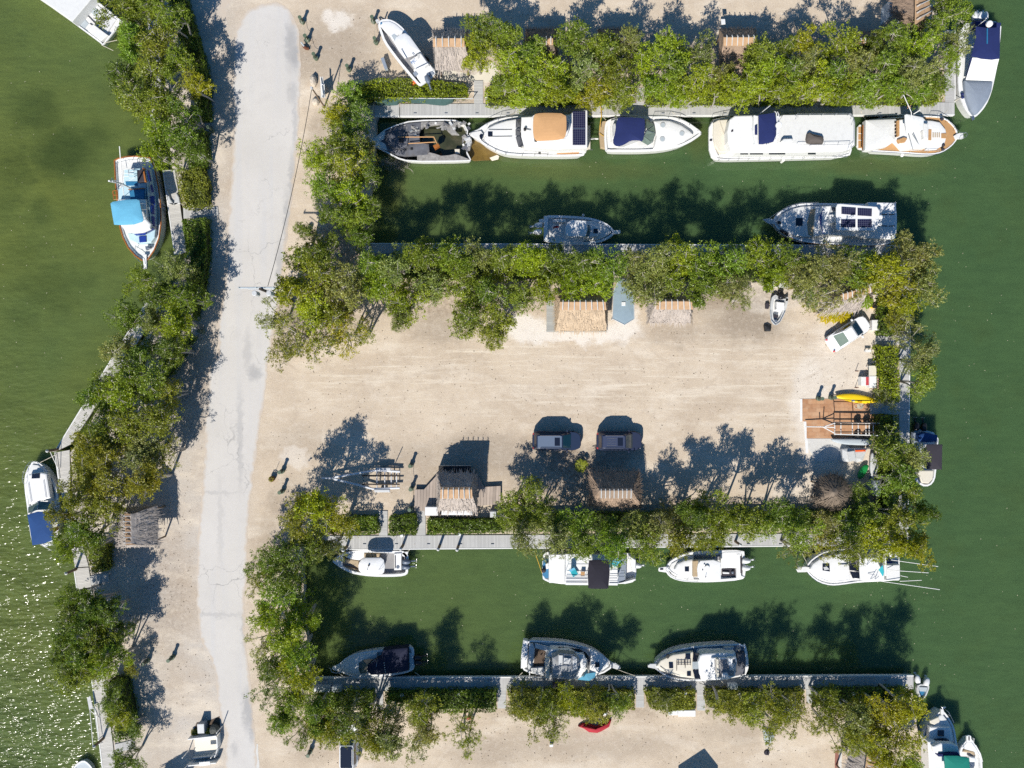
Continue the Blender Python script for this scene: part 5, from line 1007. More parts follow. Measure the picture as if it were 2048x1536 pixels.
b.s('side_vent', [(680, 345), (790, 332), (790, 345), (680, 360)], .25, .29, BLACKP, 0); b.s('pulpit', [(185, 535), (200, 500), (300, 455), (330, 560), (250, 572)], .1, .22, WHITE2, .03); b.ts('anchor_rail', [[(140, 520, .5), (165, 525, .5), (180, 580, .5), (250, 600, .4), (320, 590, .3)]], .025, STEEL)
b.s('swim_platform', [(1400, 290), (1480, 285), (1490, 500), (1400, 560)], -.1, .16, AQUAW, .04); b.outboard((1530, 370), (1, -.1), BMOT, .7); b.outboard((1540, 450), (1, .05), BMOT, .7); b.t('dock_line', [(300, 600, .2), (420, 690, .1)], .03, ROPE)
for k in range(6): b.ball('line_float', (1010+k*5, 440+k*36), .045, 1.22, WPAINT)

# ---- vinyl enclosed cruiser
b = Craft('sedan_cruiser', 'white cruiser with a cloudy vinyl enclosed flybridge and a leaf littered cockpit', 'yacht', (1010, 1260, 7.877),
    [(300, 162), (700, 172), (1000, 202), (1300, 272), (1500, 362), (1650, 490), (1690, 570), (1680, 600), (1520, 702), (1200, 762), (800, 745), (420, 692), (262, 622), (252, 420)], .4, .14, .1)
b.s('swim_platform', [(290, 160), (366, 170), (352, 592), (250, 612), (255, 400)], -.2, .46, WHITE, .08); b.s('cockpit_sole', [(480, 290), (640, 335), (612, 585), (445, 578)], .05, .16, MULCH, .01); b.s('coaming', [(380, 210), (440, 215), (470, 300), (430, 570), (390, 650), (360, 600), (372, 400)], .1, .62, GREYW, .06); b.s('coaming', [(470, 210), (760, 290), (720, 340), (640, 330), (480, 290)], .1, .6, GREYW, .05); b.s('coaming', [(400, 600), (610, 590), (640, 690), (430, 690)], .1, .5, GREYW, .05)
b.s('cabin', [(720, 300), (1000, 310), (1220, 370), (1285, 480), (1275, 610), (1200, 735), (800, 735), (640, 690), (650, 440)], .1, 1.45, WHITE, .10); 
b.q('windshield', [(1255, 335, 1.0), (1345, 450, 1.0), (1305, 470, 1.5), (1225, 372, 1.5)], GLASS); b.q('windshield', [(1345, 455, 1.0), (1312, 640, 1.0), (1290, 600, 1.5), (1305, 475, 1.5)], GLASS); b.q('windshield', [(1310, 645, 1.0), (1235, 745, 1.0), (1240, 690, 1.5), (1288, 610, 1.5)], GLASS)
b.q('side_window', [(800, 292, 1.1), (850, 262, .9), (1180, 300, .9), (1240, 340, 1.1), (1170, 345, 1.4), (840, 310, 1.4)], GLASS)
b.s('flybridge', [(740, 430), (850, 365), (1090, 372), (1250, 390), (1290, 500), (1260, 640), (1150, 770), (740, 760)], 1.4, 1.7, WHITE, .08)
o = b.s('vinyl_enclosure', [(745, 440), (860, 375), (1090, 392), (1180, 480), (1195, 600), (1150, 700), (1090, 790), (860, 785), (740, 762)], 1.6, 2.7, CLEAR, .2, .15)
b.ts('enclosure_frame', [[(745, 440, 2.0), (860, 372, 2.8), (1090, 392, 2.8), (1182, 480, 2.0)], [(735, 560, 2.6), (960, 560, 2.95), (1195, 590, 2.5)], [(740, 690, 2.5), (900, 735, 2.8), (1150, 700, 2.4)], [(920, 375, 2.8), (930, 780, 2.8)]], .035, STEEL, o)
for q in ([(845, 400), (910, 400), (905, 550), (845, 550)], [(930, 440), (1035, 450), (1030, 540), (930, 530)], [(1065, 410), (1130, 430), (1140, 620), (1070, 640)]): b.s('vinyl_window', q, 2.80, 2.86, GREYW, .01, parent=o)
b.s('flybridge_seat', [(640, 440), (715, 450), (700, 770), (640, 760)], 1.4, 1.9, CREAM, .06); b.s('foredeck', [(1330, 300), (1480, 370), (1620, 500), (1640, 570), (1500, 670), (1310, 720), (1330, 640), (1350, 450)], .1, .55, WHITE, .08, .04); b.s('hatch', [(1420, 512), (1490, 512), (1490, 582), (1420, 582)], .55, .66, GLASS, .01)
b.q('teal_tarp', [(1270, 690, .9), (1430, 668, .6), (1420, 740, .75), (1330, 800, .9), (1140, 782, 1.1)], AQUA, .03); b.s('pulpit', [(1650, 520), (1740, 520), (1815, 570), (1820, 610), (1760, 620), (1660, 590)], .4, .54, GREYW, .03); b.rail('bow_rail', [(1340, 280), (1500, 362), (1640, 480), (1720, 530), (1810, 570)], .4, .5); b.t('bow_line', [(1720, 600, .5), (1900, 670, .2), (2050, 720, .15)], .03, ROPE)
b.s('stored_panel', [(755, 860), (930, 860), (935, 945), (765, 940)], .2, .9, CHARC, .04); b.s('stored_sign', [(935, 870), (970, 868), (972, 920), (945, 918)], .3, .8, WPAINT, .02); b.t('hardtop_strut', [(390, 580, .5), (388, 715, .5)], .05, WPAINT)

# ---- flybridge boat, lower dock
b = Craft('flybridge_cruiser', 'white flybridge cruiser with a black ladder lying on its bow deck', 'yacht', (1280, 1260, 7.877),
    [(205, 575), (240, 500), (400, 372), (600, 302), (900, 252), (1300, 226), (1662, 216), (1702, 400), (1712, 600), (1660, 722), (1250, 790), (900, 806), (640, 800), (450, 752), (330, 682), (240, 612)], .45, .14, .3, None, GREYC)
b.s('pulpit', [(122, 560), (160, 535), (300, 530), (300, 600), (230, 610), (130, 590)], .45, .6, GREYW, .03); b.s('foredeck', [(260, 570), (330, 480), (520, 390), (840, 345), (870, 770), (660, 745), (480, 700), (320, 640)], .3, .85, CREAM, .10, .05)
for q in ([(718, 385), (795, 385), (795, 458), (718, 455)], [(742, 665), (803, 665), (803, 727), (742, 727)], [(455, 520), (520, 520), (525, 605), (460, 605)]): b.s('hatch', q, .88, .99, GLASS, .02)
b.ts('black_ladder', [[(580, 490, 1.0), (800, 488, 1.0)], [(580, 540, 1.0), (800, 538, 1.0)]]+[[(600+k*48, 480, 1.0), (604+k*48, 552, 1.0)] for k in range(5)]+[[(578, 480, 1.0), (578, 640, 1.0)], [(710, 460, 1.0), (712, 600, 1.0)]], .03, CHARC); b.ts('bow_rail', [[(250, 500, .9), (400, 375, 1.0), (520, 330, 1.0)], [(320, 570, .9), (450, 680, 1.0), (630, 745, 1.0)]], .022, CHARC); b.s('anchor_gear', [(415, 400), (450, 380), (470, 420), (440, 460), (420, 440)], .85, 1.0, BLACKP, .03)
b.s('cabin', [(945, 380), (1000, 355), (1500, 350), (1530, 480), (1500, 735), (1000, 790), (950, 770), (915, 600), (912, 490)], .3, 1.55, WHITE, .08)
b.q('windshield', [(845, 362, 1.0), (945, 370, 1.75), (915, 488, 1.8), (828, 490, 1.0)], GLASS); b.q('windshield_center', [(826, 500, 1.0), (914, 500, 1.8), (918, 612, 1.8), (826, 615, 1.0)], LGREY); b.q('windshield', [(830, 625, 1.0), (918, 622, 1.8), (955, 770, 1.75), (865, 762, 1.0)], GLASS)
b.s('cabin_roof', [(950, 405), (985, 380), (1050, 372), (1380, 362), (1480, 375), (1530, 490), (1500, 735), (1400, 785), (1200, 795), (980, 780), (940, 700), (920, 500)], 1.5, 2.1, WHITE, .15); o = b.s('flybridge_coaming', [(1130, 445), (1175, 438), (1420, 440), (1510, 420), (1530, 500), (1500, 735), (1420, 770), (1215, 785), (1165, 720), (1120, 600)], 2.05, 2.35, WHITE, .08); b.s('flybridge_sole', [(1170, 470), (1500, 455), (1510, 520), (1480, 720), (1220, 755), (1180, 640)], 2.34, 2.37, SOLE, 0)
b.s('flybridge_seat', [(1205, 460), (1240, 460), (1250, 760), (1215, 770)], 2.36, 2.75, CREAM, .06); b.s('flybridge_seat', [(1300, 690), (1380, 680), (1410, 740), (1300, 760)], 2.36, 2.7, WHITE, .08); b.s('helm', [(1400, 450), (1460, 450), (1460, 560), (1400, 560)], 2.36, 2.9, WHITE, .06); b.s('crumpled_cover', [(1420, 560), (1490, 520), (1520, 600), (1480, 650), (1420, 640)], 2.36, 2.7, LGREY, .12, .1)
b.s('cockpit_debris', [(1540, 380), (1640, 350), (1660, 500), (1660, 700), (1450, 740), (1520, 650)], .3, .8, CHAR, .1); b.s('side_locker', [(1330, 280), (1480, 270), (1440, 350), (1330, 350)], .3, .9, LGREY, .04); b.ts('coiled_line', [[(1510, 320, .6), (1540, 270, .65), (1580, 290, .6), (1560, 330, .6), (1530, 300, .65), (1590, 310, .6)]], .045, ROPE); b.s('transom', [(1660, 225), (1700, 400), (1712, 600), (1665, 715), (1640, 690), (1665, 500), (1640, 240)], .3, .6, WHITE, .05)
b.ball('searchlight', (1125, 570), .12, 2.5, GREYM); b.t('dock_line', [(930, 830, .4), (1060, 885, .15), (1090, 885, .15)], .03, CABLE); b.t('dock_line', [(1280, 800, .5), (1400, 930, .15)], .03, ROPE)

# ---- left shore cruiser
b = Craft('cuddy_cruiser', 'white cruiser with a dark blue bimini moored at the left shore', 'boat', (20, 890, 6.982),
    [(310, 225), (400, 240), (500, 328), (600, 480), (660, 650), (692, 850), (700, 1070), (650, 1330), (480, 1370), (320, 1395), (280, 1250), (240, 880), (200, 610), (200, 450), (240, 330)], .1, .2, -.1)
b.s('foredeck', [(310, 270), (390, 280), (470, 350), (550, 480), (600, 760), (400, 800), (265, 830), (225, 600), (225, 450), (260, 340)], -.1, .22, WHITE2, .06, .05); b.s('cuddy_cabin', [(255, 410), (430, 382), (510, 400), (565, 740), (400, 790), (262, 830), (215, 600)], .2, .72, WHITE, .14)
b.s('hatch', [(305, 405), (415, 390), (410, 465), (300, 470)], .66, .78, GLASS, .01); b.ts('grab_rail', [[(255, 525, .8), (300, 800, .8)], [(468, 490, .8), (508, 760, .8)]], .02, STEEL)
b.q('windshield', [(255, 870, .75), (395, 788, .75), (380, 905, 1.3), (255, 950, 1.3)], GGLASS); b.q('windshield', [(400, 788, .75), (560, 800, .75), (550, 900, 1.3), (390, 905, 1.3)], TGLASS); b.ts('windshield_frame', [[(255, 870, .77), (395, 786, .77), (560, 798, .77)], [(255, 950, 1.32), (385, 905, 1.32), (550, 900, 1.32)], [(395, 786, .77), (385, 905, 1.32)]], .022, STEEL)
b.canopy('bimini_top', [(240, 975), (380, 930), (545, 935), (575, 1060), (620, 1320), (480, 1375), (312, 1402), (280, 1200)], 1.75, BLUE, .1, [(270, 990), (530, 960), (590, 1300), (325, 1370)], .12, 0); b.rail('bow_rail', [(330, 240), (280, 232), (230, 290), (185, 390), (172, 470), (190, 540)], .1, .55); b.rail('bow_rail', [(380, 245), (480, 330), (560, 460), (640, 640)], .1, .5)
b.s('swim_ladder', [(430, 1385), (600, 1360), (590, 1400), (480, 1420)], -.3, -.1, WPAINT, .02); b.t('boat_hook', [(420, 1390, .0), (580, 1472, .1)], .025, WPAINT); b.s('cockpit_bag', [(595, 1160), (640, 1150), (640, 1200), (600, 1195)], .2, .6, REDP, .05); b.t('mooring_line', [(420, 245, .2), (640, 135, .2)], .03, ROPE)

# ---- left shore trawler
b = Craft('trawler_yacht', 'white and teak trawler with a light blue canopy and mast', 'yacht', (200, 290, 5.908),
    [(170, 182), (215, 158), (310, 138), (410, 130), (530, 138), (590, 150), (640, 260), (690, 500), (712, 700), (718, 930), (695, 1100), (640, 1240), (570, 1340), (535, 1368), (500, 1362), (420, 1310), (330, 1210), (270, 1090), (235, 970), (205, 700), (185, 480)], .55, .14, .35, None, WHITE2, rub=TEAKD)
b.ts('cap_rail', [[(170, 182, .6), (215, 158, .6), (310, 138, .6), (410, 130, .6), (530, 138, .6), (590, 150, .6)], [(170, 182, .6), (185, 480, .6), (205, 700, .6), (235, 970, .6), (270, 1090, .6), (330, 1210, .6), (420, 1310, .6), (500, 1364, .6)], [(590, 150, .6), (640, 260, .6), (690, 500, .6), (714, 700, .6), (720, 930, .6), (697, 1100, .6), (640, 1242, .6), (560, 1360, .6)]], .075, TEAKD)
b.s('aft_cabin', [(285, 285), (500, 270), (545, 450), (535, 640), (350, 650), (215, 650), (215, 520), (275, 480)], .35, 1.35, AQUAW, .08); b.s('aft_deck_dark', [(340, 512), (518, 508), (525, 640), (360, 650)], 1.3, 1.5, DKAQUA, .03); b.s('aft_bench', [(330, 520), (515, 505), (515, 512), (330, 528)], 1.3, 1.7, TEAKD, .02); b.s('aft_locker', [(435, 300), (505, 285), (540, 430), (440, 440)], 1.3, 1.75, CHARC, .04); b.s('locker_rim', [(500, 270), (515, 268), (545, 432), (525, 436)], 1.3, 1.8, TEAKD, .02); b.s('aft_mat', [(300, 430), (440, 430), (450, 480), (310, 480)], 1.34, 1.38, DKAQUA, 0)
b.ts('chair_frame', [[(275, 290, 1.9), (340, 290, 1.9), (340, 370, 1.9), (275, 375, 1.9), (275, 290, 1.9)], [(350, 290, 1.9), (400, 280, 1.9), (405, 310, 1.9), (350, 320, 1.9)], [(275, 330, 1.9), (400, 345, 1.9)], [(345, 390, 1.9), (420, 385, 1.9), (345, 420, 1.9)]], .03, WPAINT)
b.s('saloon', [(205, 640), (540, 640), (560, 870), (590, 950), (535, 1000), (400, 1010), (300, 985), (245, 950)], .35, 1.9, WHITE, .1); b.q('saloon_side', [(538, 295, 1.62), (575, 700, 1.62), (606, 975, 1.62), (668, 960, .75), (668, 700, .75), (612, 285, .75)], AQUAW, .04)
for q in ([(556, 300), (582, 298), (608, 430), (586, 430)], [(594, 470), (614, 465), (640, 555), (612, 560)], [(590, 605), (644, 600), (650, 715), (598, 680)], [(602, 700), (640, 720), (645, 825), (610, 810)], [(610, 835), (646, 850), (650, 965), (618, 945)]): b.q('side_window', [(q[0][0], q[0][1], 1.52), (q[1][0], q[1][1], 1.22), (q[2][0], q[2][1], 1.17), (q[3][0], q[3][1], 1.50)], BGLASS, .04)
b.s('pilot_roof', [(220, 700), (470, 690), (545, 870), (600, 930), (590, 990), (500, 1030), (380, 1040), (280, 1000), (235, 940)], 1.9, 2.25, WHITE, .15)
b.q('windshield', [(385, 1040, 1.9), (430, 1070, 1.1), (540, 1062, 1.1), (545, 1030, 1.9)], BGLASS, .04); b.q('windshield', [(552, 1026, 1.9), (550, 1050, 1.1), (642, 1000, 1.1), (618, 965, 1.9)], BGLASS, .04)
b.s('foredeck_house', [(320, 1040), (540, 1050), (655, 990), (645, 1090), (600, 1150), (440, 1165), (350, 1120)], .4, 1.0, AQUAW, .08); b.s('hatch', [(458, 1080), (543, 1075), (545, 1145), (465, 1152)], 1.0, 1.1, BGLASS, .02)
b.canopy('bimini_top', [(123, 690), (150, 670), (300, 645), (430, 640), (465, 655), (485, 760), (515, 880), (500, 905), (400, 938), (250, 945), (165, 940), (145, 830)], 3.9, AQUA, 2.2, [(170, 700), (440, 680), (480, 880), (200, 910)], .14, 0)
b.ts('flybridge_rail', [[(480, 690, 2.6), (540, 690, 2.6), (550, 860, 2.5), (520, 890, 2.5)], [(490, 760, 2.6), (545, 760, 2.6)]], .03, STEEL); o = b.t('mast', [(380, 520, 2.0), (250, 455, 4.6), (105, 425, 7.2)], .08, WPAINT); b.ts('spreader', [[(140, 390, 6.8), (150, 440, 6.8)], [(105, 425, 7.2), (210, 418, 6.0)]], .04, WPAINT, o); b.t('boom', [(285, 640, 3.0), (255, 330, 3.6), (230, 15, 4.6)], .045, WPAINT)
b.ts('boarding_gate', [[(155, 540, 1.2), (150, 560, .6), (165, 640, .6)], [(155, 540, 1.3), (205, 535, 1.3), (215, 640, 1.3), (165, 645, 1.3), (155, 540, 1.3)], [(160, 590, 1.3), (212, 590, 1.3)]], .045, TEAKD); b.ts('stern_rail', [[(190, 210, 1.3), (200, 260, 1.3), (215, 350, 1.3)], [(350, 170, 1.3), (352, 200, .6)], [(470, 170, 1.3), (470, 210, .6)], [(190, 210, 1.3), (350, 170, 1.3), (470, 165, 1.3), (585, 190, 1.3)]], .025, STEEL)
b.s('bow_sprit', [(500, 1290), (550, 1290), (550, 1440), (515, 1450)], .5, .75, WHITE, .04); b.s('anchor', [(505, 1440), (560, 1445), (545, 1462), (510, 1465)], .5, .7, STEEL, .02); b.ts('bow_rail', [[(420, 1190, 1.3), (545, 1270, 1.3)], [(400, 1310, 1.2), (480, 1390, 1.2), (500, 1440, 1.1)], [(420, 1190, 1.3), (420, 1230, .5)]], .025, STEEL); b.s('windlass', [(530, 1195), (590, 1190), (600, 1215), (540, 1240)], .5, .8, GREYM, .04); b.fender((735, 700), .2, GREYW); b.fender((735, 740), .2, GREYW)
b.s('inflatable_dinghy', [(790, 520), (830, 640), (870, 690), (900, 560), (935, 620), (945, 690), (870, 700), (800, 700)], .1, .35, GREYW, .08)

# ---- boats partly out of the frame or under trees
b = Craft('flat_deck_boat', 'broad white flat roofed boat cut off by the top left edge of the photo', 'boat', (0, 0, 3.84),
    [(762, 322), (790, 350), (940, 165), (900, 130), (560, -140), (100, -420), (-60, -260), (330, 2)], .1, .12, -.15, soft=0)
b.s('flat_roof', [(555, 165), (720, -30), (330, -330), (100, -150), (330, 5)], -.1, 1.1, WHITE2, .06); b.s('aft_deck', [(575, 180), (720, 20), (890, 150), (775, 325)], -.15, -.02, WHITE2, .03); b.s('deck_locker', [(672, 235), (715, 185), (830, 270), (775, 315)], -.05, .30, WPAINT, .04); b.s('deck_well', [(585, 175), (625, 115), (680, 180), (645, 225)], -.03, .02, LGREY, .01); b.s('deck_well', [(665, 75), (700, 30), (760, 90), (740, 130)], -.03, .03, LGREY, .01); b.ts('deck_seam', [[(640, 85, .05), (820, 270, .05)], [(690, 180, .06), (830, 275, .1)]], .04, CHARC); b.t('mooring_line', [(780, 345, .1), (870, 388, .1)], .03, ROPE); b.t('mooring_line', [(800, 330, .1), (900, 308, .1)], .03, ROPE)
b = Craft('canopy_boat', 'boat with a charcoal canopy and blue stern cover at the right peninsula end', 'boat', (1590, 770, 5.906),
    [(1400, 540), (1480, 520), (1690, 575), (1700, 800), (1668, 1000), (1655, 1120), (1595, 1195), (1500, 1195), (1400, 1100), (1380, 800)], -.1, .16, -.35)
b.s('bow_seating', [(1440, 1010), (1640, 1010), (1630, 1110), (1580, 1165), (1500, 1160)], -.35, -.05, CREAM, .08); b.canopy('sun_canopy', [(1490, 830), (1560, 700), (1742, 702), (1735, 1000), (1560, 995), (1500, 900)], 1.9, CHARC, -.1, [(1580, 730), (1700, 730), (1690, 970), (1580, 970)], .10, 0)
b.s('stern_cover', [(1470, 585), (1560, 562), (1690, 592), (1680, 672), (1560, 680), (1465, 670)], .0, .9, BLUE, .12, .08); b.s('stern_seat', [(1400, 560), (1465, 560), (1460, 680), (1400, 680)], -.3, .2, GREYC, .06); b.outboard((1540, 500), (.1, -1), BMOT, .7); b.outboard((1450, 495), (.1, -1), BMOT, .7)
b = Craft('cabin_cruiser', 'shaded white cabin cruiser with a green cockpit canopy at the lower right corner', 'yacht', (1800, 1370, 9.252),
    [(790, 470), (850, 528), (930, 640), (1005, 780), (1045, 1000), (1070, 1200), (1120, 1500), (1120, 1900), (520, 1900), (480, 1400), (400, 1060), (430, 900), (520, 722), (650, 570), (740, 490)], .4, .16, .2)
b.s('foredeck', [(790, 540), (900, 680), (960, 800), (1000, 1040), (560, 1080), (500, 980), (560, 760), (680, 600)], .2, .58, WHITE2, .08, .05); b.s('trunk_cabin', [(560, 780), (930, 790), (975, 1050), (850, 1040), (680, 1010), (520, 1050), (540, 900)], .5, .95, WHITE, .10); b.s('hatch', [(708, 845), (818, 845), (818, 950), (708, 945)], .94, 1.05, GLASS, .01)
b.q('windshield', [(540, 1030, 1.0), (660, 992, 1.0), (705, 1055, 1.6), (590, 1120, 1.6)], GLASS); b.q('windshield', [(675, 992, 1.0), (850, 985, 1.0), (985, 1062, 1.0), (900, 1070, 1.6), (725, 1060, 1.6)], GLASS); b.s('cabin', [(520, 1050), (985, 1070), (1110, 1260), (1150, 1900), (560, 1900)], .2, 1.55, WHITE, .08); b.s('cabin_roof', [(605, 1140), (750, 1078), (950, 1085), (1075, 1135), (1110, 1262), (900, 1245), (700, 1275), (620, 1240)], 1.5, 2.0, WHITE, .12)
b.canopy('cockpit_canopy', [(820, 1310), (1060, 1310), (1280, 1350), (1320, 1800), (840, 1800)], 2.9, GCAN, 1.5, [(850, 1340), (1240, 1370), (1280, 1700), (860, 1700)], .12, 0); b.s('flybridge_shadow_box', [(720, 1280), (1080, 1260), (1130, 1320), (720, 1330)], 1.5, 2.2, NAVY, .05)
b.s('pulpit', [(760, 450), (800, 440), (830, 520), (800, 560), (755, 540)], .4, .58, WHITE2, .03); b.s('anchor', [(770, 405), (850, 400), (850, 420), (815, 445), (790, 440)], .4, .6, STEEL, .03); b.rail('bow_rail', [(860, 470), (900, 500), (940, 580), (1000, 700)], .4, .5); b.s('folded_canvas', [(560, 660), (720, 590), (740, 680), (640, 740), (560, 710)], .6, .75, CREAM, .06)
b = Craft('center_console', 'small white open boat beside the green canopied cruiser, cut by the bottom edge', 'boat', (1800, 1370, 9.252),
    [(1225, 1030), (1250, 990), (1320, 985), (1380, 1090), (1440, 1180), (1505, 1300), (1530, 1500), (1530, 1900), (1150, 1900), (1120, 1500), (1105, 1250), (1130, 1150)], -.1, .2, -.5, None, WHITE2)
b.s('bow_cushion', [(1140, 1235), (1200, 1205), (1370, 1240), (1405, 1330), (1300, 1262), (1200, 1245)], -.5, -.2, SEATT, .05); b.s('bow_deck', [(1150, 1160), (1240, 1060), (1330, 1060), (1410, 1170), (1480, 1310), (1390, 1240), (1200, 1190)], -.45, -.04, WHITE, .05); b.s('seat', [(1290, 1330), (1400, 1350), (1430, 1430), (1300, 1430)], -.5, .0, WHITE, .08); b.s('pulpit', [(1232, 945), (1275, 930), (1318, 945), (1330, 1060), (1235, 1060)], -.1, .04, WHITE, .03); b.s('anchor', [(1272, 960), (1292, 960), (1290, 1030), (1274, 1030)], .03, .1, CHARC, .01); b.ts('bow_rail', [[(1340, 980, .3), (1370, 990, .3), (1360, 1080, .3)], [(1400, 1110, .2), (1490, 1270, .2), (1530, 1420, .2)]], .03, WPAINT); b.s('console', [(1200, 1600), (1440, 1600), (1440, 1760), (1200, 1760)], -.5, .5, WHITE, .06)
b = Craft('dinghy', 'small white dinghy with two grey outboards at the end of the lower dock', 'dinghy', (1400, 1136, 3.16),
    [(1372, 772), (1378, 735), (1440, 738), (1452, 750), (1435, 800), (1415, 835), (1395, 835)], -.4, .12, -.65, GREYW, DKAQUA)
b.s('seat', [(1385, 752), (1440, 755), (1432, 782), (1390, 780)], -.65, -.4, LGREY, .04); b.outboard((1382, 708), (-.1, -1), WMOT, .3, .0); b.outboard((1440, 725), (.25, -1), WMOT, .3, .0)
b = Craft('skiff', 'white skiff bow poking in at the bottom edge by the left shore dock', 'dinghy', (0, 1136, 3.84),
    [(555, 1545), (590, 1500), (640, 1475), (680, 1500), (715, 1545), (730, 1700), (550, 1700)], -.35, .14, -.6, WHITE, LGREY)

# ---- sport boat on its trailer (ashore)
b = Craft('sport_boat', 'white sport boat with a big white top parked on a trailer beside a thatched hut', 'boat', (730, 20, 8.904),
    [(228, 272), (270, 190), (310, 165), (430, 162), (560, 220), (690, 330), (800, 480), (980, 722), (1130, 940), (1268, 1100), (1200, 1200), (1080, 1290), (980, 1360), (900, 1285), (700, 1050), (500, 800), (330, 560), (275, 400)], 1.75, .20, 1.2, None, SOLE, zw=.75, keel=.25, group='boats stored ashore')
b.s('bow_deck', [(270, 280), (300, 205), (430, 190), (540, 240), (670, 350), (690, 400), (600, 430), (510, 560), (420, 420), (340, 350)], 1.2, 1.82, WHITE, .08, .04); b.s('console', [(560, 600), (700, 520), (800, 680), (680, 780)], 1.2, 2.3, WHITE, .08)
b.canopy('t_top', [(508, 565), (560, 480), (640, 425), (720, 412), (800, 470), (985, 728), (860, 810), (705, 860), (600, 720)], 3.15, WHITE, 1.3, [(580, 560), (740, 470), (900, 720), (720, 820)], .10, 0)
b.s('rear_top', [(800, 890), (990, 760), (1130, 955), (1060, 1010), (900, 1050), (870, 1000)], 1.3, 2.45, WHITE, .08); b.s('bow_step', [(465, 450), (520, 420), (575, 470), (520, 540)], 1.8, 1.86, LGREY, .01); b.ts('grab_bar', [[(645, 690, 3.35), (760, 880, 3.2)], [(835, 765, 3.35), (870, 800, 3.3)], [(800, 880, 2.6), (980, 745, 2.6)], [(900, 1050, 2.6), (1120, 940, 2.6)]], .03, GREYM)
b.text('lettering', 'PJC', (866, 915), .40, 2.462, R(38), mat('blue_letters', (.0, .14, .42), .5)); b.s('transom', [(860, 1060), (1140, 930), (1240, 1090), (1000, 1300), (930, 1200)], 1.2, 1.8, WHITE, .06); b.s('rear_hatch', [(850, 1120), (900, 1085), (950, 1140), (895, 1185)], 1.8, 1.86, GREYC, .01); b.s('rear_hatch', [(1130, 1110), (1200, 1085), (1230, 1140), (1170, 1170)], 1.8, 1.86, GREYC, .01); b.ts('rear_rail', [[(905, 1060, 2.0), (950, 1110, 2.0), (1150, 965, 2.0)]], .035, WPAINT)
b.outboard((1110, 1215), (.35, 1), GREYM, .7, 2.35); b.s('cleat', [(275, 215), (310, 225), (300, 250), (270, 245)], 1.75, 1.85, DKAQUA, .02); b.s('grey_stain', [(930, 790), (985, 770), (970, 850), (940, 880)], 2.46, 2.48, GREYW, 0)
t = thing('boat_trailer', 'galvanised trailer carrying the white sport boat', 'trailer', (*W((800, 100)), 0), 'boat trailers on the sand')
mb = MB(); c9 = C(730, 20, 8.904)
def q9(p, z): x, y = W(c9([p])[0], z); return (x, y, z)
for l in ([(195, 180), (330, 420), (840, 1130)], [(210, 170), (560, 400), (1060, 1010)], [(840, 1130), (1060, 1010)], [(560, 760), (780, 620)]): mb.tube([q9(p, .6) for p in l], .06, 6)
mb.build('frame', ALU, t)
for p in ((690, 1000), (1090, 870)):
    x, y, _ = q9(p, .33); mb = MB(); mb.tube([(x-.08, y-.1, .33), (x+.08, y+.1, .33)], .33, 14); mb.build('wheel', BLACKP, t)
mb = MB(); x, y, _ = q9((250, 230), 1.2); mb.tube([(x, y, .6), (x, y, 1.7)], .07, 6); mb.build('winch_post', ALU, t); mb = MB(); mb.tube([(x-.2, y+.15, 0), (x-.2, y+.15, .75)], .05, 6); mb.build('jack', BLACKP, t)
x, y = W(c9([(868, 1300)])[0], 1.2); mb = MB(); mb.ball((x, y, 1.2), .24, 14, 8); solo('buoy', mb, ORNG, 'bright orange round buoy hanging at the stern of the trailered sport boat', 'buoy', flat=False)

# ---- inflatable tender ashore
b = Craft('inflatable_boat', 'small grey and white inflatable boat on the sand near the white car', 'dinghy', (1500, 540, 5.389),
    [(232, 300), (268, 265), (298, 275), (300, 300), (385, 315), (395, 290), (416, 295), (405, 370), (372, 480), (335, 550), (295, 592), (258, 585), (228, 540), (218, 440)], .55, .24, .22, GREYW, WHITE2, zw=.18, keel=.1, group='boats stored ashore', rub=LGREY)
b.s('console', [(288, 340), (375, 350), (372, 430), (285, 425)], .2, .85, WHITE, .06); b.s('seat', [(258, 480), (308, 485), (305, 512), (258, 510)], .2, .6, CHARC, .03); b.s('bow_locker', [(262, 535), (300, 540), (295, 560), (268, 560)], .2, .6, GREYM, .03); b.ball('throttle', (283, 415), .07, .75, BLACKP); b.outboard((345, 270), (.05, -1), BMOT, .4, 1.0); b.t('handrail', [(225, 440, .65), (232, 540, .65), (275, 590, .65), (320, 560, .65), (380, 440, .65)], .03, GREYM)
# ---- kayaks, canoes
def kayak(name, lab, crop, outline, z, m, parts=(), cat='kayak', zb=.0, dome=.10):
    k = C(*crop); xy = smooth(ccw(WL(k(outline), z)), 1); c = cen(xy); r = thing(name, lab, cat, (c[0], c[1], zb), 'kayaks and canoes ashore')
    def s_(f, zz): return [(c[0]+(x-c[0])*f, c[1]+(y-c[1])*f, zz) for x, y in xy]
    mb = MB(); mb.loft([s_(.55, zb+.01), s_(.9, zb+(z-zb)*.45), s_(1, z), s_(.93, z+dome*.5), s_(.6, z+dome), s_(.25, z+dome*1.1)], True, True); mb.build('hull', m, r, False)
    for nm, q, zz, mm in parts: mb = MB(); mb.prism(WL(k(q), zz), zz-.06, zz, .01); mb.build(nm, mm, r)
    return r
c5 = (1590, 770, 5.906)
kayak('kayak', 'long yellow kayak lying along the edge of the tiled patio', c5, [(465, 132), (520, 112), (600, 102), (720, 104), (850, 132), (940, 165), (982, 192), (940, 208), (860, 220), (740, 214), (620, 190), (520, 162)], .42, YELL, (('seat_hatch', [(672, 175), (705, 177), (705, 198), (670, 195)], .56, WPAINT), ('round_hatch', [(740, 190), (755, 178), (775, 178), (795, 190), (795, 208), (775, 218), (752, 215), (740, 205)], .55, mat('amber', (.70, .38, .0), .5))), zb=.08)
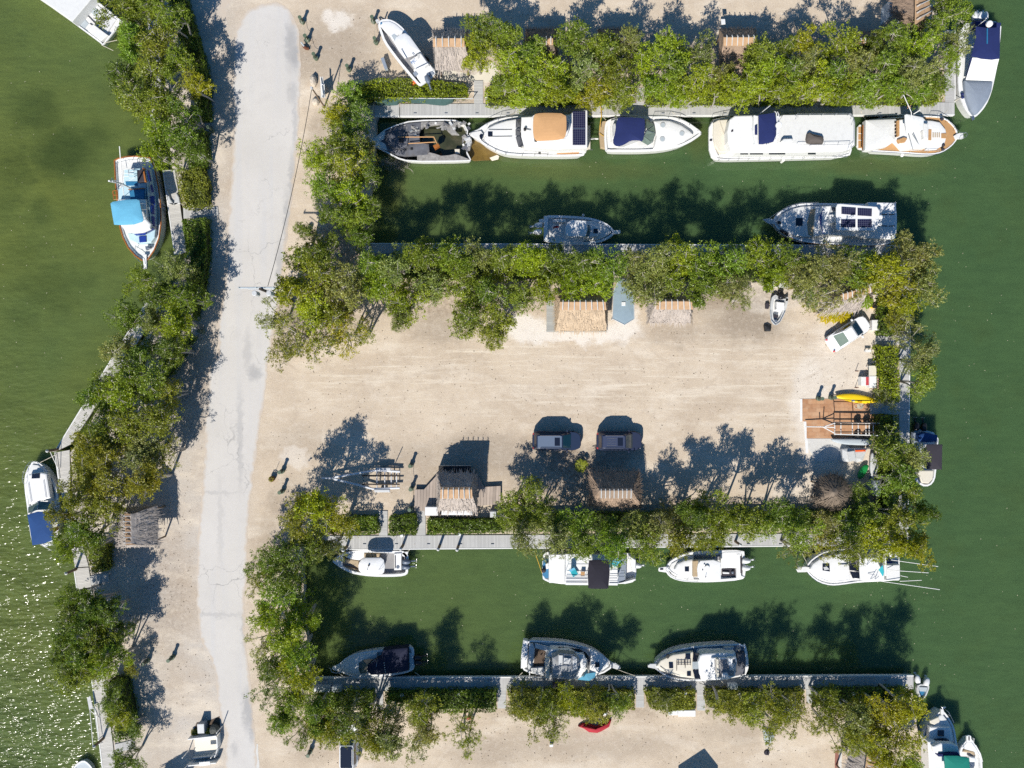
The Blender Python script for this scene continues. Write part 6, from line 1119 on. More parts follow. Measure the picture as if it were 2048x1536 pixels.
kayak('canoe', 'grey upturned canoe under the empty boat trailer on the patio', c5, [(412, 640), (470, 634), (650, 632), (800, 635), (920, 650), (925, 680), (890, 712), (760, 712), (600, 705), (470, 680)], .45, LGREY, (), 'canoe')
kayak('kayak', 'shiny green kayak in the clutter beside the round thatched hut', c5, [(742, 1080), (760, 1020), (800, 950), (870, 935), (865, 990), (830, 1060), (790, 1110), (755, 1110)], .4, GREEN)
kayak('kayak', 'pale grey kayak standing beside the green kayak', c5, [(885, 1000), (890, 880), (905, 800), (920, 795), (960, 860), (985, 930), (980, 1030), (935, 1125), (910, 1110)], .5, GREYW)
# ================================================================ THATCHED HUTS
THG = thatchmat('grey_thatch', (.46, .40, .35)); THD = thatchmat('dark_thatch', (.22, .175, .135)); THT = thatchmat('fresh_thatch', (.53, .41, .285)); THB = thatchmat('brown_thatch', (.36, .265, .195))
THX = thatchmat('grey_thatch_turned', (.42, .375, .34), 0.0)
HUT = 'thatched huts'
def hut(label, eave, ridge, m, strip=None, n=6, ze=2.3, zr=4.1, seed=0, open_posts=True, capm=None):
    r = random.Random(seed+int(eave[0][0])); E = [Vector((*W(p, ze), ze)) for p in eave]   # order: two corners of one long side, then the other two
    Rg = [Vector((*W(p, zr), zr)) for p in ridge]
    c = sum(E, Vector())/4
    root = thing('thatched_hut', label, 'hut', (c.x, c.y, 0), HUT)
    if (E[0]-Rg[0]).length > (E[0]-Rg[1]).length: Rg = Rg[::-1]
    A, B, Cc, D = E   # A-B long side, C-D other; ridge runs from the A/D end to the B/C end
    mb = MB()
    def face(P, nu=14, nv=7):
        """P: (bottom0, bottom1, top0, top1) slightly lumpy slope"""
        b0, b1, t0, t1 = P; ids = []
        for j in range(nv+1):
            v = j/nv; rowp = []
            for i in range(nu+1):
                u = i/nu; p = b0.lerp(b1, u).lerp(t0.lerp(t1, u), v)
                k = 0.0 if j in (nv,) else .09
                q = p+Vector((mnoise.noise(p*1.3), mnoise.noise(p*1.3+Vector((7, 3, 1))), mnoise.noise(p*2.1)*1.2))*k
                if j == 0: q += Vector((0, 0, -.06+.08*r.random()))
                rowp.append(q)
            ids.append(mb.ring(rowp))
        for j in range(nv):
            for i in range(nu): mb.f.append([ids[j][i], ids[j][i+1], ids[j+1][i+1], ids[j+1][i]])
        nrm = (b1-b0).cross(t0-b0).normalized()
        if nrm.z < 0: nrm = -nrm
        L = (b1-b0).length*((t0-b0).length)*.75
        for _ in range(int(L*26)):
            u, v = r.random(), r.random()**1.3*.92
            p = b0.lerp(b1, u).lerp(t0.lerp(t1, u), v)
            dn = (b0.lerp(b1, u)-t0.lerp(t1, u)).normalized(); sd_ = dn.cross(nrm).normalized()
            ln = r.uniform(.25, .7); w = r.uniform(.02, .05); dv = (dn+sd_*r.uniform(-.22, .22)).normalized()
            p0 = p+nrm*.06; p1 = p0+dv*ln+nrm*r.uniform(-.01, .10)
            mb.face([p0-sd_*w, p0+sd_*w, p1+sd_*w*.4, p1-sd_*w*.4])
    face((A, B, Rg[0], Rg[1])); face((Cc, D, Rg[1], Rg[0])); face((B, Cc, Rg[1], Rg[1]), 9); face((D, A, Rg[0], Rg[0]), 9)
    low = [Vector((c.x+(p.x-c.x)*.93, c.y+(p.y-c.y)*.93, ze-.22)) for p in E]
    mb.loft([[tuple(p) for p in E], [tuple(p) for p in low]], False, True)
    mb.build('thatch_roof', m, root)
    for p in E:
        q = c.lerp(p, .80); pm = MB(); pm.cyl((q.x, q.y), .09, 0, ze-.1, 8); pm.build('post', POSTM, root)
    if strip:
        S0 = [Vector((*W(p, zr+.08), zr+.08)) for p in strip]   # ridge edge then lower edge
        low_z = zr-.32
        S1 = [Vector((*W(p, low_z), low_z)) for p in (strip[2], strip[3])]
        cm = MB(); cm.plate([S0[0], S0[1], S1[0], S1[1]], .04)
        back = [S0[0]+(S0[0]-S1[1])*.22, S0[1]+(S0[1]-S1[0])*.22]
        for q in back: q.z = zr-.06
        cm.plate([S0[1], S0[0], back[0], back[1]], .04); cap = cm.build('ridge_cap', capm or CAPT, root)
        for k in range(n):
            u = (k+.5)/n; a = S0[0].lerp(S0[1], u); b_ = S1[1].lerp(S1[0], u); bb = back[0].lerp(back[1], u)
            bm_ = MB(); bm_.tube([bb+Vector((0, 0, .34)), a+Vector((0, 0, .26)), b_+Vector((0, 0, .10))], .045, 5); bm_.build('batten', GREYW, cap)
    return root
POSTM = WOODP
hut('grey thatched hut with a plywood ridge beside the trailered sport boat', [(866, 60), (935, 58), (942, 140), (872, 141)], [(870, 77), (928, 77)], THG, [(866, 77), (929, 77), (929, 94), (866, 94)], 5)
hut('thatched hut in the top tree belt, second hut from the left', [(1052, 58), (1114, 58), (1116, 128), (1050, 128)], [(1064, 77), (1104, 77)], THD, [(1070, 77), (1106, 77), (1106, 90), (1070, 90)], 4)
hut('thatched hut almost hidden in the middle of the top tree belt', [(1197, 58), (1276, 58), (1276, 126), (1197, 126)], [(1210, 77), (1264, 77)], THD, [(1215, 77), (1262, 77), (1262, 90), (1215, 90)], 5)
hut('brown thatched hut in a gap of the top tree belt near the white panel', [(1438, 57), (1511, 57), (1514, 138), (1438, 136)], [(1449, 74), (1506, 74)], THB, [(1447, 75), (1512, 75), (1512, 92), (1447, 92)], 6)
hut('dark thatched hut at the right side of the top tree belt', [(1698, 64), (1770, 62), (1772, 128), (1698, 128)], [(1712, 80), (1760, 80)], THD, [(1716, 80), (1758, 80), (1758, 90), (1716, 90)], 5)
hut('tilted brown thatched hut at the top right corner of land', [(1788, -40), (1785, 22), (1838, 78), (1868, -60)], [(1842, -40), (1852, 40)], thatchmat('brown_thatch_turned', (.30, .22, .165), 1.2), [(1836, -20), (1838, 44), (1864, 28), (1852, -26)], 5)
hut('pale new thatched hut with a grey deck in the middle of the sandy lot', [(1108, 576), (1213, 576), (1213, 662), (1111, 662)], [(1124, 604), (1208, 604)], THT, [(1120, 604), (1211, 604), (1213, 620), (1119, 620)], 8)
hut('low grey thatched hut right of the metal canopy', [(1292, 588), (1386, 588), (1382, 646), (1297, 646)], [(1313, 603), (1380, 603)], THG, [(1313, 603), (1384, 603), (1386, 619), (1313, 619)], 6)
hut('tilted grey thatched hut near the white car', [(1672, 560), (1744, 548), (1717, 621), (1637, 627)], [(1682, 590), (1741, 574)], THG, [(1680, 590), (1742, 573), (1745, 584), (1681, 602)], 7)
hut('grey thatched hut on the wooden deck above the lower basin', [(875, 946), (949, 945), (955, 1021), (876, 1021)], [(884, 979), (941, 979)], THG, [(881, 979), (944, 979), (945, 997), (880, 997)], 6)
hut('large brown thatched hut below the right dark suv', [(1180, 942), (1278, 942), (1284, 1015), (1178, 1013)], [(1200, 981), (1264, 981)], THB, [(1198, 981), (1266, 981), (1266, 996), (1198, 996)], 8, capm=mat('old_ridge_panel', (.27, .20, .145), .9, var=.3, dirt=.4))
hut('grey thatched hut beside the road on the left shore', [(232, 1016), (236, 1094), (316, 1090), (315, 1012)], [(262, 1028), (263, 1087)], THX, [(251, 1026), (253, 1090), (270, 1090), (268, 1026)], 6)
hut('thatched hut under the yellow trees at the lower right corner of land', [(1702, 1484), (1686, 1560), (1752, 1590), (1768, 1500)], [(1744, 1514), (1734, 1572)], THX, [(1740, 1512), (1732, 1572), (1750, 1572), (1756, 1514)], 5)
def roundhut():
    x, y = W((1664, 985), 2.3); r = random.Random(4); root = thing('thatched_hut', 'round grey thatched hut near the right end of the tree row', 'hut', (x, y, 0), HUT); mb = MB(); rings = []
    ax, ay = W((1668, 985), 3.9)
    for j in range(8):
        t = j/7; z = 2.25+1.6*t; rr = 1.72*(1-t)**.8+.06
        rings.append([(x+(ax-x)*t+rr*math.cos(2*math.pi*k/26)*(1+.07*mnoise.noise(Vector((k*.7, j, 0)))), y+(ay-y)*t+rr*math.sin(2*math.pi*k/26)*(1+.07*mnoise.noise(Vector((k*.7, j, 5)))), z+.05*mnoise.noise(Vector((k, j*2, 3)))) for k in range(26)])
    mb.loft(rings, True, True)
    for _ in range(420):
        a = r.uniform(0, 6.283); t = r.random()**1.5*.9; rr = 1.72*(1-t)**.8+.1; p = Vector((x+(ax-x)*t+rr*math.cos(a), y+(ay-y)*t+rr*math.sin(a), 2.33+1.6*t)); d = Vector((math.cos(a), math.sin(a), -.75)).normalized(); s_ = Vector((-math.sin(a), math.cos(a), 0)); L = r.uniform(.25, .6)
        mb.face([p-s_*.03, p+s_*.03, p+d*L+s_*.015, p+d*L-s_*.015])
    mb.build('thatch_roof', THD, root)
    for k in range(5): pm = MB(); a = k*1.257; pm.cyl((x+1.3*math.cos(a), y+1.3*math.sin(a)), .08, 0, 2.3, 8); pm.build('post', WOODP, root)
roundhut()
# decks, canopy, extras of the huts
def polydeck(label, px, z, m, name='wooden_deck', rail=None):
    pts = WL(px, z); c = cen(pts); root = thing(name, label, 'deck', (c[0], c[1], 0), None)
    mb = MB(); mb.prism(pts, z-.08, z); mb.build('boards', m, root)
    for p in inset(ccw(pts), .12): mb = MB(); mb.box((p[0], p[1], 0), (.1, .1, z-.083)); mb.build('post', WOODD, root)
    if rail:
        mb = MB()
        for l in rail:
            P = [Vector((*W(p, z+.8), z+.8)) for p in l]; mb.tube(P, .04, 5)
            for a, b2 in zip(P, P[1:]):
                k = max(1, int((b2-a).length/1.0))
                for j in range(k+1): q = a.lerp(b2, j/k); mb.tube([q, (q.x, q.y, z+.001)], .035, 5)
        mb.build('railing', WOODD, root)
    return root
polydeck('grey boarded deck around the pale new thatched hut', [(1093, 600), (1214, 600), (1214, 664), (1093, 664)], .3, plankmat('deck_grey', (.40, .40, .37), 0, .14), rail=None)
polydeck('weathered wooden deck around the grey hut above the lower basin', [(829, 979), (848, 979), (876, 948), (955, 948), (968, 974), (1001, 972), (1001, 1008), (956, 1012), (956, 1032), (850, 1032), (849, 1022), (829, 1021)], .45, plankmat('deck_wood', (.40, .33, .275), R(88), .3, .12, .4))
def slabthing(name, label, cat, px, z0, z1, m, b=.05, group=None, dome=0, lid=None, legs=False, crop=None):
    """a closed box-like thing with its own outline; lid: a second part on top"""
    px = C(*crop)(px) if crop else px
    pts = WL(px, z1); c = cen(pts); root = thing(name, label, cat, (c[0], c[1], z0), group)
    if legs:
        mb = MB(); mb.prism(pts, z1-.05, z1, .01, cap0=True); mb.build('tabletop', m, root)
        for p in inset(ccw(pts), .1): mb = MB(); mb.box((p[0], p[1], z0), (.06, .06, z1-.053-z0)); mb.build('leg', lid or ALU, root)
        return root
    zt = z1-.09 if lid else z1
    mb = MB(); mb.prism(pts if not lid else inset(ccw(pts), .02), z0, zt-(.002 if lid else 0), 0 if lid else b, 0, 0 if lid else dome); mb.build('body', m, root)
    if lid: mb = MB(); mb.prism(pts, zt, z1, min(b, .04), 0, dome, True); mb.build('lid', lid, root)
    return root
BX = 'storage boxes and chests'
slabthing('storage_chest', 'white storage chest at the left end of the hut deck', 'chest', [(850, 1014), (876, 1014), (876, 1031), (850, 1031)], .455, 1.25, WPAINT, .05, BX, 0, WHITE)
slabthing('awning', 'white scalloped awning along the front of the deck hut', 'awning', [(883, 1019), (944, 1019), (945, 1030), (883, 1030)], 1.9, 2.02, WPAINT, .03)
slabthing('storage_bench', 'grey framed dark storage bench behind the deck hut', 'bench', [(877, 932), (942, 932), (942, 946), (877, 946)], .0, 1.1, LGREY, .03, None, 0, BLACKP)
slabthing('trash_can', 'small pale grey bin under the trees right of the wooden deck', 'bin', [(980, 1023), (992, 1023), (992, 1035), (980, 1035)], 0, 1.0, LGREY, .04, None, 0, GREYW)
def metalcanopy():
    f = C(900, 380, 3.84); px = f([(1292, 685), (1388, 685), (1412, 760), (1415, 990), (1340, 1036), (1250, 990), (1254, 780), (1284, 720)]); pts = WL(px, 2.7); c = cen(pts)
    root = thing('metal_canopy', 'pale blue grey metal canopy with a pointed end between two thatched huts', 'canopy', (c[0], c[1], 0)); q = ccw(pts)
    mb = MB(); mb.prism(q, 2.62, 2.7, .02, 0, .10); mb.build('roof', mat('blue_grey_metal', (.33, .42, .47), .35, .2, var=.12), root)
    mb = MB(); mb.prism(WL(f([(1318, 860), (1348, 860), (1348, 888), (1318, 888)]), 2.86), 2.7, 2.88, .02); mb.build('vent', WPAINT, root)
    mb = MB(); mb.tube([(*W(p, 2.72), 2.72) for p in px+px[:1]], .04, 5); mb.build('trim', GREYW, root)
    for p in inset(q, .25)[::2]: mb = MB(); mb.cyl(p, .05, 0, 2.62, 8); mb.build('post', ALU, root)
metalcanopy()
def shed(label, apex, wd, depth, h, m):
    x, y = W(apex); root = thing('shed', label, 'shed', (x, y-depth/2, 0)); mb = MB(); w = wd/2
    mb.prism([(x-w+.3, y-.15), (x+w-.3, y-.15), (x+w-.3, y-depth+.15), (x-w+.3, y-depth+.15)], 0, h*.6); mb.build('wall', WPAINT, root); mb = MB()
    for s_ in (-1, 1): mb.plate([(x, y, h), (x+s_*w, y, h*.58), (x+s_*w, y-depth, h*.58), (x, y-depth, h)], .1)
    mb.plate([(x-w+.32, y-.16, h*.59), (x+w-.32, y-.16, h*.59), (x, y-.16, h-.06)], .04); mb.build('roof', m, root)
shed('shed just below the photo whose pointed shadow falls on the sand', (1379, 1578), 3.9, 4, 4.0, ALU)
hut('thatched hut below the photo beside the left shore hedge', [(290, 1600), (340, 1600), (340, 1680), (290, 1680)], [(308, 1632), (322, 1632)], THG)

# ================================================================ CARS
def car(label, cpx, ang, L, Wd, Ht, paint, roofm=None, kind='suv', group='parked cars', roof_glass=True, back_glass=None, glass=None):
    x0, y0 = W(cpx, .8); root = thing('parked_car', label, 'car', (x0, y0, 0), group); ca, sa = math.cos(ang), math.sin(ang)
    def T(u, v, z): return (x0+ca*u-sa*v, y0+sa*u+ca*v, z)
    h, w = L/2, Wd/2; belt = .98 if kind == 'suv' else .88
    def ol(k, z, e=0.0):
        p = [(-h+.02, w*.62), (-h+.10, w*.86), (-h+.45, w), (-h*.3, w), (h*.5, w), (h-.55, w*.96), (h-.16, w*.78), (h-.01, w*.45), (h, 0)]
        p = p+[(a, -b_) for a, b_ in p[::-1][1:]]; p = p+[(-h, 0)]
        return [T(a*k, b_*(k+e), z) for a, b_ in p][::-1]
    mb = MB(); hood = belt-.10 if kind == 'suv' else belt-.14
    mb.loft([ol(.95, .22), ol(1, .42), ol(1, .66), ol(.985, hood-.05), ol(.95, hood)], True, True); body = mb.build('body', paint, root, False)
    for pl in body.data.polygons: pl.use_smooth = len(pl.vertices) == 4
    if kind == 'suv': rb, rf, fb, ff = -h+.12, -h+.42, h*.60, h*.22
    else: rb, rf, fb, ff = -h*.68, -h*.26, h*.58, h*.16
    wb, wt = w*.93, w*.74
    b0 = [T(rb, wb*.92, belt-.16), T(rb+.4, wb, belt-.16), T(fb-.3, wb, belt-.16), T(fb, wb*.86, belt-.16), T(fb, -wb*.86, belt-.16), T(fb-.3, -wb, belt-.16), T(rb+.4, -wb, belt-.16), T(rb, -wb*.92, belt-.16)]
    b1 = [T(rf, wt*.9, Ht-.05), T(rf+.3, wt, Ht-.05), T(ff-.2, wt, Ht-.05), T(ff, wt*.88, Ht-.05), T(ff, -wt*.88, Ht-.05), T(ff-.2, -wt, Ht-.05), T(rf+.3, -wt, Ht-.05), T(rf, -wt*.9, Ht-.05)]
    b2 = [T(rf+.1, wt*.8, Ht), T(rf+.35, wt*.86, Ht), T(ff-.25, wt*.86, Ht), T(ff-.1, wt*.76, Ht), T(ff-.1, -wt*.76, Ht), T(ff-.25, -wt*.86, Ht), T(rf+.35, -wt*.86, Ht), T(rf+.1, -wt*.8, Ht)]
    mb = MB(); mb.loft([b[::-1] for b in (b0, b1, b2)], False, True); cab = mb.build('cabin', paint, root)
    mb = MB(); mb.prism([p[:2] for p in b2], Ht+.002, Ht+.03, .012); mb.build('roof', roofm or paint, root)
    def pane(nm, a, b_, c_, d, k0=.06, k1=.94, s0=.06, s1=.94, m=GLASS):
        a, b_, c_, d = map(Vector, (a, b_, c_, d))   # a,b bottom; c,d top (c above b)
        def P(u, v): return a.lerp(b_, u).lerp(d.lerp(c_, u), v)
        q = [P(s0, k0), P(s1, k0), P(s1, k1), P(s0, k1)]; n = (q[1]-q[0]).cross(q[3]-q[0]).normalized(); ce = Vector(T(0, 0, belt)); 
        if n.dot(q[0]-ce) < 0: n = -n
        mb = MB(); mb.plate([p+n*.014 for p in q], .012); mb.build(nm, m, root)
    g1 = glass or TGLASS
    pane('windshield', b0[3], b0[4], b1[4], b1[3], .09, .97, .02, .98, g1); pane('rear_window', b0[7], b0[0], b1[0], b1[7], .34 if kind == 'suv' else .12, .95, .06, .94, back_glass or GLASS)
    for i, j in ((1, 2), (6, 5)):
        pane('side_window', b0[i], b0[j], b1[j], b1[i], .30, .92, .03, .42); pane('side_window', b0[i], b0[j], b1[j], b1[i], .30, .92, .45, .70); pane('side_window', b0[i], b0[j], b1[j], b1[i], .30, .92, .73, .97)
    for u in (-h*.60, h*.60):
        for s_ in (-1, 1):
            mb = MB(); p = T(u, s_*(w-.10), .34); q = T(u, s_*(w+.02), .34); mb.tube([p, q], .34, 16); wh = mb.build('wheel', BLACKP, root)
            mb = MB(); mb.tube([T(u, s_*(w+.021), .34), T(u, s_*(w+.035), .34)], .21, 12); mb.build('rim', STEEL, wh)
    for s_ in (-1, 1):
        mb = MB(); mb.plate([T(h-.22, s_*w*.66, .62), T(h-.10, s_*w*.74, .62), T(h-.16, s_*w*.80, .78), T(h-.34, s_*w*.72, .80)], .04); mb.build('headlight', GREYW, root)
        mb = MB(); mb.plate([T(-h+.03, s_*w*.70, .68), T(-h+.08, s_*w*.86, .68), T(-h+.16, s_*w*.84, .92), T(-h+.12, s_*w*.66, .92)], .03); mb.build('taillight', REDP, root)
        mb = MB(); p = T(fb-.45, s_*(w+.09), belt+.02); mb.box((p[0], p[1], belt), (.14, .22, .16), ang, .03); mb.build('mirror', paint, root)
    if kind == 'suv':
        for s_ in (-1, 1): mb = MB(); mb.tube([T(rf+.35, s_*wt*.84, Ht+.03), T(rf+.4, s_*wt*.84, Ht+.09), T(ff-.3, s_*wt*.84, Ht+.09), T(ff-.25, s_*wt*.84, Ht+.03)], .022, 6); mb.build('roof_rail', STEEL, root)
        if roof_glass: mb = MB(); mb.prism([T(ff-.80, -wt*.58, 0)[:2], T(ff-.28, -wt*.58, 0)[:2], T(ff-.28, wt*.58, 0)[:2], T(ff-.80, wt*.58, 0)[:2]], Ht+.031, Ht+.042, .004); mb.build('sunroof', GLASS, root)
        if roofm is GREYRF:
            for k in range(4): mb = MB(); v = wt*(-.5+k*.33); mb.tube([T(rf+.5, v, Ht+.035), T(ff-.95, v, Ht+.035)], .018, 4); mb.build('roof_rib', STEEL, root)
    mb = MB(); mb.prism([T(h-.30, -.25, 0)[:2], T(h-.02, -.22, 0)[:2], T(h-.02, .22, 0)[:2], T(h-.30, .25, 0)[:2]], .48, .58, .02); mb.build('grille', CHARC, root)
    return root
def carpaint(n, c, met=.0): return mat(n, c, .3, met, var=.03, spec=.35)
GREYRF = carpaint('slate_roof', (.050, .064, .115)); SKYRF = carpaint('sky_reflection_roof', (.13, .17, .24)); DKB = carpaint('deep_blue_paint', (.022, .036, .075)); GRAP = carpaint('slate_paint', (.028, .037, .072)); WHP = carpaint('white_car_paint', (.78, .79, .80))  # left suv roof: the sky's reflection is put into its colour
car('blue grey suv, the left one of the two dark cars on the sand', (1113.5, 882), 0.0, 4.85, 1.86, 1.72, DKB, SKYRF, glass=mat('teal_windshield', (.012, .055, .085), .06, spec=.8))
car('graphite suv with a ribbed roof, the right one of the two dark cars', (1238.5, 882), 0.0, 4.5, 1.86, 1.78, GRAP, GREYRF, glass=mat('grey_windshield', (.09, .10, .10), .08, spec=.8))
car('white sedan parked at an angle near the right end of the lot', (1698, 667), R(33), 4.6, 1.78, 1.44, WHP, WHP, 'sedan', back_glass=GGLASS, glass=mat('blue_windshield', (.02, .06, .12), .05, spec=.8))
car('white suv with a black glass roof half under a tree at the bottom edge', (697, 1492), R(90), 4.4, 1.85, 1.75, WHP, GLASS, 'suv', roof_glass=False)

# ================================================================ TRAILERS, PATIO
def tubes(root, nm, lst, r, m, f=None, parent=None):
    mb = MB()
    for l in lst: mb.tube([(*W((f([p[:2]])[0] if f else p[:2]), p[2]), p[2]) for p in l], r, 6)
    return mb.build(nm, m, parent or root)
f = C(620, 860, 3.175)
t = thing('boat_trailer', 'empty blue grey boat trailer with a long pointed tongue on the sand', 'trailer', (*W((745, 958)), 0), 'boat trailers on the sand')
tubes(t, 'tongue', [[(75, 305, .55), (150, 306, .6)]], .09, ALU, f); tubes(t, 'frame', [[(150, 300, .6), (300, 275, .6), (415, 256, .6), (572, 264, .6)], [(150, 311, .6), (300, 347, .6), (400, 374, .6), (570, 368, .6)]], .11, ALU, f)
for x in (425, 475, 516, 550): tubes(t, 'cross_bar', [[(x, 262, .6), (x, 368, .6)]], .055, ALU, f)
for l in ([(330, 290, .75), (570, 290, .75)], [(330, 345, .75), (570, 345, .75)]): tubes(t, 'bunk', [l], .07, WOODD, f)
for q in ([(415, 240), (512, 240), (512, 256), (415, 256)], [(405, 377), (505, 377), (508, 396), (410, 396)]): mb = MB(); mb.prism(WL(f(q), .8), .62, .8, .05); mb.build('fender', GREYW, t)
for p in ((462, 246), (462, 386)):
    x, y = W(f([p])[0], .33); mb = MB(); mb.tube([(x, y-.11, .33), (x, y+.11, .33)], .32, 14); mb.build('wheel', BLACKP, t)
tubes(t, 'guide_post', [[(523, 250, .6), (520, 250, 2.0)]], .04, ALU, f); tubes(t, 'jack', [[(150, 306, 0), (150, 306, .9)]], .05, BLACKP, f); tubes(t, 'bow_stop', [[(340, 300, .6), (340, 300, 1.1)], [(340, 320, .6), (340, 320, 1.1)]], .06, BLACKP, f)
f = C(1590, 770, 5.906)
t = thing('boat_trailer', 'empty white boat trailer with upright bars on the tiled patio', 'trailer', (*W((1710, 853)), 0), 'boat trailers on the sand')
tubes(t, 'frame', [[(465, 440, 1.0), (1005, 452, 1.0)], [(462, 580, 1.0), (1005, 596, 1.0)]], .055, WPAINT, f); tubes(t, 'tongue', [[(125, 492, .7), (330, 494, .8), (470, 500, .9)], [(330, 494, .8), (470, 450, .95)], [(330, 494, .8), (470, 570, .95)]], .05, WPAINT, f)
for x in (470, 542, 678, 747, 838, 876, 925, 1000): tubes(t, 'cross_bar', [[(x, 445, 1.0), (x, 590, 1.0)]], .05, WPAINT, f)
for y in (468, 555): tubes(t, 'bunk', [[(470, y, 1.25), (990, y, 1.25)]], .06, WOODD, f)
tubes(t, 'side_post', [[(478, 442, 1.0), (478, 442, 2.6)], [(700, 442, 1.0), (700, 442, 2.6)], [(930, 445, 1.0), (930, 445, 2.6)], [(478, 442, 2.6), (930, 445, 2.6)], [(478, 442, 2.0), (930, 445, 2.0)]], .04, WOODD, f)
tubes(t, 'winch_stand', [[(340, 494, .8), (360, 490, 1.9)], [(300, 494, .8), (300, 494, 1.4)]], .05, ALU, f)
for p in ((740, 430), (850, 430), (740, 605), (850, 605)):
    x, y = W(f([p])[0], .35); mb = MB(); mb.tube([(x, y-.1, .35), (x, y+.1, .35)], .34, 14); mb.build('wheel', BLACKP, t)
def tilemat():
    m, nt, bq, pos = newmat('terracotta_tiles'); br = nd(nt, 'ShaderNodeTexBrick'); br.inputs['Scale'].default_value = 1.0; br.inputs['Brick Width'].default_value = .8; br.inputs['Row Height'].default_value = .4; br.inputs['Mortar Size'].default_value = .012
    br.inputs['Color1'].default_value = (.40, .20, .10, 1); br.inputs['Color2'].default_value = (.52, .29, .155, 1); br.inputs['Mortar'].default_value = (.26, .15, .09, 1); nt.links.new(pos, br.inputs['Vector'])
    n = noi(nt, pos, 1.2, 5, .65); c = mix(nt, remap(nt, n, .45, .75, 0, .6), br.outputs['Color'], (.58, .40, .26)); nt.links.new(c, bq.inputs['Base Color']); bq.inputs['Roughness'].default_value = .8; return m
def flat(name, px, z, m, th=.06):
    mb = MB(); mb.prism(WL(px, z), z-th, z); return structure(mb.build(name, m))
flat('pavement', f([(88, 165), (880, 163), (880, 300), (1012, 322), (1012, 590), (460, 628), (138, 630), (136, 430), (90, 430)]), .035, tilemat()); flat('pavement', f([(140, 633), (560, 633), (650, 735), (650, 900), (560, 880), (400, 900), (250, 905), (140, 720)]), .03, CONC)
flat('pavement', f([(885, 215), (1035, 222), (1010, 306), (885, 298)]), .035, CONC); flat('pavement', f([(62, 165), (86, 165), (86, 428), (60, 428)]), .03, WPAINT); flat('pavement', f([(104, 432), (132, 432), (160, 800), (128, 810)]), .032, WPAINT)
flat('pavement', [(858, 132), (950, 150), (985, 120), (1000, 150), (985, 165), (940, 162), (880, 160)], .012, CREAM, .011)
o = thing('rope_ring', 'coiled pale rope ring below the yellow kayak on the patio', 'rope', (*W(f([(770, 250)])[0]), .036)); mb = MB()
for j, rr_ in enumerate((.10, .17, .24, .31)): x, y = W(f([(768, 246)])[0]); mb.tube([(x+rr_*math.cos(a*.3142), y+rr_*math.sin(a*.3142), .06) for a in range(21)], .028, 5)
mb.build('coil', ROPE, o); mb = MB(); x, y = W(f([(722, 250)])[0]); mb.tube([(x+.2*math.cos(a*.3142), y+.2*math.sin(a*.3142), .06) for a in range(21)], .03, 5); mb.build('coil', ROPE, o)
# clutter by the round hut
slabthing('dock_cart', 'white upturned dock cart frame beside the grey slab', 'cart', [(628, 788), (705, 775), (725, 890), (645, 908)], .75, 1.0, WPAINT, .04, None, 0, GREYW, crop=(1590, 770, 5.906)); slabthing('tarpaulin', 'crumpled pale tarpaulin between the dock cart and the kayaks', 'tarpaulin', [(560, 760), (640, 745), (860, 750), (800, 900), (730, 915), (700, 800), (640, 910), (560, 905)], 0, .62, GREYW, .06, None, .12, crop=(1590, 770, 5.906))
slabthing('covered_bin', 'tall bin under a shiny grey cover at the hedge end of the clutter', 'bin', [(932, 1130), (1018, 1128), (1020, 1250), (1000, 1330), (945, 1300)], 0, 1.1, LGREY, .1, None, .1, crop=(1590, 770, 5.906))
slabthing('orange_board', 'thin orange board lying at the head of the tarpaulin', 'board', [(712, 770), (835, 765), (835, 785), (715, 790)], .75, .80, ORNG, .01, crop=(1590, 770, 5.906))

# ================================================================ UTILITY POLE AND WIRES
x, y = W((584, 602)); t = thing('utility_pole', 'tall utility pole with a crossarm standing in the olive trees by the road', 'utility pole', (x, y, 0)); hp = 9.0
mb = MB(); mb.tube([(x, y, -.3), (x, y, hp)], .17, 10, .12); mb.build('pole', WOODD, t)
ax0, ay0 = W((478, 577), hp-.4); ax1, ay1 = W((550, 577), hp-.4); mb = MB(); mb.tube([(ax0, y+.16, hp-.4), (ax1, y+.16, hp-.4)], .075, 6); mb.build('crossarm', LGREY, t)
for u in (0.02, .5, .72, .98): mb = MB(); mb.cyl((ax0+(ax1-ax0)*u, y+.16), .07, hp-.33, hp-.08, 8, .04); mb.build('insulator', LGREY, t)
for d in (-.45, .35): mb = MB(); mb.cyl((x+d*1.6-.2, y-.22), .24, hp-2.0, hp-1.1, 12, None, .05); mb.build('transformer', GREYW, t)
mb = MB(); mb.tube([(x, y, hp-1.4), (x-1.3, y+.1, hp-.7)], .03, 5); mb.tube([(x, y, hp-1.4), (x+1.0, y+.1, hp-.7)], .03, 5); mb.build('brace', ALU, t)
x2, y2 = W((649, 214)); t2 = thing('wire_post', 'slim leaning post at the roadside beside two pale boulders, carrying a wire', 'post', (x2, y2, 0)); mb = MB(); mb.tube([(x2, y2, -.2), (x2, y2, 4.5)], .09, 8, .07); mb.build('pole', WOODP, t2); mb = MB(); mb.cyl((x2, y2), .14, 4.5, 4.72, 8, .1); mb.build('cap', GREYW, t2)
mb = MB(); A_ = Vector((x+.5, y+.3, hp-.5)); B_ = Vector((x2, y2, 4.5)); mb.tube([A_.lerp(B_, k/16)-Vector((0, 0, 1.6*4*(k/16)*(1-k/16)*.5)) for k in range(17)], .028, 4); solo('power_line', mb, CABLE, 'thin dark wire hanging from the utility pole to the roadside post', 'wire')
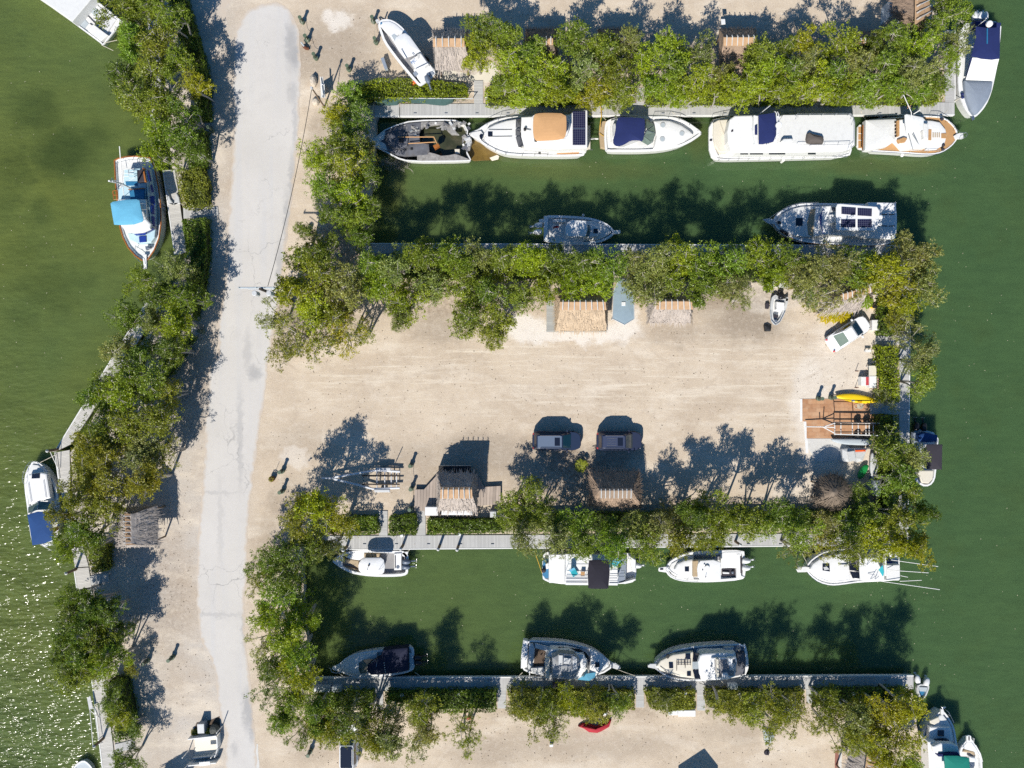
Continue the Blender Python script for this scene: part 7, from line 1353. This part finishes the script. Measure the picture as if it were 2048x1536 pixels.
mb = MB(); A_ = Vector((x, y, hp-.6)); B_ = Vector((*W((575, 770)), 0)); x3, y3 = W((604, 668)); mb.tube([(x+.1, y-.1, hp-.9), (x3, y3, .05)], .018, 4); solo('guy_wire', mb, CABLE, 'guy wire running down from the utility pole into the olive trees', 'wire')

# ================================================================ SMALL THINGS
BUCK = mat('bucket_green', (.10, .14, .09), .6, var=.25); BUCKD = mat('bucket_dark_green', (.05, .075, .05), .6, var=.3)
def bollard(px, label, plant=None):
    x, y = W(px); r = thing('bucket_bollard', label, 'bollard', (x, y, 0), 'bucket bollards on the sand')
    mb = MB(); mb.cyl((x, y), .20, 0, .42, 12, .25, .03); mb.build('bucket', BUCK, r)
    mb = MB(); mb.cyl((x, y), .17, .40, .425, 10); mb.build('fill', CONC, r)
    mb = MB(); mb.cyl((x, y), .165, .43, 1.1, 10, .15, .02); mb.build('post', BUCKD, r)
    mb = MB(); mb.cyl((x, y), .19, 1.102, 1.17, 10, None, .02); mb.build('cap', BUCK, r)
    return r
for px, lab in (((606, 46), 'bucket bollard right of the rounded road end, topmost of four'), ((616, 82), 'bucket bollard beside the rusty pipe near the rounded road end'), ((633, 118), 'bucket bollard above the two pale boulders by the road'), ((699, 141), 'bucket bollard beside the long pole shadow left of the trailered boat'),
    ((748, 45), 'bucket bollard at the bow of the trailered sport boat'), ((753, 87), 'bucket bollard halfway along the left side of the trailered boat'), ((566, 942), 'upper bucket bollard beside the potted plant left of the empty trailer'), ((566, 982), 'lower bucket bollard left of the empty trailer'),
    ((823, 930), 'upper bucket bollard between the empty trailer and the deck hut'), ((824, 976), 'lower bucket bollard between the empty trailer and the deck hut'), ((822, 1016), 'bucket bollard above the small square hedge'), ((297, 1320), 'left bucket bollard on the lower left sand'), ((347, 1313), 'right bucket bollard on the lower left sand'),
    ((622, 1500), 'bucket bollard near the white suv at the bottom edge'), ((426, 262), 'upper dark bollard by the left edge of the road'), ((1635, 797), 'bucket bollard at the upper left corner of the tiled patio'), ((1660, 795), 'bucket bollard between the patio corner and the yellow kayak'), ((407, 664), 'dark bollard beside the tilted left shore footbridge'), ((1664, 622), 'dark bollard at the left corner of the tilted grey hut')): bollard(px, lab)
def rope(label, a, b_, z=1.0, sag=.5, m=None):
    A_ = Vector((*W(a), z)); B_ = Vector((*W(b_), z)); mb = MB(); mb.tube([A_.lerp(B_, k/10)-Vector((0, 0, sag*4*(k/10)*(1-k/10))) for k in range(11)], .018, 4); solo('rope', mb, m or ROPE, label, 'rope', 'ropes slung between bollards')
rope('rope from the topmost road end bollard to the next one', (606, 46), (616, 82)); rope('rope between the second and third bollards right of the road end', (616, 82), (633, 118)); rope('pale rope between the two bollards left of the deck hut', (823, 930), (824, 976)); rope('pale rope from the lower bollard left of the deck hut down to the hedge', (824, 976), (822, 1016)); rope('rope between the two bollards left of the trailered boat', (748, 45), (753, 87))
x, y = W((546, 957)); t = thing('potted_plant', 'rusty pot with a low plant beside two bucket bollards left of the trailer', 'plant pot', (x, y, 0)); mb = MB(); mb.cyl((x, y), .24, 0, .4, 12, .3, .03); mb.build('pot', RUST, t); rp = random.Random(3); o = bpy.data.objects.new('foliage', leafmesh('foliage', [(Vector((0, 0, .55))+rv(rp)*.25, rv(rp), rv(rp), .16, .08, rp.random()) for _ in range(120)])); COL.objects.link(o); o.parent = t; o.color = (*OLV, 1)
mb = MB(); mb.tube([(x, y, .4), (x+.05, y+.1, 1.6)], .02, 5); mb.build('stem', BARK, t)
def rock(px, rx, ry, h, label, seed, group=None, m=None):
    x, y = W(px); r = random.Random(seed); mb = MB(); mb.ball((0, 0, 0), 1, 12, 8)
    mb.v = [(x+v[0]*rx*(1+.25*mnoise.noise(Vector(v)*1.7+Vector((seed, 0, 0)))), y+v[1]*ry*(1+.25*mnoise.noise(Vector(v)*1.7+Vector((0, seed, 0)))), h*.35+v[2]*h*.65*(1+.2*mnoise.noise(Vector(v)*2.3+Vector((0, 0, seed))))) for v in mb.v]
    solo('boulder', mb, m or STONE, label, 'boulder', group, flat=True)
rock((628, 164), .34, .62, .7, 'tall pale boulder at the roadside above the wire post', 1); rock((632, 205), .36, .40, .55, 'round pale boulder at the roadside beside the wire post', 2)
for k, (px, sz) in enumerate((((1749, 612), .28), ((1752, 632), .22), ((1748, 600), .2), ((1751, 655), .3), ((1747, 700), .24), ((1750, 712), .2), ((1748, 725), .3), ((1752, 738), .22), ((1749, 590), .26), ((1751, 578), .2), ((1595, 566), .2), ((1608, 568), .24), ((1535, 566), .26), ((1618, 572), .18), ((1583, 570), .2))):
    rock(px, sz, sz*.9, sz*1.1, 'one of the small coral rocks edging the sand by the hedges', 20+k, 'coral rocks edging the lot')
x, y = W((612, 98)); t = thing('rusty_pipe', 'rusty curved pipe end with a white cap beside the road end bollards', 'pipe', (x, y, 0)); mb = MB(); mb.tube([(x-.2, y+.25, 0), (x-.1, y+.1, .3), (x+.1, y-.1, .35), (x+.3, y-.05, .2)], .16, 8); mb.build('pipe', RUST, t); mb = MB(); mb.tube([(x-.35, y+.45, .5), (x-.05, y+.05, .45)], .07, 8); mb.build('cap', LGREY, t)
f = C(400, 0, 3.84); t = thing('pipe_rack', 'white and blue pipe rack standing by the roadside bushes', 'rack', (*W((643, 174)), 0)); tubes(t, 'pipe', [[(925, 590, 1.5), (945, 745, 1.2)], [(940, 590, 1.3), (960, 740, .9)]], .06, WPAINT, f); tubes(t, 'blue_pipe', [[(932, 600, 1.4), (950, 720, 1.1)]], .05, DKAQUA, f); tubes(t, 'post', [[(955, 650, 0), (940, 650, 1.7)], [(965, 700, 0), (950, 700, 1.6)]], .05, ALU, f); mb = MB(); mb.plate([(*W(f([(925, 640)])[0], .3), .3), (*W(f([(955, 640)])[0], 1.3), 1.3), (*W(f([(960, 750)])[0], 1.3), 1.3), (*W(f([(930, 750)])[0], .3), .3)], .03); mb.build('panel', WPAINT, t)
slabthing('storage_box', 'narrow grey box on a brown base left of the trailered boat', 'box', [(275, 855), (335, 835), (402, 1030), (350, 1052)], 0, .75, LGREY, .04, BX, 0, GREYC, crop=(730, 20, 8.904))
# dock furniture
for k, (px, lab) in enumerate((((652-1, 1379), 'left of three'), ((663, 1379), 'middle of three'), ((679, 1379), 'right of three'))): pass
for px, lab, m in (((633, 1379), 'pale dock box at the left end of the lower dock, left one of three', GREYW), ((651, 1379), 'dock box on the lower dock, middle one of three in a row', LGREY), ((662+11, 1379), 'dock box on the lower dock, right one of three in a row', LGREY), ((1466, 1374), 'pale grey dock box by the stern of the flybridge cruiser', LGREY)):
    slabthing('dock_box', lab, 'dock box', [(px[0]-9.5, px[1]-6), (px[0]+9.5, px[1]-6), (px[0]+9.5, px[1]+6), (px[0]-9.5, px[1]+6)], .102, .75, m, .04, BX, .05, m)
def pedestal(px, label, lean=0):
    x, y = W(px, .9); r = thing('power_pedestal', label, 'pedestal', (x, y, 0), 'white power pedestals along the docks'); mb = MB(); mb.box((x, y, 0), (.16, .16, .75)); mb.build('post', GREYW, r); mb = MB(); mb.box((x, y, .752), (.30, .26, .34), .3, .04); mb.build('head', WHITE, r); mb = MB(); mb.tube([(x-.1, y+.1, .7), (x-.3, y+.3, .3), (x-.25, y+.5, .12)], .025, 5); mb.build('cord', CABLE, r)
for px, lab in (((804, 1390), 'pedestal below the stern of the black navy covered cruiser'), ((917, 1388), 'pedestal in the hedge midway between two cruisers on the lower dock'), ((1028, 1387), 'pedestal below the stern of the vinyl enclosed cruiser'), ((1140, 1388), 'pedestal below the middle of the vinyl enclosed cruiser'), ((1260, 1387), 'pedestal below the bow of the vinyl enclosed cruiser'), ((1371, 1386), 'pedestal behind the hedge with two white boxes'), ((1478, 1387), 'pedestal beside the grey dock box on the lower dock'), ((1706, 1387), 'pedestal at the empty right part of the lower dock'),
    ((804, 1071), 'pedestal behind the motors of the white open boat'), ((919, 1068), 'pedestal below the hut with the wooden deck'), ((974, 197), 'pedestal beside the footbridge at the green netting'), ((1437, 198), 'pedestal at the bow end of the long houseboat'), ((1099, 198), 'pedestal above the tan topped yacht')): pedestal(px, 'white power '+lab)
def pile(px, label, h=1.9, base=None):
    x, y = W(px, h); mb = MB(); mb.cyl((x, y), .15, -2.5, h, 10, .13); r = thing('mooring_pile', label, 'pile', (x, y, ZW), 'mooring piles in the water'); mb.build('pile', WOODP, r); mb = MB(); mb.cyl((x, y), .16, h+.002, h+.16, 10, .03); mb.build('cap', GREYW, r)
for px, lab in (((686, 1101), 'mooring pile at the bow of the white open boat'), ((801, 1098), 'mooring pile at the stern of the white open boat'), ((876, 1099), 'short mooring pile, first one right of the white open boat'), ((914, 1100), 'mooring pile by the dock below the deck hut'), ((1481, 1090), 'mooring pile at the stern of the boat with the square cockpit hatch'), ((94, 902), 'mooring pile at the corner of the slanting left dock'), ((132, 1147), 'mooring pile beside the upper end of the lowest left dock'), ((188, 1493), 'mooring pile at the lower end of the white gangway')): pile(px, lab, 1.7)
f = C(0, 1136, 3.84); t = thing('gangway', 'folded white gangway frame along the lowest left shore dock', 'gangway', (*W((188, 1440)), ZW)); tubes(t, 'rail', [[(690, 1080, .5), (715, 1372, .5)], [(722, 1075, .5), (757, 1322, .5)], [(715, 1372, .5), (770, 1320, .4)], [(690, 1080, .5), (722, 1075, .5)]], .035, WPAINT, f); mb = MB(); mb.prism(WL(f([(668, 1000), (692, 983), (714, 1078), (685, 1090)]), .5), .42, .5, .01); mb.build('plate', GREYW, t); tubes(t, 'strut', [[(715, 1372, .5), (790, 1340, .1)], [(690, 1090, .5), (760, 1150, .1)]], .03, WPAINT, f)
tubes(thing('dock_whip', 'white forked mooring pole at the corner of the slanting left dock', 'mooring pole', (*W((104, 905)), ZW)), 'pole', [[(355, 545, 1.2), (425, 550, .4)], [(385, 550, 1.2), (450, 690, .3)], [(420, 560, .3), (455, 760, .2)]], .035, WPAINT, C(0, 760, 3.84))
# green netting
f = C(720, 190, 7.877); t = thing('netting', 'dark green shade netting sagging along a rail above the burnt boat', 'netting', (*W((850, 203)), 0)); mb = MB(); rows = []
for k in range(33):
    u = k/32; X = 245+(1470-245)*u; yb = 150+18*math.sin(u*9)+(-30 if .30 < u < .45 else 0)-(40*max(0, u-.9)/.1); rows.append([(*W(f([(X, 58)])[0], 1.15), 1.15), (*W(f([(X, 58+(yb-58)*.5)])[0], .72+.06*math.sin(k*1.7)), .72+.06*math.sin(k*1.7)), (*W(f([(X, yb)])[0], .16), .16)])
for a, b2 in zip(rows, rows[1:]):
    for j in range(2): mb.face([a[j], b2[j], b2[j+1], a[j+1]])
mb.build('net', NET, t); tubes(t, 'rail', [[(210, 36, 1.2), (640, 48, 1.2), (1780, 58, 1.2)]], .04, GREYW, f); tubes(t, 'post', [[(X, 50, 1.2), (X, 52, .1)] for X in (240, 640, 1060, 1480, 1775)], .04, GREYW, f)
mb = MB(); rd = random.Random(9)
for k in range(150):
    c0 = f([(rd.uniform(350, 780), rd.uniform(1060, 1170))])[0]; x, y = W(c0, ZW); d = Vector((rd.uniform(-1, 1), rd.uniform(-1, 1), rd.uniform(.0, .7))).normalized()*rd.uniform(.3, 1.0); mb.tube([(x, y, ZW-.1), (x+d.x*.5, y+d.y*.5, ZW+.2+d.z*.6), (x+d.x, y+d.y, ZW+.15+d.z)], .015, 3, .006)
solo('dead_shrub', mb, BARK, 'leafless grey shrub in the water beside the burnt boat', 'shrub')
mb = MB()
for k in range(260):
    x, y = W((rd.uniform(765, 935), rd.uniform(188, 206)), .1); d = Vector((rd.uniform(-1, 1), rd.uniform(-.6, .6), rd.uniform(-.1, .5))).normalized()*rd.uniform(.2, .7); mb.tube([(x, y, .02), (x+d.x, y+d.y, .1+abs(d.z))], .018, 3, .008)
solo('brush_pile', mb, BARK, 'pile of dead brush between the green netting and the hedge', 'brush')
# palms and fern-like plants
def palm(px, label, r=.9, n=9, h=.9, col=(.30, .30, .02), seed=1, name='palm_plant', span=6.283, a0=0):
    x, y = W(px, h); root = thing(name, label, 'palm', (x, y, 0), None); rr_ = random.Random(seed); pts = []
    for k in range(n):
        a = a0+span*k/n+rr_.uniform(-.2, .2); L = r*rr_.uniform(.8, 1.15); d = Vector((math.cos(a), math.sin(a), 0)); s_ = Vector((-d.y, d.x, 0))
        for j in range(26):
            u = (j+1)/26; p = d*L*u+Vector((0, 0, h+.45*u-.75*u*u)); w = .40*math.sin(min(1, u*1.15)*math.pi*.92+.15)*r
            for sg in (-1, 1): ax = (s_*sg*.8+d*.6+Vector((0, 0, -.15))).normalized(); pts.append((p+ax*w*.5, ax, d, w, .07, rr_.uniform(.35, .9)))
    o = bpy.data.objects.new('foliage', leafmesh('foliage', pts)); COL.objects.link(o); o.parent = root; o.color = (*col, 1)
    mb = MB(); mb.tube([(x, y, 0), (x, y, h)], .07, 6, .05); mb.build('stem', BARK, root)
palm((1162, 931), 'small bright palm above the large brown thatched hut', .75, 10, .8, (.24, .28, .03), 2); palm((1652, 632), 'yellow palm plant under the left part of the tilted hut eave', .8, 8, .5, (.42, .36, .01), 3); palm((1668, 633), 'yellow palm plant in the middle below the tilted hut', .75, 8, .5, (.40, .37, .01), 4); palm((1684, 632), 'yellow palm plant nearest the white car roof', .9, 8, .5, (.42, .36, .01), 5); palm((1695, 627), 'yellow palm plant at the tail end of the tilted hut', .6, 7, .4, (.40, .38, .01), 8)
palm((1733, 603), 'bright green fern palm at the right end of the tilted hut', .8, 8, .5, (.16, .26, .02), 6); pass
# boxes and odd things around the right end of the lot
c6 = (1500, 540, 5.389)
slabthing('storage_box', 'white box with a broad red stripe at the hedge near the yellow kayak', 'box', [(1200, 1150), (1284, 1150), (1284, 1245), (1200, 1245)], 0, .7, WPAINT, .04, BX, crop=c6); mb = MB(); mb.prism(WL(C(*c6)([(1250, 1153), (1280, 1153), (1280, 1243), (1250, 1243)]), .71), .702, .712); mb.build('red_stripe', REDP, [o for o in COL.objects if o.get('label', '').startswith('white box with a broad red')][0])
slabthing('storage_box', 'tall plain white box right of the red striped box', 'box', [(1288, 1142), (1366, 1142), (1366, 1270), (1288, 1270)], 0, .8, WHITE, .04, BX, 0, WHITE, crop=c6); slabthing('storage_box', 'pinkish box squeezed between the white box and the hedge', 'box', [(1370, 1148), (1405, 1148), (1405, 1282), (1370, 1282)], 0, .7, mat('pink_board', (.45, .27, .24), .8), .03, BX, crop=c6)
slabthing('wooden_table', 'pale wooden table above the red striped box', 'table', [(1282, 1032), (1362, 1030), (1362, 1142), (1282, 1145)], 0, .75, CREAM, .02, legs=True, crop=c6); slabthing('storage_box', 'white box standing at the hedge right of the white car', 'box', [(1318, 538), (1392, 536), (1395, 648), (1318, 650)], 0, .7, WHITE, .04, BX, 0, WPAINT, crop=c6)
slabthing('bench', 'small white bench on the sand below the white car', 'bench', [(1245, 858), (1308, 858), (1308, 886), (1245, 886)], 0, .45, WPAINT, legs=True, crop=c6); slabthing('white_table', 'white table with a brown pot beside the tree row, above the inflatable boat', 'table', [(235, 122), (398, 122), (398, 188), (235, 188)], 0, .75, WPAINT, legs=True, crop=c6)
x, y = W(C(*c6)([(292, 152)])[0], .9); t = thing('cooking_pot', 'round rusty pot on the white table above the inflatable boat', 'pot', (x, y, .75)); mb = MB(); mb.cyl((x, y), .22, .752, .95, 14, .24); mb.build('pot', RUST, t); mb = MB(); mb.cyl((x, y), .19, .951, .965, 14); mb.build('lid', BLACKP, t)
slabthing('rubbish_bag', 'black rubbish bag left of the white table', 'bag', [(190, 165), (215, 150), (235, 180), (225, 235), (190, 240), (178, 200)], 0, .55, BLACK, .15, None, .1, crop=c6); slabthing('firewood_pile', 'rust brown heap of dead wood right of the white table', 'wood pile', [(415, 140), (470, 130), (500, 160), (460, 205), (420, 200)], 0, .2, RUST, .06, None, .1, crop=c6)
slabthing('outboard_stand', 'black folded motor stand at the bow of the inflatable boat', 'stand', [(155, 595), (190, 585), (235, 610), (225, 660), (165, 660)], 0, .3, BLACKP, .06, None, .05, crop=c6); slabthing('battery_case', 'black case left of the inflatable boat', 'case', [(168, 360), (200, 350), (215, 380), (200, 420), (170, 415)], 0, .3, BLACKP, .05, None, 0, CHARC, crop=c6); slabthing('surfboard', 'white board lying at the end of the tilted hut ridge', 'board', [(1300, 210), (1325, 205), (1388, 250), (1330, 258)], 0, .5, WHITE, .03, crop=c6); slabthing('yellow_bucket', 'yellow and black bin below the tilted hut, beside the hedge', 'bin', [(1318, 395), (1345, 378), (1375, 390), (1370, 410), (1330, 412)], 0, .5, YELL, .04, None, 0, BLACKP, crop=c6)
x, y = W(C(*c6)([(1355, 345)])[0]); t = thing('wire_hoop', 'round sandy fire ring beside the hedge near the tilted hut', 'fire ring', (x, y, 0)); mb = MB(); mb.tube([(x+.5*math.cos(a*.2618), y+.5*math.sin(a*.2618), .1) for a in range(25)], .09, 6); mb.build('ring', CREAM, t); mb = MB(); mb.cyl((x, y), .42, .004, .03, 20); mb.build('ash', STONE, t)
for p, lab in (((1712, 742), 'upper rusty stake standing in the sand left of the striped box'), ((1711, 775), 'lower rusty stake standing in the sand left of the striped box')):
    x, y = W(p); mb = MB(); mb.tube([(x-.05, y, 0), (x-.05, y, .8)], .03, 5); mb.tube([(x-.1, y, .03), (x+.2, y-.02, .03)], .035, 5); solo('stake', mb, RUST, lab, 'stake', 'rusty stakes')
# bottom strip
c7 = (900, 1136, 3.84)
slabthing('red_tarpaulin', 'crumpled dark red tarpaulin on the sand below the lower hedges', 'tarpaulin', [(985, 1222), (1020, 1200), (1065, 1205), (1130, 1225), (1180, 1190), (1242, 1172), (1225, 1225), (1160, 1262), (1130, 1272), (1068, 1266), (1030, 1240)], 0, .35, REDC, .15, None, .35, crop=c7); slabthing('white_box', 'left and shorter of the two white boxes in front of the rounded hedge', 'box', [(1675, 1096), (1750, 1094), (1750, 1132), (1680, 1133)], 0, .6, WPAINT, .04, BX, 0, WHITE, crop=c7); slabthing('white_box', 'right and longer of the two white boxes in front of the rounded hedge', 'box', [(1753, 1093), (1887, 1094), (1887, 1142), (1753, 1142)], 0, .65, WPAINT, .04, BX, 0, WHITE, crop=c7)
slabthing('bucket', 'small white bucket alone on the sand near the bottom edge', 'bucket', [(765, 1355), (792, 1355), (792, 1376), (765, 1376)], 0, .35, WPAINT, .04, None, 0, WHITE, crop=c7); slabthing('red_crate', 'red crate beside the sparse leaning tree below the lower hedges', 'crate', [(130, 1152), (166, 1150), (168, 1166), (132, 1168)], 0, .4, REDP, .03, None, 0, REDP, crop=c7); slabthing('cooler', 'white cooler above the red tarpaulin', 'cooler', [(1170, 1115), (1208, 1112), (1208, 1130), (1172, 1134)], 0, .5, WPAINT, .04, None, 0, WHITE, crop=c7)
c8 = (1400, 1136, 3.16)
slabthing('folded_umbrella', 'grey collapsed umbrella cloth lying on the sand under a leaning tree', 'umbrella', [(400, 1012), (420, 1030), (470, 1045), (472, 1078), (440, 1115), (420, 1130), (408, 1080)], 0, .3, LGREY, .12, None, .15, crop=c8); x, y = W(C(*c8)([(422, 1165)])[0]); mb = MB(); mb.cyl((x, y), .30, 0, .12, 14, .24, .03); mb.cyl((x, y), .05, .1, .5, 8); solo('umbrella_base', mb, CHARC, 'round dark umbrella base below the grey umbrella cloth', 'base')
flat('pavement', C(*c8)([(855, 1160), (878, 1150), (872, 1264), (852, 1264)]), .03, mat('red_brick_edge', (.28, .12, .09), .9, var=.2)); flat('pavement', C(*c8)([(880, 1150), (898, 1140), (895, 1264), (874, 1264)]), .028, CONC)
slabthing('raised_board', 'white panel raised on a post at the edge of the top tree belt', 'sign', [(1442, 38), (1450, 38), (1451, 48), (1443, 49)], 2.0, 2.08, WPAINT, .01); x, y = W((1446, 44), 2); mb = MB(); mb.cyl((x, y), .04, 0, 1.998, 6); solo('sign_post', mb, ALU, 'thin post under the white raised panel at the top tree belt', 'post')
slabthing('white_sheet', 'blue white sheet roof leaning beside the top right thatched hut', 'sheet', [(935, 0), (968, 0), (965, 120), (930, 130)], 0, 1.6, mat('sheet_blue', (.50, .56, .62), .5), .02, crop=(1536, 0, 3.84)); slabthing('white_sheet', 'second pale sheet leaning below the top right thatched hut', 'sheet', [(985, 140), (1160, 300), (1130, 320), (955, 175)], 0, 1.3, mat('sheet_blue', (.50, .56, .62), .5), .02, crop=(1536, 0, 3.84))
slabthing('car_trunk', 'dark red car tail showing at the top edge beside the left hedge', 'car', [(1380, -60), (1415, -60), (1475, 90), (1440, 95), (1350, -10)], .2, 1.0, mat('maroon_paint', (.10, .012, .03), .25), .08, crop=(0, 0, 3.84), lid=WHITE) if False else None
# low walled enclosure by the road
f = C(360, 1420, 10.24); t = thing('bin_enclosure', 'low white walled enclosure with a cream floor beside the road at the bottom', 'enclosure', (*W((410, 1495)), 0))
mb = MB(); mb.prism(WL(f([(300, 560), (800, 500), (815, 900), (300, 960)]), .05), .0, .05); mb.build('floor', CREAM, t)
def wall(nm, a, b_, h, m=WPAINT, th=.10):
    A_ = Vector(W(f([a])[0])); B_ = Vector(W(f([b_])[0])); n = Vector((-(B_-A_).y, (B_-A_).x)).normalized()*th/2; mb = MB(); mb.prism([tuple(A_-n), tuple(B_-n), tuple(B_+n), tuple(A_+n)], 0, h, .01); return mb.build(nm, m, t)
wall('wall', (235, 518), (812, 452), .85); wall('wall', (225, 1045), (815, 985), .95); wall('wall', (822, 470), (835, 700), .85); wall('gate', (835, 720), (770, 890), .8, GREYW); wall('inner_wall', (290, 950), (790, 895), .45, LGREY)
for p in ((955, 200), (840, 700), (285, 940), (270, 700)): x, y = W(f([p])[0]); mb = MB(); mb.cyl((x-.4, y-.6), .05, 0, 1.5, 8); mb.build('post', WPAINT, t)
mb = MB(); mb.prism(WL(f([(390, 1075), (610, 1055), (615, 1130), (395, 1150)]), 1.5), 1.42, 1.5, .01); mb.build('shelf', WPAINT, t)
slabthing('air_conditioner', 'grey unit with a white top in the planted strip above the white enclosure', 'unit', [(345, 290), (490, 285), (498, 480), (360, 485)], 0, .9, GREYC, .04, None, 0, GREYW, crop=(360, 1420, 10.24)); rock((431, 1455), .45, .5, .8, 'dark boulder in the planted strip above the white enclosure', 55, None, mat('dark_stone', (.09, .095, .085), .9, var=.5, scale=3)); palm((389, 1466), 'small yellow green plant left of the grey unit by the enclosure', .45, 8, .25, (.20, .20, .01), 21); palm((417, 1464), 'small yellow green plant between the grey unit and the dark boulder', .45, 8, .25, (.22, .22, .01), 22)
flat('pavement', f([(240, 500), (340, 260), (640, 200), (810, 130), (830, 430), (810, 448), (240, 512)]), .02, MULCH, .019)
# fallen leaves floating on the water
mb = MB(); rl = random.Random(17)
for k in range(420):
    reg = rl.choice([(660, 1330, 1000, 1350), (900, 1840, 1110, 1330), (1850, 2040, 200, 1530), (1000, 1900, 300, 420), (1650, 1900, 1150, 1350), (0, 200, 100, 900)]); x, y = W((rl.uniform(reg[0], reg[1]), rl.uniform(reg[2], reg[3])), ZW); a = rl.uniform(0, 6.28); L = rl.uniform(.03, .075)
    mb.face([(x+L*math.cos(a), y+L*math.sin(a), ZW+.012), (x+L*.5*math.cos(a+1.57), y+L*.5*math.sin(a+1.57), ZW+.014), (x-L*math.cos(a), y-L*math.sin(a), ZW+.012), (x-L*.5*math.cos(a+1.57), y-L*.5*math.sin(a+1.57), ZW+.014)])
o = mb.build('floating_leaves', mat('floating_leaf', (.45, .42, .28), .7, var=.3)); o['kind'] = 'stuff'; o['label'] = 'tiny pale leaves and flecks floating on the green canal water'

rl = random.Random(23); mb = MB()
REG = [((360, 440, 430, 700), 1.0), ((310, 405, 660, 900), 1.5), ((220, 385, 900, 1260), 1.2), ((610, 740, 30, 150), .8), ((560, 720, 600, 720), 1.2), ((1060, 1300, 900, 1010), 1.4), ((1290, 1760, 990, 1030), 1.6), ((940, 1500, 590, 640), .8), ((1600, 1760, 560, 760), .8), ((560, 1000, 1420, 1530), .9), ((1000, 1700, 1420, 1530), .8), ((940, 1880, 20, 110), 1.3), ((540, 1000, 860, 1020), .7), ((600, 1750, 660, 860), .5), ((250, 420, 1280, 1480), .9)]
for (x0_, x1_, y0_, y1_), dn in REG:
    for _ in range(int((x1_-x0_)*(y1_-y0_)/400*dn*1.6)):
        x, y = W((rl.uniform(x0_, x1_), rl.uniform(y0_, y1_))); a = rl.uniform(0, 6.28); L = rl.uniform(.03, .09); w = L*rl.uniform(.2, .5); ca, sa = math.cos(a), math.sin(a)
        mb.face([(x+L*ca, y+L*sa, .012), (x-w*sa, y+w*ca, .03), (x-L*ca, y-L*sa, .012), (x+w*sa, y-w*ca, .02)])
o = mb.build('leaf_litter', mat('dry_leaf', (.13, .095, .06), .9, var=.6, scale=2)); o['kind'] = 'stuff'; o['label'] = 'dry brown leaves and twigs scattered over the sand'
def moor(a, za, b_, zb, lab):
    A_ = Vector((*W(a, za), za)); B_ = Vector((*W(b_, zb), zb)); mb = MB(); mb.tube([A_.lerp(B_, k/8)-Vector((0, 0, .12*4*(k/8)*(1-k/8))) for k in range(9)], .03, 4); solo('mooring_line', mb, ROPE, lab, 'rope', 'mooring lines between boats and docks')
for a, za, b_, zb, lab in (((1010, 235), .45, (1035, 222), .12, 'mooring line from the bow of the tan topped yacht to the dock'), ((1178, 235), .45, (1190, 222), .12, 'mooring line from the stern of the tan topped yacht to the dock'), ((1212, 240), .3, (1200, 224), .12, 'mooring line from the stern of the navy topped express cruiser'), ((1375, 248), .3, (1345, 224), .12, 'mooring line from the bow of the navy topped express cruiser'), ((1440, 240), .4, (1452, 222), .12, 'mooring line from the front deck of the long houseboat'), ((1700, 236), .4, (1705, 222), .12, 'mooring line from the stern of the long houseboat'), ((1735, 243), .35, (1722, 222), .12, 'mooring line from the stern of the teak decked boat'), ((1880, 238), .35, (1895, 220), .12, 'mooring line from the bow of the teak decked boat'),
    ((690, 1108), 0, (700, 1090), .12, 'mooring line from the bow of the white open boat'), ((815, 1104), 0, (830, 1088), .12, 'mooring line from the stern of the white open boat'), ((830, 1345), .1, (850, 1362), .12, 'mooring line from the stern of the black navy covered cruiser'), ((1045, 1345), .4, (1030, 1362), .12, 'mooring line from the stern of the vinyl enclosed cruiser'), ((1495, 1350), .45, (1515, 1362), .12, 'mooring line from the stern of the flybridge cruiser'), ((1335, 1345), .45, (1305, 1364), .12, 'mooring line from the bow of the flybridge cruiser')): moor(a, za, b_, zb, lab)
def stuffcleats():
    for nm, pts in (('cleat', [(830+k*62, 226) for k in range(17)]+[(665+k*64, 1088) for k in range(16)]+[(650+k*66, 1360) for k in range(18)]),):
        for p in pts:
            x, y = W(p, .13); mb = MB(); mb.box((x, y, .10), (.30, .06, .07), 0, .02); mb.box((x, y, .02), (.12, .05, .082)); solo('dock_cleat', mb, GREYM, 'small grey cleat near the water edge of a long dock', 'cleat', 'cleats along the docks')
stuffcleats()
# objects without a base of their own keep their origins
